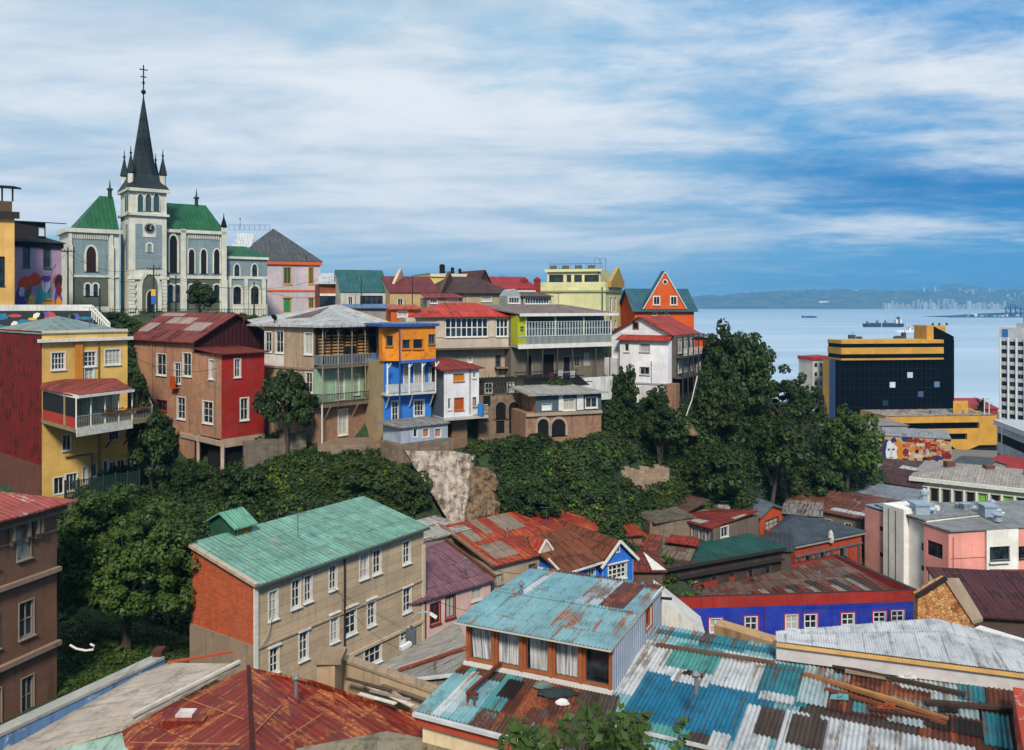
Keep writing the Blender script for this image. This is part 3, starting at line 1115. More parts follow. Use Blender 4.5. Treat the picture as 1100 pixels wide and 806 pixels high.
h.gothic(w2,182,253,190,293,fm=CW,pm=plain('#120f10',.5,.3),tr=.28,o=.05)
for x in (205.5,218.5,232.5):
    h.gothic(w2,x-3,268,x+3,294,fm=CW,pm=plain('#1a1213',.5,.3),tr=.22,o=.05)
for x in (183,190.5,205.5,219,232.5):
    h.gothic(w2,x-3,306,x+3,324,fm=CW,pm=GLASSD,tr=.24,round_=True,o=.05)
for x,top in ((196.5,241),(240,237)):
    u=h.hit(w2,x,280)[0]
    mb=MB();h.wb(mb,w2,u-.45,u+.45,53,zat(300,dmid),.003,.6);h.wb(mb,w2,u-.38,u+.38,zat(300,dmid),zat(top+6,dmid),.003,.4)
    h.part('buttress',mb,CW)
    if x>200:
        p=h.pt(w2,u,0,.2);c=V((p.x,p.y,0));z_=zat(top+6,dmid)
        mb=MB();mb.tube([c+V((0,0,z_)),c+V((0,0,z_+.1)),c+V((0,0,z_+1.6)),c+V((0,0,z_+2.3))],[.4,.55,.1,.03],4);h.part('pinnacle',mb,BLACK)
zr2=zat(218,133)
mb=MB()
E0=N0-fd*1.5;E1=NR
a,b,c,d=[v3(q,zn+.21) for q in (E0,E1,E1+nd*10,E0+nd*10)]
rb=along(E0+nd*5,fd,221)
k0=v3(E0+nd*5,zr2);k1=v3(rb,zr2)
mb.face([a,b,k1,k0]);mb.face([c,d,k0,k1]);mb.face([d,a,k0]);mb.face([b,c,k1]);mb.face([d,c,b,a])
h.part('roof',mb,CG)
vent(along(E0+nd*5,fd,211),zr2)
# annex
X0=NR+nd*1.0;X1=along(X0,fd,287)
dx_=(X0.y+X1.y)/2
za=zat(277,dx_)
w3=h.block([X0,X1,X1+nd*7,X0+nd*7],52,za,CB)
h.band(w3,za-.25,za+.15,.3,CW,ext=.2)
h.band(w3,zat(300,dx_),zat(297,dx_),.15,CW)
h.gothic(w3,251.5,284,257,299,fm=CW,tr=.2);h.gothic(w3,270.5,284,276,299,fm=CW,tr=.2)
for x in (254.5,273.5):
    h.gothic(w3,x-4.2,308,x+4.2,328,fm=CW,tr=.35,round_=True)
for x in (246,264,283):
    u=h.hit(w3,x,310)[0];mb=MB();h.wb(mb,w3,max(.02,u-.3),u+.3,53,zat(298,dx_),.003,.35);h.part('buttress',mb,CW)
mb=MB();h.wb(mb,w3,0,h.len(w3),52.5,zat(327,dx_),.003,.12);h.part('plinth',mb,CW)
mb=MB()
mb.slab([v3(X0,za+.2),v3(X1+fd*.3,za+.2),v3(X1+nd*5-fd*2,zat(265,dx_+5)),v3(X0+nd*5,zat(265,dx_+5))],.1)
h.part('roof',mb,CG)
h.done()

# ---- grey house with orange trims behind the church
A,B=XY(286.4,149),XY(344,153)
h=House('grey_house','light grey two storey house with orange trims and a dark hipped roof beside the church')
pts=rect(A,B,14)
wide=[A-(B-A).normalized()*5,B,pts[2],pts[3]-(B-A).normalized()*5]
zt=zat(281,151)
w0=h.block(wide,52,zt,wall('#b8acb0',dirt=.3))
OR=plain('#c4562a',.6,.2);OY=plain('#c98a2e',.6,.2)
h.band(w0,zt-.6,zt+.1,.35,OR,ext=.3)
h.band(w0,zat(313.5,151),zat(311.5,151),.1,OR)
for x0,x1 in ((304.7,312.5),(331.8,336.6)):
    h.win(w0,x0,287.5,x1,305,fm=OY,pm=plain('#24493f',.6,.3),trim=.22,nx=2,ny=1)
h.win(w0,304.7,321,312.5,336,fm=OY,pm=plain('#1f7a4e',.6,.3),trim=.2,nx=1,ny=1,head=.2,name='door')
h.win(w0,331.8,321,337,331,fm=OY,pm=plain('#24493f',.6,.3),trim=.2,nx=2,ny=1,head=.2)
k0,k1=h.hip(wide,zt,zat(247,158)-zt,roofing('#4c5256','#33322f',.1,(.8,6),.4,.3,.5),inset=8.5)
mb=MB()
q=[V(p) for p in wide]
dd=(B-A).normalized()
pA=along(A,dd,300)
mb.slab([v3(XY(249,152),zat(265,152)),v3(XY(270,152.5),zat(265,152)),v3(XY(275,156),zat(251,156)),v3(XY(255,155.5),zat(251,156))],.15)
h.part('skylight',mb,roofing('#c9cfd2',rust=0,cell=(.5,9),tone=.3))
for px in range(246,290,6):
    pass
ra,rb_=V((XY(246,158).x,158,zat(248,158))),V((XY(290,159).x,159,zat(248,159)))
h.rail(ra,rb_,1.1,plain('#4c6f92',.5),n=8,bal=.06)
mb=MB();a_=V((XY(258,158).x,158,zat(247,158)));mb.tube([a_,a_+V((0,0,2.1))],.05,5);mb.tube([a_+V((0,0,1.9)),a_+V((0,0,2.1)),a_+V((0,0,2.3))],[.02,.2,.02],6);h.part('antenna',mb,GREY)
h.done()

# ---- yellow house with rusty iron side and terrace
YW=wall('#d4ac5c',dirt=.3);RI=wall('#6e170e','tin',.8,col2='#3a0d07',pitch=.8)
h=House('terrace_house','tall yellow house with a rust red iron side wall and a wide roofed terrace')
A,B=XY(45,78),XY(137,84)
n=inward(A,B)
pts=[A,B,B+n*14,A+n*14]
zt=zat(356,78)
w0=h.block(pts,35.5,zt,[YW,YW,YW,RI])
for x0,y0,x1,y1,nx in ((55.5,379,69.5,397,4),(86.5,378,103,393.5,4),(113,375.6,129,391.5,4),(91,395.5,100.5,409,2)):
    h.win(w0,x0,y0,x1,y1,nx=nx,ny=3,trim=.16,bw=.07)
h.win(w0,67,467,76.5,484,nx=2,ny=1);h.win(w0,116.7,457,128,473,nx=3,ny=1)
h.win(w0,58,513,68.5,531,nx=2,ny=1,trim=.15,name='door',sill=False);h.win(w0,71,509,83,527,nx=3,ny=2,trim=.15);h.win(w0,98,498,104,512,nx=2,ny=1)
h.win(w0,89,502,94,520,nx=1,ny=2,trim=.14,pm=plain('#c9cbc4'),name='door',sill=False)
h.win(w0,111,495,116,514,nx=1,ny=1,trim=.1,pm=plain('#3e5f8c'),name='door',sill=False);h.win(w0,117.5,496,124.5,512,nx=2,ny=2,trim=.1);h.win(w0,126,494,134,512,nx=2,ny=1,trim=.1)
h.band(w0,zat(368,78),zat(364.5,78),.45,WHITE,ext=.4)
h.band(w0,zt-.25,zt+.05,.1,CREAM)
mb=MB();h.wb(mb,w0,2.9,3.6,zat(414,80),zt-.9,.003,.2);h.part('pilaster',mb,wall('#b9762a',dirt=.5))
mb=MB();mb.tube([h.pt(w0,5.1,zat(520,80),.12),h.pt(w0,5.1,zt-1.2,.12)],.06,6);mb.tube([h.pt(w0,2.0,zat(490,80),.15),h.pt(w0,4.4,zat(490,80),.15),h.pt(w0,4.4,zat(525,80),.15)],.08,6);h.part('downpipe',mb,plain('#6b5a45'))
h.hip(pts,zt-.3,1.5,roofing('#7e9494','#6a5038',.15,(1,5),.45,.3,.6),over=.1)
# brick-coloured footing under the iron wall
mb=MB();h.wb(mb,w0+3,0,14,35.6,zat(501,78),.004,.12);h.part('brick_footing',mb,wall('#6b3a24','brick',.5,col2='#4a2418'))
# terrace
Lp,Cp,Rp=XY(46.5,77.2),XY(82,71.5),XY(164,78.6)
zs=zat(461,71.5)
back=[B+(B-A).normalized()*2.2,A.copy()]
mb=MB();mb.prism([Lp,Cp,Rp,back[0]+n*.4,A+n*.2],zs-.35,zs,0);h.part('terrace_floor',mb,wall('#8a7a52',dirt=.7))
K=along(Cp,(Rp-Cp).normalized(),142)
ztp=zat(426,71.5)
i1=h.block([Lp,Cp,Cp+(K-Cp)*.03+n*.2,Lp+n*.2],zs,zs+.95,wall('#a23325',dirt=.4))
i2=h.block([Lp+n*.03,Cp+n*.03,Cp+n*.15,Lp+n*.15],zs+.95,ztp,DARK)
h.winm(i2,.15,zs+1.05,h.len(i2)-.1,ztp-.1,nx=4,ny=1,fm=plain('#4d4a48'),pm=GLASS,trim=0,sill=False)
dK=(K-Cp).normalized()
mb=MB()
for t in np.linspace(0,1,5):
    q=Cp.lerp(K,t);mb.bar((q.x,q.y,zs),(q.x,q.y,ztp),.1)
h.part('terrace_post',mb,WHITE)
i3=h.block([Cp+n*2.6,K+n*2.6,K+n*2.7,Cp+n*2.7],zs,ztp+.1,wall('#b7a77e',dirt=.5))
h.winm(i3,.4,zs+.3,1.8,ztp-.2,nx=2,ny=2,trim=.08);h.winm(i3,2.2,zs+.9,3.4,ztp-.2,nx=2,ny=2,trim=.08);h.winm(i3,3.8,zs+.2,4.8,ztp-.2,nx=1,ny=2,trim=.08,pm=plain('#c9cbc4'),name='door')
mb=MB();mb.slab([v3(Lp-dK*.3,ztp+.1),v3(Cp-n*.4,ztp+.05),v3(K-n*.4,ztp+.1),v3(K+n*3.4,ztp+.9),v3(A+n*.1+(B-A).normalized()*2,ztp+.75),v3(A+n*.1,ztp+.55)],.1)
h.part('terrace_roof',mb,roofing('#8c3524','#5a2018',.35,(1,4),.3,.3,.4))
mb=MB();mb.bar(v3(Lp,ztp),v3(Cp-n*.42,ztp-.03),.08,.3);mb.bar(v3(Cp-n*.42,ztp-.03),v3(K-n*.42,ztp),.08,.22);h.part('fascia',mb,WHITE)
h.rail(v3(Cp,zs),v3(Rp,zs),1.05,plain('#8d8a80',.6,.3),n=48)
h.rail(v3(Rp,zs),v3(back[0],zs),1.05,plain('#8d8a80',.6,.3),n=14)
mb=MB();mb.bar(v3(Cp-n*.05,zs-.3),v3(K-n*.05,zs-.3),.12,.75);h.part('white_apron',mb,plain('#c8c4b8',.7,.5))
for t in (.55,.8,1.0):
    q=Cp.lerp(Rp,t);q2=q+n*3
    mb=MB();mb.bar(v3(q,zs-.4),v3(q2,zs-2.6),.12);h.part('strut',mb,WOOD)
h.done()
# flower boxes along the terrace
for k in range(7):
    q=Cp.lerp(Rp,.35+k*.09)
    mb=MB();mb.bar(v3(q-dK*.3-n*.14,zs+1.0),v3(q+dK*.3-n*.14,zs+1.0),.18,.16,0)
    r2=random.Random(k)
    for t in range(26):
        c=v3(q+dK*r2.uniform(-.35,.35)-n*.14,zs+1.1+r2.uniform(0,.25));s_=.07
        a_=V((r2.uniform(-1,1),r2.uniform(-1,1),r2.uniform(-1,1))).normalized()*s_;b_=a_.cross(V((.3,.5,.8))).normalized()*s_
        mb.face([c-a_,c-b_,c+a_,c+b_],1 if t % 4 else 2)
    o=mb.build('flower_box',[plain('#6a3a20'),plain('#1d3a14',.8,.3),plain('#b04a2a')],origin=(q.x,q.y,zs+.92))
    tag(o,('first','second','third','fourth','fifth','sixth','seventh')[k]+' flower planter on the yellow house terrace railing, counted from the covered corner','planter','planters on the terrace railing')
# dark fence in front of the yellow house
a_,b_=XY(70,72.5),XY(150,77.5)
h=House('garden_fence','dark green metal fence in front of the yellow house ground floor','fence')
h.r=root(h.name,(a_.x,a_.y,36),h.label,h.cat)
for k in range(6):
    p,q=a_.lerp(b_,k/6),a_.lerp(b_,(k+1)/6)
    z_=zat(537,72.5)
    h.rail(v3(p,z_),v3(q,z_),1.5,plain('#1c2f2c',.6,.3),n=8,bal=.06,name='fence_panel')
mb=MB()
for k in range(7):
    p=a_.lerp(b_,k/6);mb.bar(v3(p,z_-1.6),v3(p,z_+1.7),.12)
mb.bar(v3(a_,z_-.1),v3(b_,z_-.1),.3,.5)
h.part('fence_post',mb,plain('#1c2f2c',.6,.3))

# ---- brown and red house
BR=wall('#a8795c',dirt=.7,col2='#86705f');RD=wall('#9a2218',dirt=.5);DKR=wall('#3a1414','tin',.5,pitch=.5)
h=House('corner_block','weathered salmon house with a dark red front and rusty gabled roof on posts')
Cn=XY(238,84);ld=V((-6.7,5.5)).normalized();rd=V((5.5,6.7)).normalized()
M=along(Cn,ld,209);Lf=along(Cn,ld,137);Rr=along(Cn,rd,284)
zE=zat(381,84);zM=zat(366,87.25);zb=zat(472,84)
M2=M+rd*9.3;
main=[Lf,M,M2,Lf+rd*9.3]
w0=h.block(main,37.6,zM,[BR,DKR,BR,BR])
add=[M,Cn,Rr,M+rd*(Rr-Cn).length]
w1=h.block(add,zb,zE,[BR,RD,RD,BR])
for a in ((168.5,380.5,178.5,403),(196.5,379.5,205.5,404),(187.5,390,194,412)):
    h.win(w0,*a,nx=2,ny=2 if a[0] != 187.5 else 3,trim=.13)
h.win(w0,190.5,427,199,450,nx=2,ny=3,trim=.14);h.win(w0,168,430,179.5,441,nx=2,ny=1,fm=plain('#7a2a22'))
h.win(w1,225,387,230.5,407,nx=1,ny=2,trim=.14);h.win(w1,218,431.6,228.6,454.5,nx=2,ny=3,trim=.16)
h.win(w1+1,252,386,258,405,nx=2,ny=2,trim=.16);h.win(w1+1,258.5,428,266.5,451,nx=2,ny=2,trim=.18)
mb=MB();u,z_=h.hit(w0,190,411);h.wb(mb,w0,u-.55,u+.55,z_-.5,z_+.7,.45,.5);h.wb(mb,w0,u-.6,u+.6,z_-.6,z_-.5,.003,.6);h.part('balcony',mb,plain('#a8411f'))
# main gable roof: ridge runs back to the left
RR=roofing('#7a2a1a','#3d1512',.35,(1.6,5),.5,.4,.6)
k0,k1=h.gable(main,zM,zat(338,90.8)-zM,RR,over=.5,axis=0,wmat=DKR)
mb=MB()
def on_gable(t,s,lift=.14):        # t along ridge 0..1 from Lf to M, s up the camera-side slope
    e=Lf.lerp(M,t);r_=k0.lerp(k1,t)
    p=v3(e,zM).lerp(r_,s);return p+V((0,0,lift))
for t0,t1,s0,s1 in ((.25,.62,.55,.8),(.66,.92,.30,.62),(.0,.35,.85,.98),(.02,.2,.2,.55)):
    mb.slab([on_gable(t0,s0),on_gable(t1,s0),on_gable(t1,s1),on_gable(t0,s1)],.03)
h.part('roof_panel',mb,roofing('#a08a80',rust=.1,cell=(1,5)))
mb=MB();mb.slab([v3(M+ld*.1-rd*.4,zE+.55),v3(Cn-ld*.4-rd*.4,zE+.1),v3(Rr-ld*.4+rd*.4,zE+.1),v3(add[3]+ld*.1+rd*.3,zE+.55)],.12);h.part('lean_to_roof',mb,RR)
# base frame
cf=wall('#a8937e',dirt=.5)
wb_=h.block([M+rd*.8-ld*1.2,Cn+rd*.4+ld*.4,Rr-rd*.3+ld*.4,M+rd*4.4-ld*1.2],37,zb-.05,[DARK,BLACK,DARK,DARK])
mb=MB()
for t in (0.03,.55,.97):
    q=Cn.lerp(Rr,t);mb.bar(v3(q,36.8),v3(q,zb-.6),.35)
q=Cn.lerp(Lf,.22);mb.bar(v3(q,37),v3(q,zb),.3)
q=Cn.lerp(Lf,.38);mb.bar(v3(q,37),v3(q+rd*1,zb),.2)
mb.bar(v3(Cn,zb-.45),v3(Rr,zb-.45),.3,.85);mb.bar(v3(Cn,zb-.45),v3(Cn.lerp(Lf,.4),zb-.3),.3,.5)
mb.bar(v3(Cn.lerp(Rr,.55),zb-2.2),v3(Rr,zb-2.0),.3,.8)
h.part('concrete_frame',mb,cf)
mb=MB();mb.tube([h.pt(w1,h.len(w1)-1.2,zb,.1),h.pt(w1,h.len(w1)-1.2,zE,.1)],.05,6);h.part('downpipe',mb,plain('#8a7466'));mb=MB();mb.tube([h.pt(w0,5.8,40,.1),h.pt(w0,5.8,zM,.1)],.06,6);h.part('downpipe',mb,plain('#8a7466'))
h.done()
# ================================================================ the row along the cliff
# ---- weathered house with barred gallery and balconies
WT=wall('#a48f78','planks',.7,pitch=.6);BK=wall('#94684a','brick',.7,col2='#a89078')
h=House('balcony_house','weathered grey brown house with slatted gallery and two stacked balconies on the cliff edge')
L_,C_,R_=XY(284,91),XY(347,86),XY(419,92)
zE=zat(352,86)
fr=(R_-C_).normalized();fn=V((-fr.y,fr.x))
Ci,Ri=C_+fn*1.3+(L_-C_).normalized()*0,R_+fn*1.3
Ci=along(C_+fn*1.3,-fr,345)
Ci=C_+(L_-C_).normalized()*1.35
Lb=L_+fn*0
pts=[L_,Ci,Ci+fr*(R_-C_).length,L_+fr*10+V((0,0))]
w0=h.block(pts,38,zE,[WT,wall('#6e5a49',dirt=.8),WT,WT])
for a in ((296.5,356,304.5,379),(285,357,292,378),(327.5,358,335.5,380.5),(328.5,400.5,335.5,421.5)):
    h.win(w0,*a,nx=2,ny=2,trim=.16)
mb=MB();u0=0;u1=h.hit(w0,305,385)[0];h.wb(mb,w0,0,u1,zat(393,90),zat(381,90),.003,.05);h.part('whitewash_panel',mb,plain('#cfc9bf',.8,.4))
h.band(w0,zat(397,88),zat(394.5,88),.12,wall('#8c7866',dirt=.5))
zf2,zf1,zf0=zat(393.5,86),zat(435.5,86),zat(478,86)
i=w0+1
Lw=h.len(i)
# lower storey: brick facing with tall french windows
mb=MB();
wq=h.block([h.pt(i,0,0,.3).xy,h.pt(i,Lw,0,.3).xy,h.pt(i,Lw,0,.02).xy,h.pt(i,0,0,.02).xy],38.2,zf1-.3,[BK,BK,BK,BK])
h.win(wq,363.5,440,373,467,nx=2,ny=4,trim=.14);h.win(wq,393,438,402,464,nx=2,ny=4,trim=.14)
# middle storey: pale green wall, doors and arched panes
wm=h.block([h.pt(i,0,0,.12).xy,h.pt(i,Lw,0,.12).xy,h.pt(i,Lw,0,.02).xy,h.pt(i,0,0,.02).xy],zf1+.1,zf2-.35,wall('#8fa98c',dirt=.45))
h.win(wm,361,399,370,430,nx=2,ny=2,trim=.1,sill=False,name='door');h.win(wm,380,402,386,424,nx=1,ny=2,trim=.1)
h.win(wm,391,395,415,412,nx=3,ny=2,trim=.06,pm=plain('#d3d6d2',.4,.2),fm=plain('#5b5349'))
h.win(wm,391,413,415,422,nx=3,ny=1,trim=.06,fm=plain('#5b5349'))
# balcony floors, rails, posts
for z_,nm in ((zf2,'upper_balcony'),(zf1,'lower_balcony')):
    mb=MB();mb.prism([C_+(C_-R_).normalized()*0.2,R_,R_+fn*1.5,C_+fn*1.5],z_-.28,z_);s_=h.part('balcony_floor',mb,wall('#6f5f52',dirt=.7))
    h.rail(v3(C_,z_),v3(R_,z_),1.05,plain('#7f8a92' if z_==zf2 else '#2e2c2b',.6,.3),n=44,bal=.05)
    h.rail(v3(C_+(L_-C_).normalized()*1.3,z_),v3(C_,z_),1.05,plain('#7f8a92' if z_==zf2 else '#2e2c2b',.6,.3),n=7,bal=.05)
for t in (0,.22,.42,.62,.8,1):
    q=C_.lerp(R_,t)+fn*.05
    mb=MB();mb.bar(v3(q,zf1),v3(q,zE),.12 if t in (0,1) else .09);h.part('post',mb,plain('#8a8176',.7,.4))
for t in (.1,.5,.9):
    q=C_.lerp(R_,t)
    mb=MB();mb.bar(v3(q,zf1-.3),v3(q+fn*1.2,zf1-1.9),.1);h.part('bracket',mb,plain('#a59a8c'))
mb=MB();mb.bar(v3(C_-fr*.1,38),v3(C_-fr*.1,zf1),.16);q=R_-fr*.6;mb.bar(v3(q,38),v3(q,zf1),.14);h.part('downpipe',mb,plain('#b8b2a6'))
# slatted gallery of the top floor
sm=plain('#b58b55',.8,.5);dk=plain('#1b1411',.9,.3)
mb=MB()
wg=h.block([h.pt(i,0,0,.4).xy,h.pt(i,Lw,0,.4).xy,h.pt(i,Lw,0,.35).xy,h.pt(i,0,0,.35).xy],zf2+.1,zE-.2,dk)
for k in range(5):
    a_=.25+k*(Lw-.5)/5;b_=a_+(Lw-.5)/5-.12
    if k==4: continue
    mb=MB()
    z_=zf2+(1.0 if k != 2 else 1.9)
    while z_<zE-.75:
        h.wb(mb,wg,a_,b_,z_,z_+.17,.02,.07);z_+=.33
    for q in (a_,(a_+b_)/2,b_-.06):
        h.wb(mb,wg,q,q+.06,zf2+.2,zE-.3,.08,.14,1)
    h.part('slatted_screen',mb,[sm,plain('#3a2c22')])
# arched valance
mb=MB()
for k in range(5):
    a_=C_.lerp(R_,.02+k*.195);b_=C_.lerp(R_,.02+(k+1)*.195)
    for t in range(7):
        x=t/6;q0=a_.lerp(b_,x);dp=.95*(abs(x-.5)*2)**2.4+.15
        q1=a_.lerp(b_,min(1,x+1/6))
        mb.bar(v3(q0.lerp(q1,.5),zE-dp),v3(q0.lerp(q1,.5),zE),(b_-a_).length/7,.05)
h.part('valance',mb,plain('#6b6156',.7,.4))
mb=MB();mb.bar(v3(C_.lerp(R_,.72)+fn*.02,zf2+.72),v3(C_.lerp(R_,.93)+fn*.02,zf2+.72),.04,.75)
o=mb.build('hanging_cloth',plain('#274a86',.9,.3),origin=v3(C_.lerp(R_,.8),zf2));tag(o,'blue cloth hung over the upper balcony rail of the weathered house','cloth')
full=[L_,C_,R_,L_+(R_-C_)]
WR=roofing('#b9bab8','#77706a',.25,(1,6),.4,.3,.45)
k0=L_.lerp(R_,.5)
pk=v3(XY(362,100),zat(327,100))
mb=MB();ov=.5
Pn=[L_+(L_-C_).normalized()*6.0-fr*.4,C_-fr*.5-fn*.5,R_+fr*.3-fn*.5,R_+fn*9,L_+(L_-C_).normalized()*6+fr*9]
lo=[v3(q,zE) for q in Pn];up=[v3(q,zE+.22) for q in Pn]
for k in range(5):
    j=(k+1) % 5;mb.face([lo[k],lo[j],up[j],up[k]]);mb.face([up[k],up[j],pk])
mb.face(lo[::-1])
h.part('roof',mb,WR)
mb=MB();mb.slab([up[2].lerp(pk,.02)+V((0,0,.05)),(up[2]+(up[3]-up[2])*.14).lerp(pk,.02)+V((0,0,.05)),(up[2]+(up[3]-up[2])*.10).lerp(pk,.95)+V((0,0,.06)),up[2].lerp(pk,.95)+V((0,0,.06))],.04);h.part('ridge_flashing',mb,plain('#c99a66'))
mb=MB();mb.slab([up[0].lerp(up[1],.45).lerp(pk,.25)+V((0,0,.06)),up[0].lerp(up[1],.75).lerp(pk,.35)+V((0,0,.06)),up[0].lerp(up[1],.6).lerp(pk,.85)+V((0,0,.06))],.04);h.part('roof_panel',mb,roofing('#6d5a52',rust=.3))
h.done()
mb=MB();q=XY(295,90.2);c=V((q.x,q.y,zE+.2));mb.tube([c,c+V((0,0,.7))],.05,6)
mb.tube([c+V((-.05,-.15,.75)),c+V((0,-.1,.8)),c+V((0,0,.85))],[.42,.36,.1],12)
tag(mb.build('satellite_dish',BLACK,origin=c),'black satellite dish on the white roof edge above the dark round tree','satellite dish')

# ---- orange over blue house
h=House('blue_orange_house','narrow house with an orange top floor over blue storeys and a white balcony')
A,B=XY(430,86),XY(468,88)
fr=(B-A).normalized();fn=inward(A,B)
ORW=wall('#d5811c',dirt=.3,col2='#b9681a');BLW=wall('#2a70c2',dirt=.3)
zT,zM1=zat(351,86),zat(388,86)
pts=rect(A,B,7)
w0=h.block(pts,zM1,zT,[ORW,ORW,ORW,wall('#c8a070',dirt=.6)])
h.win(w0,432,365,441,375,nx=1,ny=1,fm=plain('#b86a1c'),pm=GLASSD,trim=.05);h.win(w0,443.5,364.5,454.5,375,nx=1,ny=1,fm=plain('#b86a1c'),pm=GLASSD,trim=.05);h.win(w0,460.5,359.5,467,370,nx=2,ny=1,fm=plain('#6a6258'),trim=.08)
LA=A-fr*1.6+fn*.9
w1=h.block([LA,A+fn*0.2,A+fn*1.2,LA+fn*1],zM1,zT-.1,ORW)
h.winm(w1,.35,zM1+1.5,1.1,zM1+2.6,nx=1,ny=1,fm=plain('#8a6a40'),pm=GLASSD,trim=.05)
mb=MB();q=[A-fr*2.0-fn*.3,B+fr*.3-fn*.3,B+fr*.3+fn*7,A-fr*2+fn*7];mb.prism(q,zT,zT+.28);h.part('roof',mb,[plain('#2b4f8f',.6,.3)])
mb=MB();mb.prism([A+fn*.3,B+fn*.3,B+fn*6,A+fn*6],zT+.28,zT+.34);h.part('roof_sheet',mb,roofing('#8d9296',rust=.2))
mb=MB();mb.bar(v3(A-fn*.06,zM1-.12),v3(B-fn*.06,zM1+.0),.2,.3);h.part('blue_trim',mb,plain('#2b5fae'))
mb=MB();mb.tube([v3(A-fn*.08-fr*.1,41),v3(A-fn*.08-fr*.1,zT)],.09,6);h.part('downpipe',mb,plain('#2f4a78'))
in0=[A+fn*1.1-fr*1.4,B+fn*1.1,B+fn*6.5,A+fn*6.5-fr*1.4]
w2=h.block(in0,39,zM1-.02,[BLW,BLW,BLW,wall('#a8926f',dirt=.5)])
h.win(w2,434,393,440,417,nx=1,ny=2,trim=.16,sill=False,name='door');h.win(w2,445,391,455,418,nx=2,ny=2,trim=.18,sill=False,name='door')
h.win(w2,445,430,455,447,nx=3,ny=3,trim=.18);h.win(w2,421,431,428,452,nx=2,ny=3,trim=.14)
h.win(w2,461,395,466,412,nx=1,ny=1,trim=.1,fm=WHITE)
zB=zat(422.5,86)
mb=MB();mb.prism([A-fn*.1-fr*1.6,B-fn*.1,B+fn*1.3,A+fn*1.3-fr*1.6],zB-.22,zB);h.part('balcony_floor',mb,plain('#bcb9b0',.7,.5))
mb=MB();mb.bar(v3(A-fr*1.6,zB+.5),v3(B,zB+.55),.06,.9);h.part('balcony_panel',mb,plain('#a9afb2',.7,.5))
for t in (-.35,.25,.62,1.0):
    q=A.lerp(B,t);mb=MB();mb.bar(v3(q,zB),v3(q,zM1-.2),.15 if t<1 else .12);mb.bar(v3(q,zM1-.7),v3(q+fr*.4,zM1-.2),.1);h.part('post',mb,WHITE)
for t in (-.3,.35,.95):
    q=A.lerp(B,t);mb=MB();mb.bar(v3(q,zB-.2),v3(q+fn*1.0,zB-1.6),.1);h.part('bracket',mb,WHITE)
h.done()

# ---- grey flat roofed shed on the stone wall
h=House('grey_shed','small pale blue grey shed with a flat roof on a stone wall above white rock','shed')
A,B=XY(431,82),XY(481,85.6)
w0=h.block(rect(A,B,3.4),zat(477,82),zat(460,82),wall('#9aa5b4',dirt=.45))
for x0,x1 in ((444,448.5),(454,461),(467,474)):
    h.win(w0,x0,460.5,x1,470,nx=1,ny=1,trim=.08,pm=plain('#a4715a' if x0>450 else '#15181c',.5,.4),sill=False)
n=inward(A,B);fr=(B-A).normalized()
h.slab('roof',[v3(A-n*.25-fr*.2,zat(459,82)),v3(B-n*.25+fr*.1,zat(459,82)),v3(B+n*3.7,zat(459,82)+.25),v3(A+n*3.7-fr*.9,zat(459,82)+.25)],roofing('#8e8c8a',rust=.2,pitch=.5),.12)
h.done()
ST=wall('#8a7660','stone',.7,col2='#5f4c3a')
A,B=XY(428,81.6),XY(487,85.6)
mb=MB();mb.prism(rect(A,B,3.5),36.5,zat(477.5,82));o=mb.build('cliff_wall',ST,origin=(A.x,A.y,37));tag(o,'rough stone retaining wall holding up the small grey shed','retaining wall')
A,B=XY(262,83.4),XY(329,86)
mb=MB();mb.prism(rect(A,B,.8),36,zat(472,85));mb.prism(rect(XY(300,85.1),XY(329,85.9),.9),38.3,zat(466,85));o=mb.build('garden_wall',wall('#75695a','stone',.8,col2='#4c4338'),origin=(A.x,A.y,37));tag(o,'crumbling grey stone wall stepping down beside the red fronted house','retaining wall')
A,B=XY(341,85),XY(425,86.5)
mb=MB();mb.prism(rect(A,B,4),36.4,zat(478,85));o=mb.build('foundation_wall',ST,origin=(A.x,A.y,37));tag(o,'low stone footing under the weathered balcony house','retaining wall')

# ---- small white house with red roof
h=House('white_cottage','small white two storey house with rusty red roof and wooden shutters on a terrace')
A,B=XY(476.8,87),XY(514.5,89)
n=inward(A,B);fr=(B-A).normalized()
pts=rect(A,B,5.5)
zT=zat(398,87)
w0=h.block(pts,zat(449,87),zT,[wall('#cfcdd0',dirt=.25)]*3+[wall('#4a525c',dirt=.4)])
OW=plain('#c07a2a',.7,.5)
h.win(w0,487,401.5,498.5,409.5,nx=4,ny=1,fm=OW,pm=plain('#b8742c',.8,.5),trim=.04);h.win(w0,488,427.5,498,440.5,nx=3,ny=1,fm=plain('#a5501c'),pm=plain('#9c4e20',.8,.5),trim=.04)
h.win(w0,481,428,484.2,440,nx=1,ny=1,trim=.05);h.win(w0,508,400,511,406,nx=1,ny=1,trim=.05);h.win(w0,508,427,511,437,nx=1,ny=1,fm=plain('#6a2a22'),trim=.05)
mb=MB();mb.tube([h.pt(w0,h.len(w0)-1.1,zat(445,88),.08),h.pt(w0,h.len(w0)-1.1,zT,.08)],.05,6);h.part('downpipe',mb,plain('#4a4a4c'))
h.slab('roof',[v3(A-n*.4-fr*.5,zT+.1),v3(B-n*.4+fr*.5,zT+.15),v3(B+n*3.5,zT+.55),v3(B+n*5.5-fr*1.4,zT+.95),v3(A+n*5.5-fr*.5,zT+.95)],roofing('#8f2a1e','#5a1d14',.3,(1,3),.3,.4,.5),.12)
mb=MB();mb.prism([A-n*.8-fr*.3,A-n*.8+fr*4.8,B-n*.2+fr*1.0,B+n*3,A+n*3],zat(449,87)-.22,zat(449,87)-.01);h.part('terrace_slab',mb,plain('#a9a69e',.8,.5))
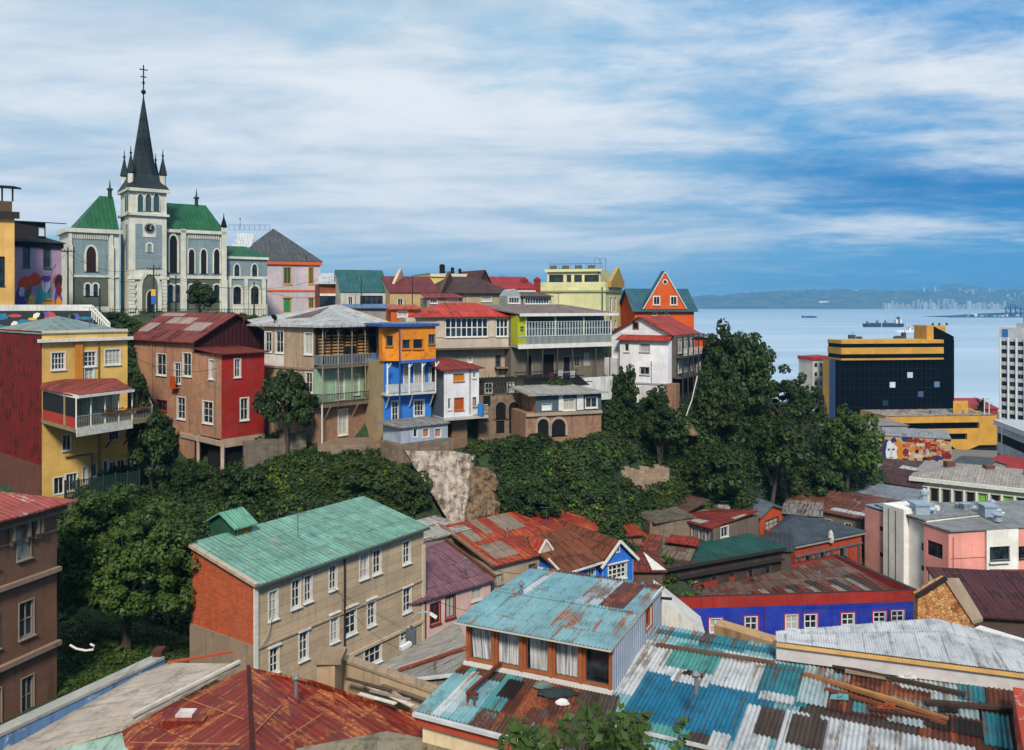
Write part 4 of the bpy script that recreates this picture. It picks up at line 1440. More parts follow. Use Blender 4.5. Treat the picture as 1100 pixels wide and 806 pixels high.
wb2=h.block([A+n*.6+fr*1.2,A+n*.6+fr*3,A+n*3+fr*3,A+n*3+fr*1.2],38.6,zat(451,87),wall('#8a6a4a','brick',.7))
h.rail(v3(B-n*.2-fr*.8,zat(448,87)),v3(B-n*.1+fr*1.0,zat(447,87)),.9,plain('#b5b2aa'),n=8)
h.done()
mb=MB();q=XY(498,89.5);c=V((q.x,q.y,zat(459,89)));mb.tube([c,c+V((0,0,.9))],.45,10);o=mb.build('water_barrel',plain('#27507c',.5,.3),origin=c);tag(o,'blue plastic barrel below the terrace of the small white house','barrel')
mb=MB();q=XY(516.5,88.5);c=V((q.x,q.y,zat(447,88.5)));mb.tube([c,c+V((0,0,1.3))],.35,10);o=mb.build('blue_drum',plain('#2a6fae',.5,.3),origin=c);tag(o,'bright blue drum standing at the end of the white house terrace','barrel')

# ---- long cream house with bright red roof, open stone terraces beneath
h=House('red_roof_house','long cream house with bright red hipped roof and jutting upper floor of windows')
A,B=XY(436,93.8),XY(557.5,98.3)
n=inward(A,B);fr=(B-A).normalized()
zE,zF=zat(341,96),zat(374.5,96)
CRW=wall('#b8aa98',dirt=.35);CR2=wall('#a89580',dirt=.5)
w0=h.block(rect(A,B,9),zF,zE,CRW)
h.win(w0,478.5,342,524,362,nx=8,ny=2,trim=.08,bw=.12,sill=True);h.win(w0,533,342,545.5,361.5,nx=3,ny=2,trim=.08,bw=.12);h.win(w0,550.5,350,555.5,360.5,nx=2,ny=1,trim=.08)
mb=MB()
for k in range(13):
    u=h.hit(w0,452,350)[0]+.0;
for x0,x1 in ((469,477),(525,532),(546,549)):
    mb=MB();ua,ub=h.hit(w0,x0,350)[0],h.hit(w0,x1,350)[0];h.wb(mb,w0,ua,ub,zF+1.3,zE-.2,.003,.08);h.part('pier',mb,CRW)
h.band(w0,zF-.12,zF+.08,.25,plain('#5a4c40'),ext=.2)
A1,B1=A+n*.9,B+n*.9
w1=h.block([A1,B1,B1+n*7,A1+n*7],39.5,zF-.01,CR2)
for a in ((480.5,384.5,486.5,388.5),(502.5,383,507.5,389.5)):
    h.win(w1,*a,nx=1,ny=1,trim=.05)
h.win(w1,532.5,382,537.5,397,nx=1,ny=3,trim=.1,fm=plain('#5a4a42'))
mb=MB();u=h.hit(w1,531,400)[0];h.wb(mb,w1,u,h.len(w1),zat(397,96.5),zat(395.5,96.5),.003,.9);mb.bar(h.pt(w1,u+.2,zat(397,96),.7),h.pt(w1,u+.2,zat(420,96),.0),.1);h.part('ledge',mb,plain('#7a6a5c'))
for k in range(3):
    u=.2
k0,k1=h.hip([A+fr*1.5,B,B+n*9,A+fr*1.5+n*9],zE,zat(326,102)-zE,roofing('#b8341c','#7a2a16',.25,(1.1,5),.45,.2,.35),over=.5,inset=4.5)
h.done()
# stone ruin and verandah under it
h=House('stone_terrace','ruinous stone terraces with arches and a dark pergola below the long cream house','terrace')
A,B=XY(514,90.5),XY(562,92.5)
n=inward(A,B);fr=(B-A).normalized()
SW=wall('#86705c','stone',.8,col2='#5f4b3d')
w0=h.block(rect(A,B,3.5),38.5,zat(424,92),SW)
h.win(w0,519,413,528,426,nx=2,ny=2,trim=.08);
h.win(w0,519,424,527,437,nx=1,ny=1,trim=0,fm=SW,pm=BLACK,fw=0,name='opening',sill=False)
for x0,x1 in ((532,543),(546,557)):
    h.gothic(w0,x0,432,x1,450,fm=SW,pm=BLACK,tr=.2,round_=True,name='arch')
    h.win(w0,x0+1,452,x1-1,466,nx=1,ny=1,trim=0,fw=0,fm=SW,pm=BLACK,sill=False,name='opening')
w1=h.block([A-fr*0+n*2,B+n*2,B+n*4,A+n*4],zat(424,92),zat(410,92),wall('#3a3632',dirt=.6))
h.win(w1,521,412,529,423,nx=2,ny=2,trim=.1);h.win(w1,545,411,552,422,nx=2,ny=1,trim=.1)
mb=MB()
for k in range(14):
    q=A.lerp(B,k/13);mb.bar(v3(q,zat(409,92)),v3(q+n*3.4,zat(408,92)),.1,.14)
mb.bar(v3(A,zat(409.5,92)),v3(B,zat(409.5,92)),.12,.2)
for t in (0,.33,.66,1):
    q=A.lerp(B,t);mb.bar(v3(q,zat(424,92)),v3(q,zat(409,92)),.14)
h.part('pergola',mb,plain('#2b2826',.9,.3))
mb=MB();mb.prism([A-fr*2.4-n*.5,A+fr*1.0-n*.5,A+fr*1.0+n*1,A-fr*2.4+n*1],zat(450,90),zat(448,90));h.part('ledge',mb,plain('#99917f',.8,.5))
h.rail(v3(A,zat(424,92)),v3(B,zat(424,92)),.9,plain('#3c3835'),n=24)
h.done()

# ---- white gallery building
h=House('gallery_house','long grey house with a glazed white verandah floor over a dark recessed storey')
A,B=XY(556,96),XY(657.5,102.5)
n=inward(A,B);fr=(B-A).normalized()
zT,zF=zat(339,96),zat(372.5,96)
L=(B-A).length
GWL=wall('#9ca39f',dirt=.3)
BRR=roofing('#7c6a62','#5a4038',.1,(1.2,6),.4,.25,.4)
# back wall of gallery
A1=A+n*1.6;B1=B+n*1.6
w0=h.block([A1,B1,B1+n*8,A1+n*8],zF,zT,wall('#5c6465',dirt=.4))
for k in range(7):
    u=1.2+k*(L-2.6)/7
    h.winm(w0,u+.3,zF+(.2 if k % 2 else 1.1),u+1.3,zF+2.6,nx=2,ny=2,trim=.08)
mb=MB();mb.prism([A,B,B+n*2,A+n*2],zF-.1,zF+.18);h.part('gallery_floor',mb,plain('#c3c6c4',.6,.3))
mb=MB();mb.bar(v3(A-n*.1,zF-.02),v3(B-n*.1,zF-.02),.12,.5);h.part('fascia',mb,WHITE)
mb=MB()
u=1.05
nB=74
for k in range(nB+1):
    q=A.lerp(B,(1.15+(L-1.3)*k/nB)/L);mb.bar(v3(q,zF+.1),v3(q,zF+1.15),.055)
mb.bar(v3(A,zF+1.17),v3(B,zF+1.17),.12,.1)
h.part('balustrade',mb,plain('#a9b3b4',.6,.2))
mb=MB()
for k in range(31):
    q=A.lerp(B,(1.15+(L-1.3)*k/30)/L)+n*.05
    mb.bar(v3(q,zF+1.2),v3(q,zT-.2 if k % 10==0 else zT-.75),.09 if k % 10 else .2)
mb.bar(v3(A+n*.05,zT-.75),v3(B+n*.05,zT-.75),.07);mb.bar(v3(A+n*.05,zF+2.0),v3(B+n*.05,zF+2.0),.05)
h.part('glazing_bars',mb,plain('#b2bab9',.6,.2))
mb=MB();mb.face([v3(A+n*.12+fr*1.15,zF+1.2),v3(B+n*.12,zF+1.2),v3(B+n*.12,zT-.75),v3(A+n*.12+fr*1.15,zT-.75)])
h.part('glazing',mb,glass('#262e33','#5d6a70',.6))
w2=h.block([A-fr*0,A+fr*1.15,A+fr*1.15+n*1.7,A+n*1.7],zF-.05,zT,wall('#a2a51f',dirt=.3))
h.winm(w2,.35,zF+1.7,.85,zF+2.3,nx=1,ny=1,trim=0,fm=plain('#6c7016'),sill=False)
mb=MB();mb.bar(v3(A-n*.5,zT+.06),v3(B-n*.5+fr*.6,zT+.06),.14,.34);h.part('gutter',mb,WHITE)
mb=MB();mb.slab([v3(A-n*.5,zT+.2),v3(B-n*.5+fr*.6,zT+.2),v3(B+n*5-fr*4,zat(327,108)),v3(A+n*9-fr*2,zat(327,108)),],.12);h.part('roof',mb,BRR)
# recessed dark storey
A2=A+n*1.6;B2=B+n*1.6
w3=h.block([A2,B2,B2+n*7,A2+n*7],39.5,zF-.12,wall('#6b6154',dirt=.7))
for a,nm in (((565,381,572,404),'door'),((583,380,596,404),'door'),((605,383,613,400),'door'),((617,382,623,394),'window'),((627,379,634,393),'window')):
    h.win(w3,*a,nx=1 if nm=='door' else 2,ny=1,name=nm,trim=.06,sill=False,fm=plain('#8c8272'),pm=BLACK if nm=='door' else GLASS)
mb=MB()
for x in (567,583,599,615,640,655):
    q=along(A,fr,x);mb.bar(v3(q,44.6),v3(q,zF-.1),.12)
h.part('post',mb,plain('#3a3733'))
# pergola of dark laths
mb=MB()
z_=zat(409,95)
for k in range(34):
    q=A.lerp(B,.03+.6*k/33);mb.bar(v3(q-n*2.2,z_-.8),v3(q+n*1.0,z_+.4),.09,.1)
for t in (-2.2,-.6,.8):
    mb.bar(v3(A+n*t,z_+(t+.9)*.38+.08),v3(A.lerp(B,.66)+n*t,z_+(t+.9)*.38+.08),.1,.1)
h.part('lath_roof',mb,plain('#15161a',.8,.3))
mb=MB();q0=A.lerp(B,.62);mb.prism([q0-n*.2,B-n*.2,B,q0],43.2,zat(407,99));h.part('white_parapet',mb,wall('#c9c9c6',dirt=.5))
h.done()
# things drying on the rail
for k,(x,c) in enumerate(((600,'#c9cfd6'),(613,'#d8d8da'),(590,'#7a2a24'),(608,'#26376e'))):
    q=along(A-n*.2,fr,x);mb=MB();z0_=zat(399+k,97)
    for t in range(5):
        mb.bar(v3(q+fr*(.14*t)-n*(.03*(t % 2)),z0_-1.2-.1*(t % 2)),v3(q+fr*(.14*t),z0_),.15,.04)
    o=mb.build('hanging_laundry',plain(c,.9,.3),origin=v3(q,z0_))
    tag(o,('pale grey sheet','white sheet','dark red cloth','navy cloth')[k]+' hanging to dry at the dark storey under the verandah','laundry','laundry hung out under the verandah')

# ---- blue grey shed on brick arches
h=House('brick_base_shed','low slate blue annex with a flat grey roof standing on a brick base with arches')
A,B=XY(576,88),XY(646,90.5)
n=inward(A,B);fr=(B-A).normalized()
zT,zF=zat(424.5,88),zat(443.5,88)
w0=h.block(rect(A,B,5),zF,zT,[wall('#4c5a68',dirt=.35)]*3+[BK])
h.win(w0,605,429,617.5,440.5,nx=2,ny=1,trim=.1);h.win(w0,629,427,641.5,438,nx=2,ny=1,trim=.1)
h.win(w0,582,434,592.5,441,nx=1,ny=1,pm=plain('#c8ccd0',.6,.2),trim=.04,sill=False,name='panel')
mb=MB()
for x0,x1 in ((600,604.5),(619.5,626.5)):
    ua,ub=h.hit(w0,x0,432)[0],h.hit(w0,x1,432)[0];h.wb(mb,w0,ua,ub,zF+.1,zT-.1,.003,.07)
h.part('white_panel',mb,WHITE)
h.slab('roof',[v3(A-n*.6-fr*1.1,zT+.1),v3(B-n*.6+fr*.6,zT+.1),v3(B+n*5-fr*1.5,zT+.55),v3(A+n*5-fr*1.3,zT+.55)],roofing('#a3a09a',rust=.12,pitch=.5,cell=(1,6)),.14)
A1=A-fr*1.2
w1=h.block([A1,B,B+n*4.5,A1+n*4.5],38.2,zF-.01,BK)
for x0,x1 in ((577,589),(592,607)):
    h.gothic(w1,x0,450,x1,468,fm=wall('#a8937e',dirt=.5),pm=BLACK,tr=.25,round_=True,name='arch')
mb=MB();h.wb(mb,w1,0,h.len(w1),zF-.35,zF-.02,.003,.25);h.part('ledge',mb,wall('#9a8a78',dirt=.6))
h.done()

# ---- roofs behind
def simple(name,label,pxa,da,pxb,db,z0,ytop,dpt,wmat,group=None):
    A,B=XY(pxa,da),XY(pxb,db)
    h=House(name,label,'house',group)
    i=h.block(rect(A,B,dpt),z0,zat(ytop,(da+db)/2),wmat)
    return h,i,rect(A,B,dpt),zat(ytop,(da+db)/2)


h,i,pts,zt=simple('teal_roof_house','white walled house with a teal green gabled roof behind the red roofed one',366,114,418,116,48,314,9,wall('#b3b0a6',dirt=.3))
h.gable(pts,zt,zat(291,121)-zt,roofing('#1d5b5c','#123c40',.1,(1.4,6),.5,.2,.4),over=.1,rf=.75)
h.win(i,374,319,379,328,nx=2,ny=1);h.win(i,387,318,411,331,nx=4,ny=1,fm=plain('#4a4d50'),pm=GLASSD,trim=.05)
h.done()
A,B=XY(418,116),XY(434,124)
n=V((-.2,1)).normalized()
h=House('cream_gable','tall cream coloured party gable wall beside the teal roof','wall')
h.r=root(h.name,(A.x,A.y,50),h.label,h.cat)
mb=MB();zt=zat(312,116)
q=[A,A+V((3.0,9.5))]
t_=V((.35,0))
def gprof(a,b,z0,z1,zp,th=.4):
    mb=MB();m_=a.lerp(b,.55);d_=V(((b-a).y,-(b-a).x)).normalized()*th
    P5=[v3(a,z0),v3(b,z0),v3(b,z1),v3(m_,zp),v3(a,z1)]
    Q5=[p+V((d_.x,d_.y,0)) for p in P5]
    mb.face(P5[::-1]);mb.face(Q5)
    for k in range(5):
        j=(k+1) % 5;mb.face([P5[k],P5[j],Q5[j],Q5[k]])
    return mb
a=XY(417,114.5);b=XY(437,122)
gprof(a,b,49,zat(313,115),zat(289.5,120)).build('gable_wall',wall('#c0a383',dirt=.4),h.r)
h2,i,pts,zt=simple('maroon_roof_house','cream house with a plain maroon gabled roof between two party gables',419,112,472,114,48,315,9,wall('#b39a6c',dirt=.5))
h2.gable(pts,zt,zat(297.5,118)-zt,roofing('#6e2020','#431514',.15,(1.2,5),.5,.3,.4),over=.1,rf=.8)
h2.win(i,427,321,433,328,nx=2,ny=1)
h2.done()
h3=House('brown_gable','dark stepped party gable between the maroon and brown roofs','wall');a=XY(471,112.5);b=XY(488,120)
h3.r=root(h3.name,(a.x,a.y,50),h3.label,h3.cat)
gprof(a,b,49,zat(314,113),zat(292,118)).build('gable_wall',wall('#4e3a2c',dirt=.6),h3.r)
h,i,pts,zt=simple('brown_roof_house','low cream house under a broad dark brown hipped roof',482,113,548,117,48,315.5,12,wall('#a89b80',dirt=.4))
h.hip(pts,zt,zat(298,120)-zt,roofing('#4a2a22','#2c1814',.2,(.6,.5),.1,.6,.3),over=.5,inset=3)
h.win(i,517,319,528,324,nx=4,ny=1)
h.done()
h,i,pts,zt=simple('yellow_back_house','yellow flat roofed house with water tanks seen above the brown roof',462,130,516,133,50,295,10,wall('#c9b066',dirt=.3))
h.win(i,493,298,504,305,nx=3,ny=1);h.band(i,zt-.4,zt+.1,.2,CREAM)
h.slab('roof',[v3(q,zt+.15) for q in pts],roofing('#77706a'),.12)
h.done()
for k,(x,w_,hh) in enumerate(((475,.9,1.5),(486,.55,1.0),(494,.5,.8))):
    q=XY(x,132);c=V((q.x,q.y,zt+.15));mb=MB()
    mb.tube([c,c+V((0,0,hh*.9)),c+V((0,0,hh))],[w_*.5,w_*.5,w_*.2],10)
    for a in (0,2,4): mb.bar(c+V((math.cos(a)*w_*.5,math.sin(a)*w_*.5,0)),c+V((math.cos(a)*w_*.6,math.sin(a)*w_*.6,hh*.3)),.08)
    o=mb.build('water_tank',BLACK,origin=c);tag(o,('largest black water tank on the yellow flat roof','middle black water tank on the yellow flat roof','smallest black water tank on the yellow flat roof')[k],'water tank','water tanks on the yellow roof')
h,i,pts,zt=simple('dark_gable_house','narrow house with a steep dark red gable roof beside the yellow one',514,127,527,128,49,304,8,wall('#3a2420',dirt=.4))
h.gable(pts,zt,zat(291,128)-zt,roofing('#54201c','#2e1412',.2),over=.3,axis=1);h.done()
h,i,pts,zt=simple('scarlet_roof_house','low house with a scarlet roof just left of the pale yellow green building',528,126,575,129,49,310,9,wall('#8e8474',dirt=.4))
h.gable(pts,zt,zat(298,131)-zt,roofing('#9c1f1b','#5a1613',.1,(1,4),.4,.2,.4),over=.3)
h.band(i,zt-.5,zt+.05,.15,plain('#cfc8bc'));h.done()
for k,x in enumerate((563,577)):
    q=XY(x,131);c=V((q.x,q.y,zat(303,131)));mb=MB()
    mb.tube([c,c+V((0,0,.4)),c+V((0,0,.8))],[.6,.6,.1],10)
    mb.box(c.x-.5,c.y-.5,c.z-2.5,c.x+.5,c.y+.5,c.z)
    o=mb.build('roof_tank',plain('#7a1c18',.6,.3),origin=c);tag(o,('red drum shaped tank at the ridge of the scarlet roof','red drum shaped tank nearest the pale yellow green building')[k],'tank','red tanks on the roofs')
h,i,pts,zt=simple('lean_to','red corrugated lean-to with glazed sides in front of the brown roof',459,106,497,107.5,50,320,4,wall('#8d8675',dirt=.5))
h.win(i,462,321,470,326,nx=3,ny=1,trim=.04);h.win(i,480,321,492,326,nx=4,ny=1,trim=.04)
h.slab('roof',[v3(pts[0]-V((.3,.4)),zt+.05),v3(pts[1]+V((.3,-.4)),zt+.05),v3(pts[2],zt+.6),v3(pts[3],zt+.6)],roofing('#8a2a22',rust=.3,pitch=.4),.1)
h.done()
h,i,pts,zt=simple('roof_cabin','small glazed cabin with a rounded metal roof behind the brown gallery roof',545,106,560,106.5,51,318,4,plain('#9ea2a0'))
h.win(i,546.5,320,558,326,nx=4,ny=1,trim=.04)
mb=MB();a,b,c,d=pts;
prof=[(t,math.sin(math.pi*t)*.9) for t in np.linspace(0,1,9)]
for (t0,h0),(t1,h1) in zip(prof,prof[1:]):
    mb.face([v3(a.lerp(b,t0),zt+h0),v3(a.lerp(b,t1),zt+h1),v3(d.lerp(c,t1),zt+h1),v3(d.lerp(c,t0),zt+h0)])
mb.face([v3(a.lerp(b,t),zt+hh) for t,hh in prof][::1]);mb.face([v3(d.lerp(c,t),zt+hh) for t,hh in prof][::-1])
h.part('roof',mb,plain('#8e9599',.5,.3));h.done()
h,i,pts,zt=simple('roof_gallery','long low glazed hut with a brown sheet roof behind the verandah house',562,106.5,592,108,51,318.5,4,plain('#8f8a80'))
h.win(i,564,320,590,326.5,nx=9,ny=1,trim=.04)
h.slab('roof',[v3(pts[0]-V((.3,.4)),zt+.05),v3(pts[1]+V((.3,-.4)),zt+.05),v3(pts[2],zt+.6),v3(pts[3],zt+.6)],roofing('#5b4a44',rust=.2,pitch=.4),.1);h.done()
h,i,pts,zt=simple('brick_hut','small orange brick house with white flat roofs next to the grey house',343.5,120,366,121,49,305,6,[wall('#9c4a26','brick',.4)]*4)
mb=MB();h.wb(mb,i,0,h.len(i),zat(318,120),zat(315.5,120),.003,.3);h.part('white_ledge',mb,WHITE)
mb=MB();h.wb(mb,i,0,h.len(i),zat(329,120),zat(318.5,120),.003,.12);h.part('glazed_strip',mb,GLASSD)
h.slab('roof',[v3(pts[0]-V((.3,.6)),zt+.1),v3(pts[1]+V((.3,-.6)),zt+.1),v3(pts[2]+V((2,4)),zt+1.9),v3(pts[3]+V((0,4)),zt+1.9)],roofing('#c4c7c8',rust=.05,pitch=.4),.15);h.done()
h,i,pts,zt=simple('low_back_house','low white sheds with blue laundry in front of the teal roofed house',372,104,430,106,49,331,5,[wall('#8d8a84',dirt=.5)]*4)
h.slab('roof',[v3(pts[0]-V((.3,.4)),zt+.05),v3(pts[1]+V((.3,-.4)),zt+.05),v3(pts[2],zt+.5),v3(pts[3],zt+.5)],roofing('#5f7fa5',rust=.1,pitch=.4),.1);h.done()
h,i,pts,zt=simple('orange_dormer','orange roof hut with a dark window at the near end of the bright red roof',420,97,452,98,50,332,4,[wall('#b5561f',dirt=.4)]*4)
h.win(i,427,334,438,341,nx=2,ny=1,trim=.05)
h.slab('roof',[v3(pts[0]-V((.3,.4)),zt+.05),v3(pts[1]+V((.3,-.4)),zt+.05),v3(pts[2],zt+.5),v3(pts[3],zt+.5)],roofing('#c0501c',rust=.1,pitch=.4),.12);h.done()

# ---- pale yellow green block
h=House('yellow_green_block','large pale yellow green building with a set back roof storey and roof terrace','building')
C_,L_=XY(650.5,128),XY(576,132)
R_=XY(668.5,136)
zt=zat(308.5,128)
YG=wall('#cfcc9a',dirt=.2)
w0=h.block([L_,C_,R_,L_+(R_-C_)],45,zt,YG)
fr=(C_-L_).normalized();n=inward(L_,C_)
h.band(w0,zat(314,129),zat(312,129),.2,plain('#8f9468'),ext=.2);h.band(w0+1,zat(314,129),zat(312,129),.2,plain('#8f9468'))
for x in (655.8,660.6):
    h.win(w0+1,x-1,319.5,x+1.3,335,nx=1,ny=2,trim=.08);h.win(w0+1,x-1,344,x+1.3,352,nx=1,ny=1,trim=.08)
sb=[along(L_+n*1.2,fr,588),along(C_+n*1.2,fr,645)]
zs2=zat(289.5,129)
w1=h.block([sb[0],sb[1],sb[1]+n*6,sb[0]+n*6],zt-.2,zs2,YG)
for x0,x1,q in ((590,605,5),(609,613.5,2),(617,625,3),(628,642.5,5)):
    h.win(w1,x0,295.5,x1,304.5,nx=q,ny=1,fm=plain('#3a2e26'),pm=GLASSD,trim=.03,sill=False)
h.band(w1,zs2-.3,zs2+.12,.4,plain('#c7cc98'),ext=.3)
h.parapet([L_,C_,R_,L_+(R_-C_)],zt,.8,YG,roof=roofing('#8a8a84'))
mb=MB();gprofA=C_+(R_-C_)*.15;gprofB=C_+(R_-C_)*.95
gprof(gprofA,gprofB,zt,zt+.9,zat(287,132),.5).build('gable',wall('#a88a45',dirt=.4),h.r)
h.rail(v3(sb[0]+n*1,zs2+.1),v3(sb[1]+n*1,zs2+.1),.9,plain('#4c4c4e'),n=10,bal=.05)
mb=MB()
for x in (595,608,622,636):
    q=along(sb[0]+n*2,fr,x);mb=MB();mb.box(q.x-.6,q.y,zs2+.1,q.x+.5,q.y+.8,zs2+.8);h.part('roof_unit',mb,plain('#55544f',.7,.5))
mb=MB()
for x in (641,648):
    q=along(sb[0]+n*3,fr,x)
    for dx_ in (-.4,.4): mb.bar(v3(q+fr*dx_,zs2),v3(q+fr*dx_,zs2+1.9),.08)
    mb.bar(v3(q-fr*.4,zs2+1.9),v3(q+fr*.4,zs2+1.9),.08)
h.part('roof_frame',mb,plain('#4a6c86'))
mb=MB();mb.tube([h.pt(w0,h.len(w0)-.5,47,.1),h.pt(w0,h.len(w0)-.5,zt,.1)],.12,6);mb.tube([h.pt(w1,h.len(w1)-.3,zt,.1),h.pt(w1,h.len(w1)-.3,zs2,.1)],.1,6);h.part('downpipe',mb,plain('#2e5a4a'))
h.done()

# ---- orange gabled house with teal roof
h=House('orange_house','bright orange house with a steep gable and a teal metal roof overlooking the bay')
A,B=XY(682,128),XY(745.5,129.5)
n=inward(A,B);fr=(B-A).normalized()
OG=wall('#d4571a','siding',.15,pitch=.3)
zE=zat(332.5,128)
pts=rect(A,B,8)
w0=h.block(pts,46,zE,OG)
TL=roofing('#2a5a68','#1e4450',.05,(.5,8),.5,.15,.5)
k0,k1=h.gable(pts,zE,zat(311,132)-zE,TL,over=.5,rf=.5)
g0,g1=along(A-n*.25,fr,690.5),along(A-n*.25,fr,737.5)
gp=(g0+g1)/2;zp=zat(292.5,128)
mb=MB()
gg=[v3(g0,zE+.05),v3(g1,zE+.05),v3(gp,zp)]
mb.face(gg);
bk=[p+V((n.x,n.y,0))*1.6 for p in gg]
mb.face([gg[0],bk[0],bk[2],gg[2]]);mb.face([gg[2],bk[2],bk[1],gg[1]]);mb.face(bk[::-1])
h.part('gable_wall',mb,OG)
mb=MB();e=V((-n.x,-n.y,0))*.12
for s_,q in ((-1,gg[0]),(1,gg[1])):
    ex=V((fr.x,fr.y,0))*s_*.08
    mb.slab([q+e+ex-V((0,0,.1)),gg[2]+e+V((0,0,.25)),gg[2]+V((n.x,n.y,0))*1.6+V((0,0,.25)),q+V((n.x,n.y,0))*1.6+ex-V((0,0,.1))],.12)
h.part('gable_roof',mb,TL)
mb=MB()
for q in (gg[0],gg[1]): mb.bar(q+e*1.3,gg[2]+e*1.3+V((0,0,.1)),.06,.14)
h.part('barge_board',mb,plain('#c6c4ba'))
wv=len(h.w);h.w.append(dict(A=g0,B=g1,z0=zE,z1=zp,m=None,op=[]))
for x in (705.2,723.5):
    h.win(wv,x-3.4,318.5,x+3.4,327.5,nx=2,ny=1,hole=False,trim=.14)
cu,cz=h.hit(wv,714.2,303)
mb=MB();n_=14
for r_,o_,mi in ((.42,.09,0),(.28,.11,1)):
    mb.face([h.pt(wv,cu+math.cos(2*math.pi*k/n_)*r_,cz+math.sin(2*math.pi*k/n_)*r_,o_) for k in range(n_)],mi)
h.part('round_window',mb,[WHITE,GLASSD])
h.win(w0,701.5,336,705,339.5,nx=2,ny=1,trim=.1);h.win(w0,714.5,336,718,339.5,nx=2,ny=1,trim=.1)
h.done()

# ---- white gabled house
h=House('white_gable_house','white house with a red roof and dark timber galleries on its side above the trees')
A,B=XY(657,111.5),XY(720.5,107)
n=inward(A,B);fr=(B-A).normalized()
WW=wall('#dcdade','siding',.2,pitch=.5)
zE=zat(359,107)
pts=rect(A,B,9)
w0=h.block(pts,42,zE,[WW,wall('#3f3f42',dirt=.4),WW,WW])
RRF=roofing('#a8361c','#62200f',.25,(.9,3),.3,.3,.4)
k0,k1=h.gable(pts,zE,zat(341,109)-zE,RRF,over=.5,axis=1,wmat=WW)
# front block
F0,F1=along(A-n*1.1,fr,665.8),along(A-n*1.1,fr,718)
zF=zat(366,106)
w1=h.block([F0,F1,F1+n*1.2,F0+n*1.2],42.0,zF,wall('#e2e0e4',dirt=.22))
h.win(w1,687.5,370,698,378,nx=2,ny=1,trim=.1,fm=plain('#aaa8aa'));h.win(w1,687.5,394.5,697.5,402.5,nx=2,ny=1,trim=.1,fm=plain('#aaa8aa'));h.win(w1,671,369.5,675.5,377.5,nx=1,ny=1,trim=.2)
h.win(wv if False else w0,679.5,346,686,353,nx=2,ny=2,trim=.1,hole=False) if False else None
cu,cz=h.hit(w0,683,350);mb=MB();h.wb(mb,w0,cu-.45,cu+.45,cz-.5,cz+.5,.01,.06);f=h.part('attic_window',mb,plain('#8a5a50'));mb=MB();h.wb(mb,w0,cu-.32,cu+.32,cz-.38,cz+.38,.06,.08);h.part('pane',mb,GLASSD,f)
h.slab('skirt_roof',[v3(F0-n*.5-fr*.4,zF),v3(F1-n*.5+fr*.3,zF),v3(F1+n*1.2+fr*.2,zF+.65),v3(F0+n*1.2-fr*.2,zF+.65)],RRF,.1)
h.band(w1,zat(414.5,106),zat(412.5,106),.1,plain('#9a98a0'))
mb=MB();mb.bar(h.pt(w1,h.hit(w1,700,400)[0],zat(412,106),.1),h.pt(w1,h.hit(w1,700,400)[0],zat(389,106),.1),.08);h.part('downpipe',mb,GREY)
# timber gallery along the side
g0,g1=B+fr*1.6,B+fr*1.6+n*9.5
for z_,nm in ((zat(383,107),1),(zat(405,107),2)):
    mb=MB();mb.prism([B,g0,g1,B+n*9.5],z_-.2,z_);h.part('gallery_floor',mb,plain('#4a4644'))
    h.rail(v3(g0,z_),v3(g1,z_),1.0,plain('#b9b6b4') if nm==1 else plain('#4a4644'),n=20,bal=.08)
mb=MB()
for t in np.linspace(0,1,6):
    q=g0.lerp(g1,t);mb.bar(v3(q,42.5),v3(q,zE-.1),.16)
h.part('post',mb,plain('#262528'))
gi=h.block([g0+n*.0-fr*.9,g1-fr*.9,g1-fr*1.5,g0-fr*1.5],zat(405,107),zE-.2,plain('#55504d'))
for k in range(4):
    h.winm(gi,.8+k*2.2,zat(382,107)+.3,2.0+k*2.2,zE-.7,nx=2,ny=1,trim=.1);h.winm(gi,.8+k*2.2,zat(405,107)+.5,2.0+k*2.2,zat(385,107)-.3,nx=2,ny=1,trim=.1)
# base
b0,b1=along(F0,fr,687),along(F0,fr,703)
h.block([b0-n*.1,b1-n*.1,b1,b0],41,zat(416,106),wall('#c5c2c4',dirt=.4));b2=along(F0,fr,716.5);b3=along(F0,fr,727);h.block([b2-n*.3,b3-n*.3,b3+n*1,b2+n*1],40,zat(412,106),BK)
L0=along(A-n*.4,fr,648);h.block([L0,A-n*.4+fr*1,A+n*3+fr,L0+n*3],42,zat(386,109),wall('#b9b9bd',dirt=.4))
h.done()

h=House('cliff_hut','small hut with an orange upper wall over white sheeting at the edge of the trees','shed')
A,B=XY(742,112),XY(760.5,113)
n=inward(A,B);fr=(B-A).normalized()
w0=h.block(rect(A,B,4),zat(381,112),zat(363,112),wall('#d0491a',dirt=.2))
w1=h.block([A+n*.3,B-fr*.4+n*.3,B-fr*.4+n*4,A+n*4],zat(401,112),zat(381,112)-.01,wall('#b9bcc4','tin',.3,pitch=.4))
w2=h.block([A-fr*3,A-fr*.02+n*.5,A+n*3,A-fr*3+n*3],zat(400,112),zat(366,112),wall('#37383b',dirt=.4))
h.winm(w2,.6,zat(380,112),2.2,zat(369,112),nx=2,ny=1,fm=plain('#8a5530'),trim=.08)
mb=MB();h.wb(mb,w0,0,h.len(w0),zat(382,112) ,zat(377,112),.003,.6);h.part('dark_canopy',mb,plain('#1c1a1b'))
h.slab('roof',[v3(A-fr*3.6-n*.5,zat(361.5,111)),v3(B+fr*.5-n*.5,zat(361,111)),v3(B+fr*.3+n*4.4,zat(356,115)),v3(A-fr*3.6+n*4.4,zat(356,115))],roofing('#59646c',rust=.1,pitch=.5),.15)
h.done()
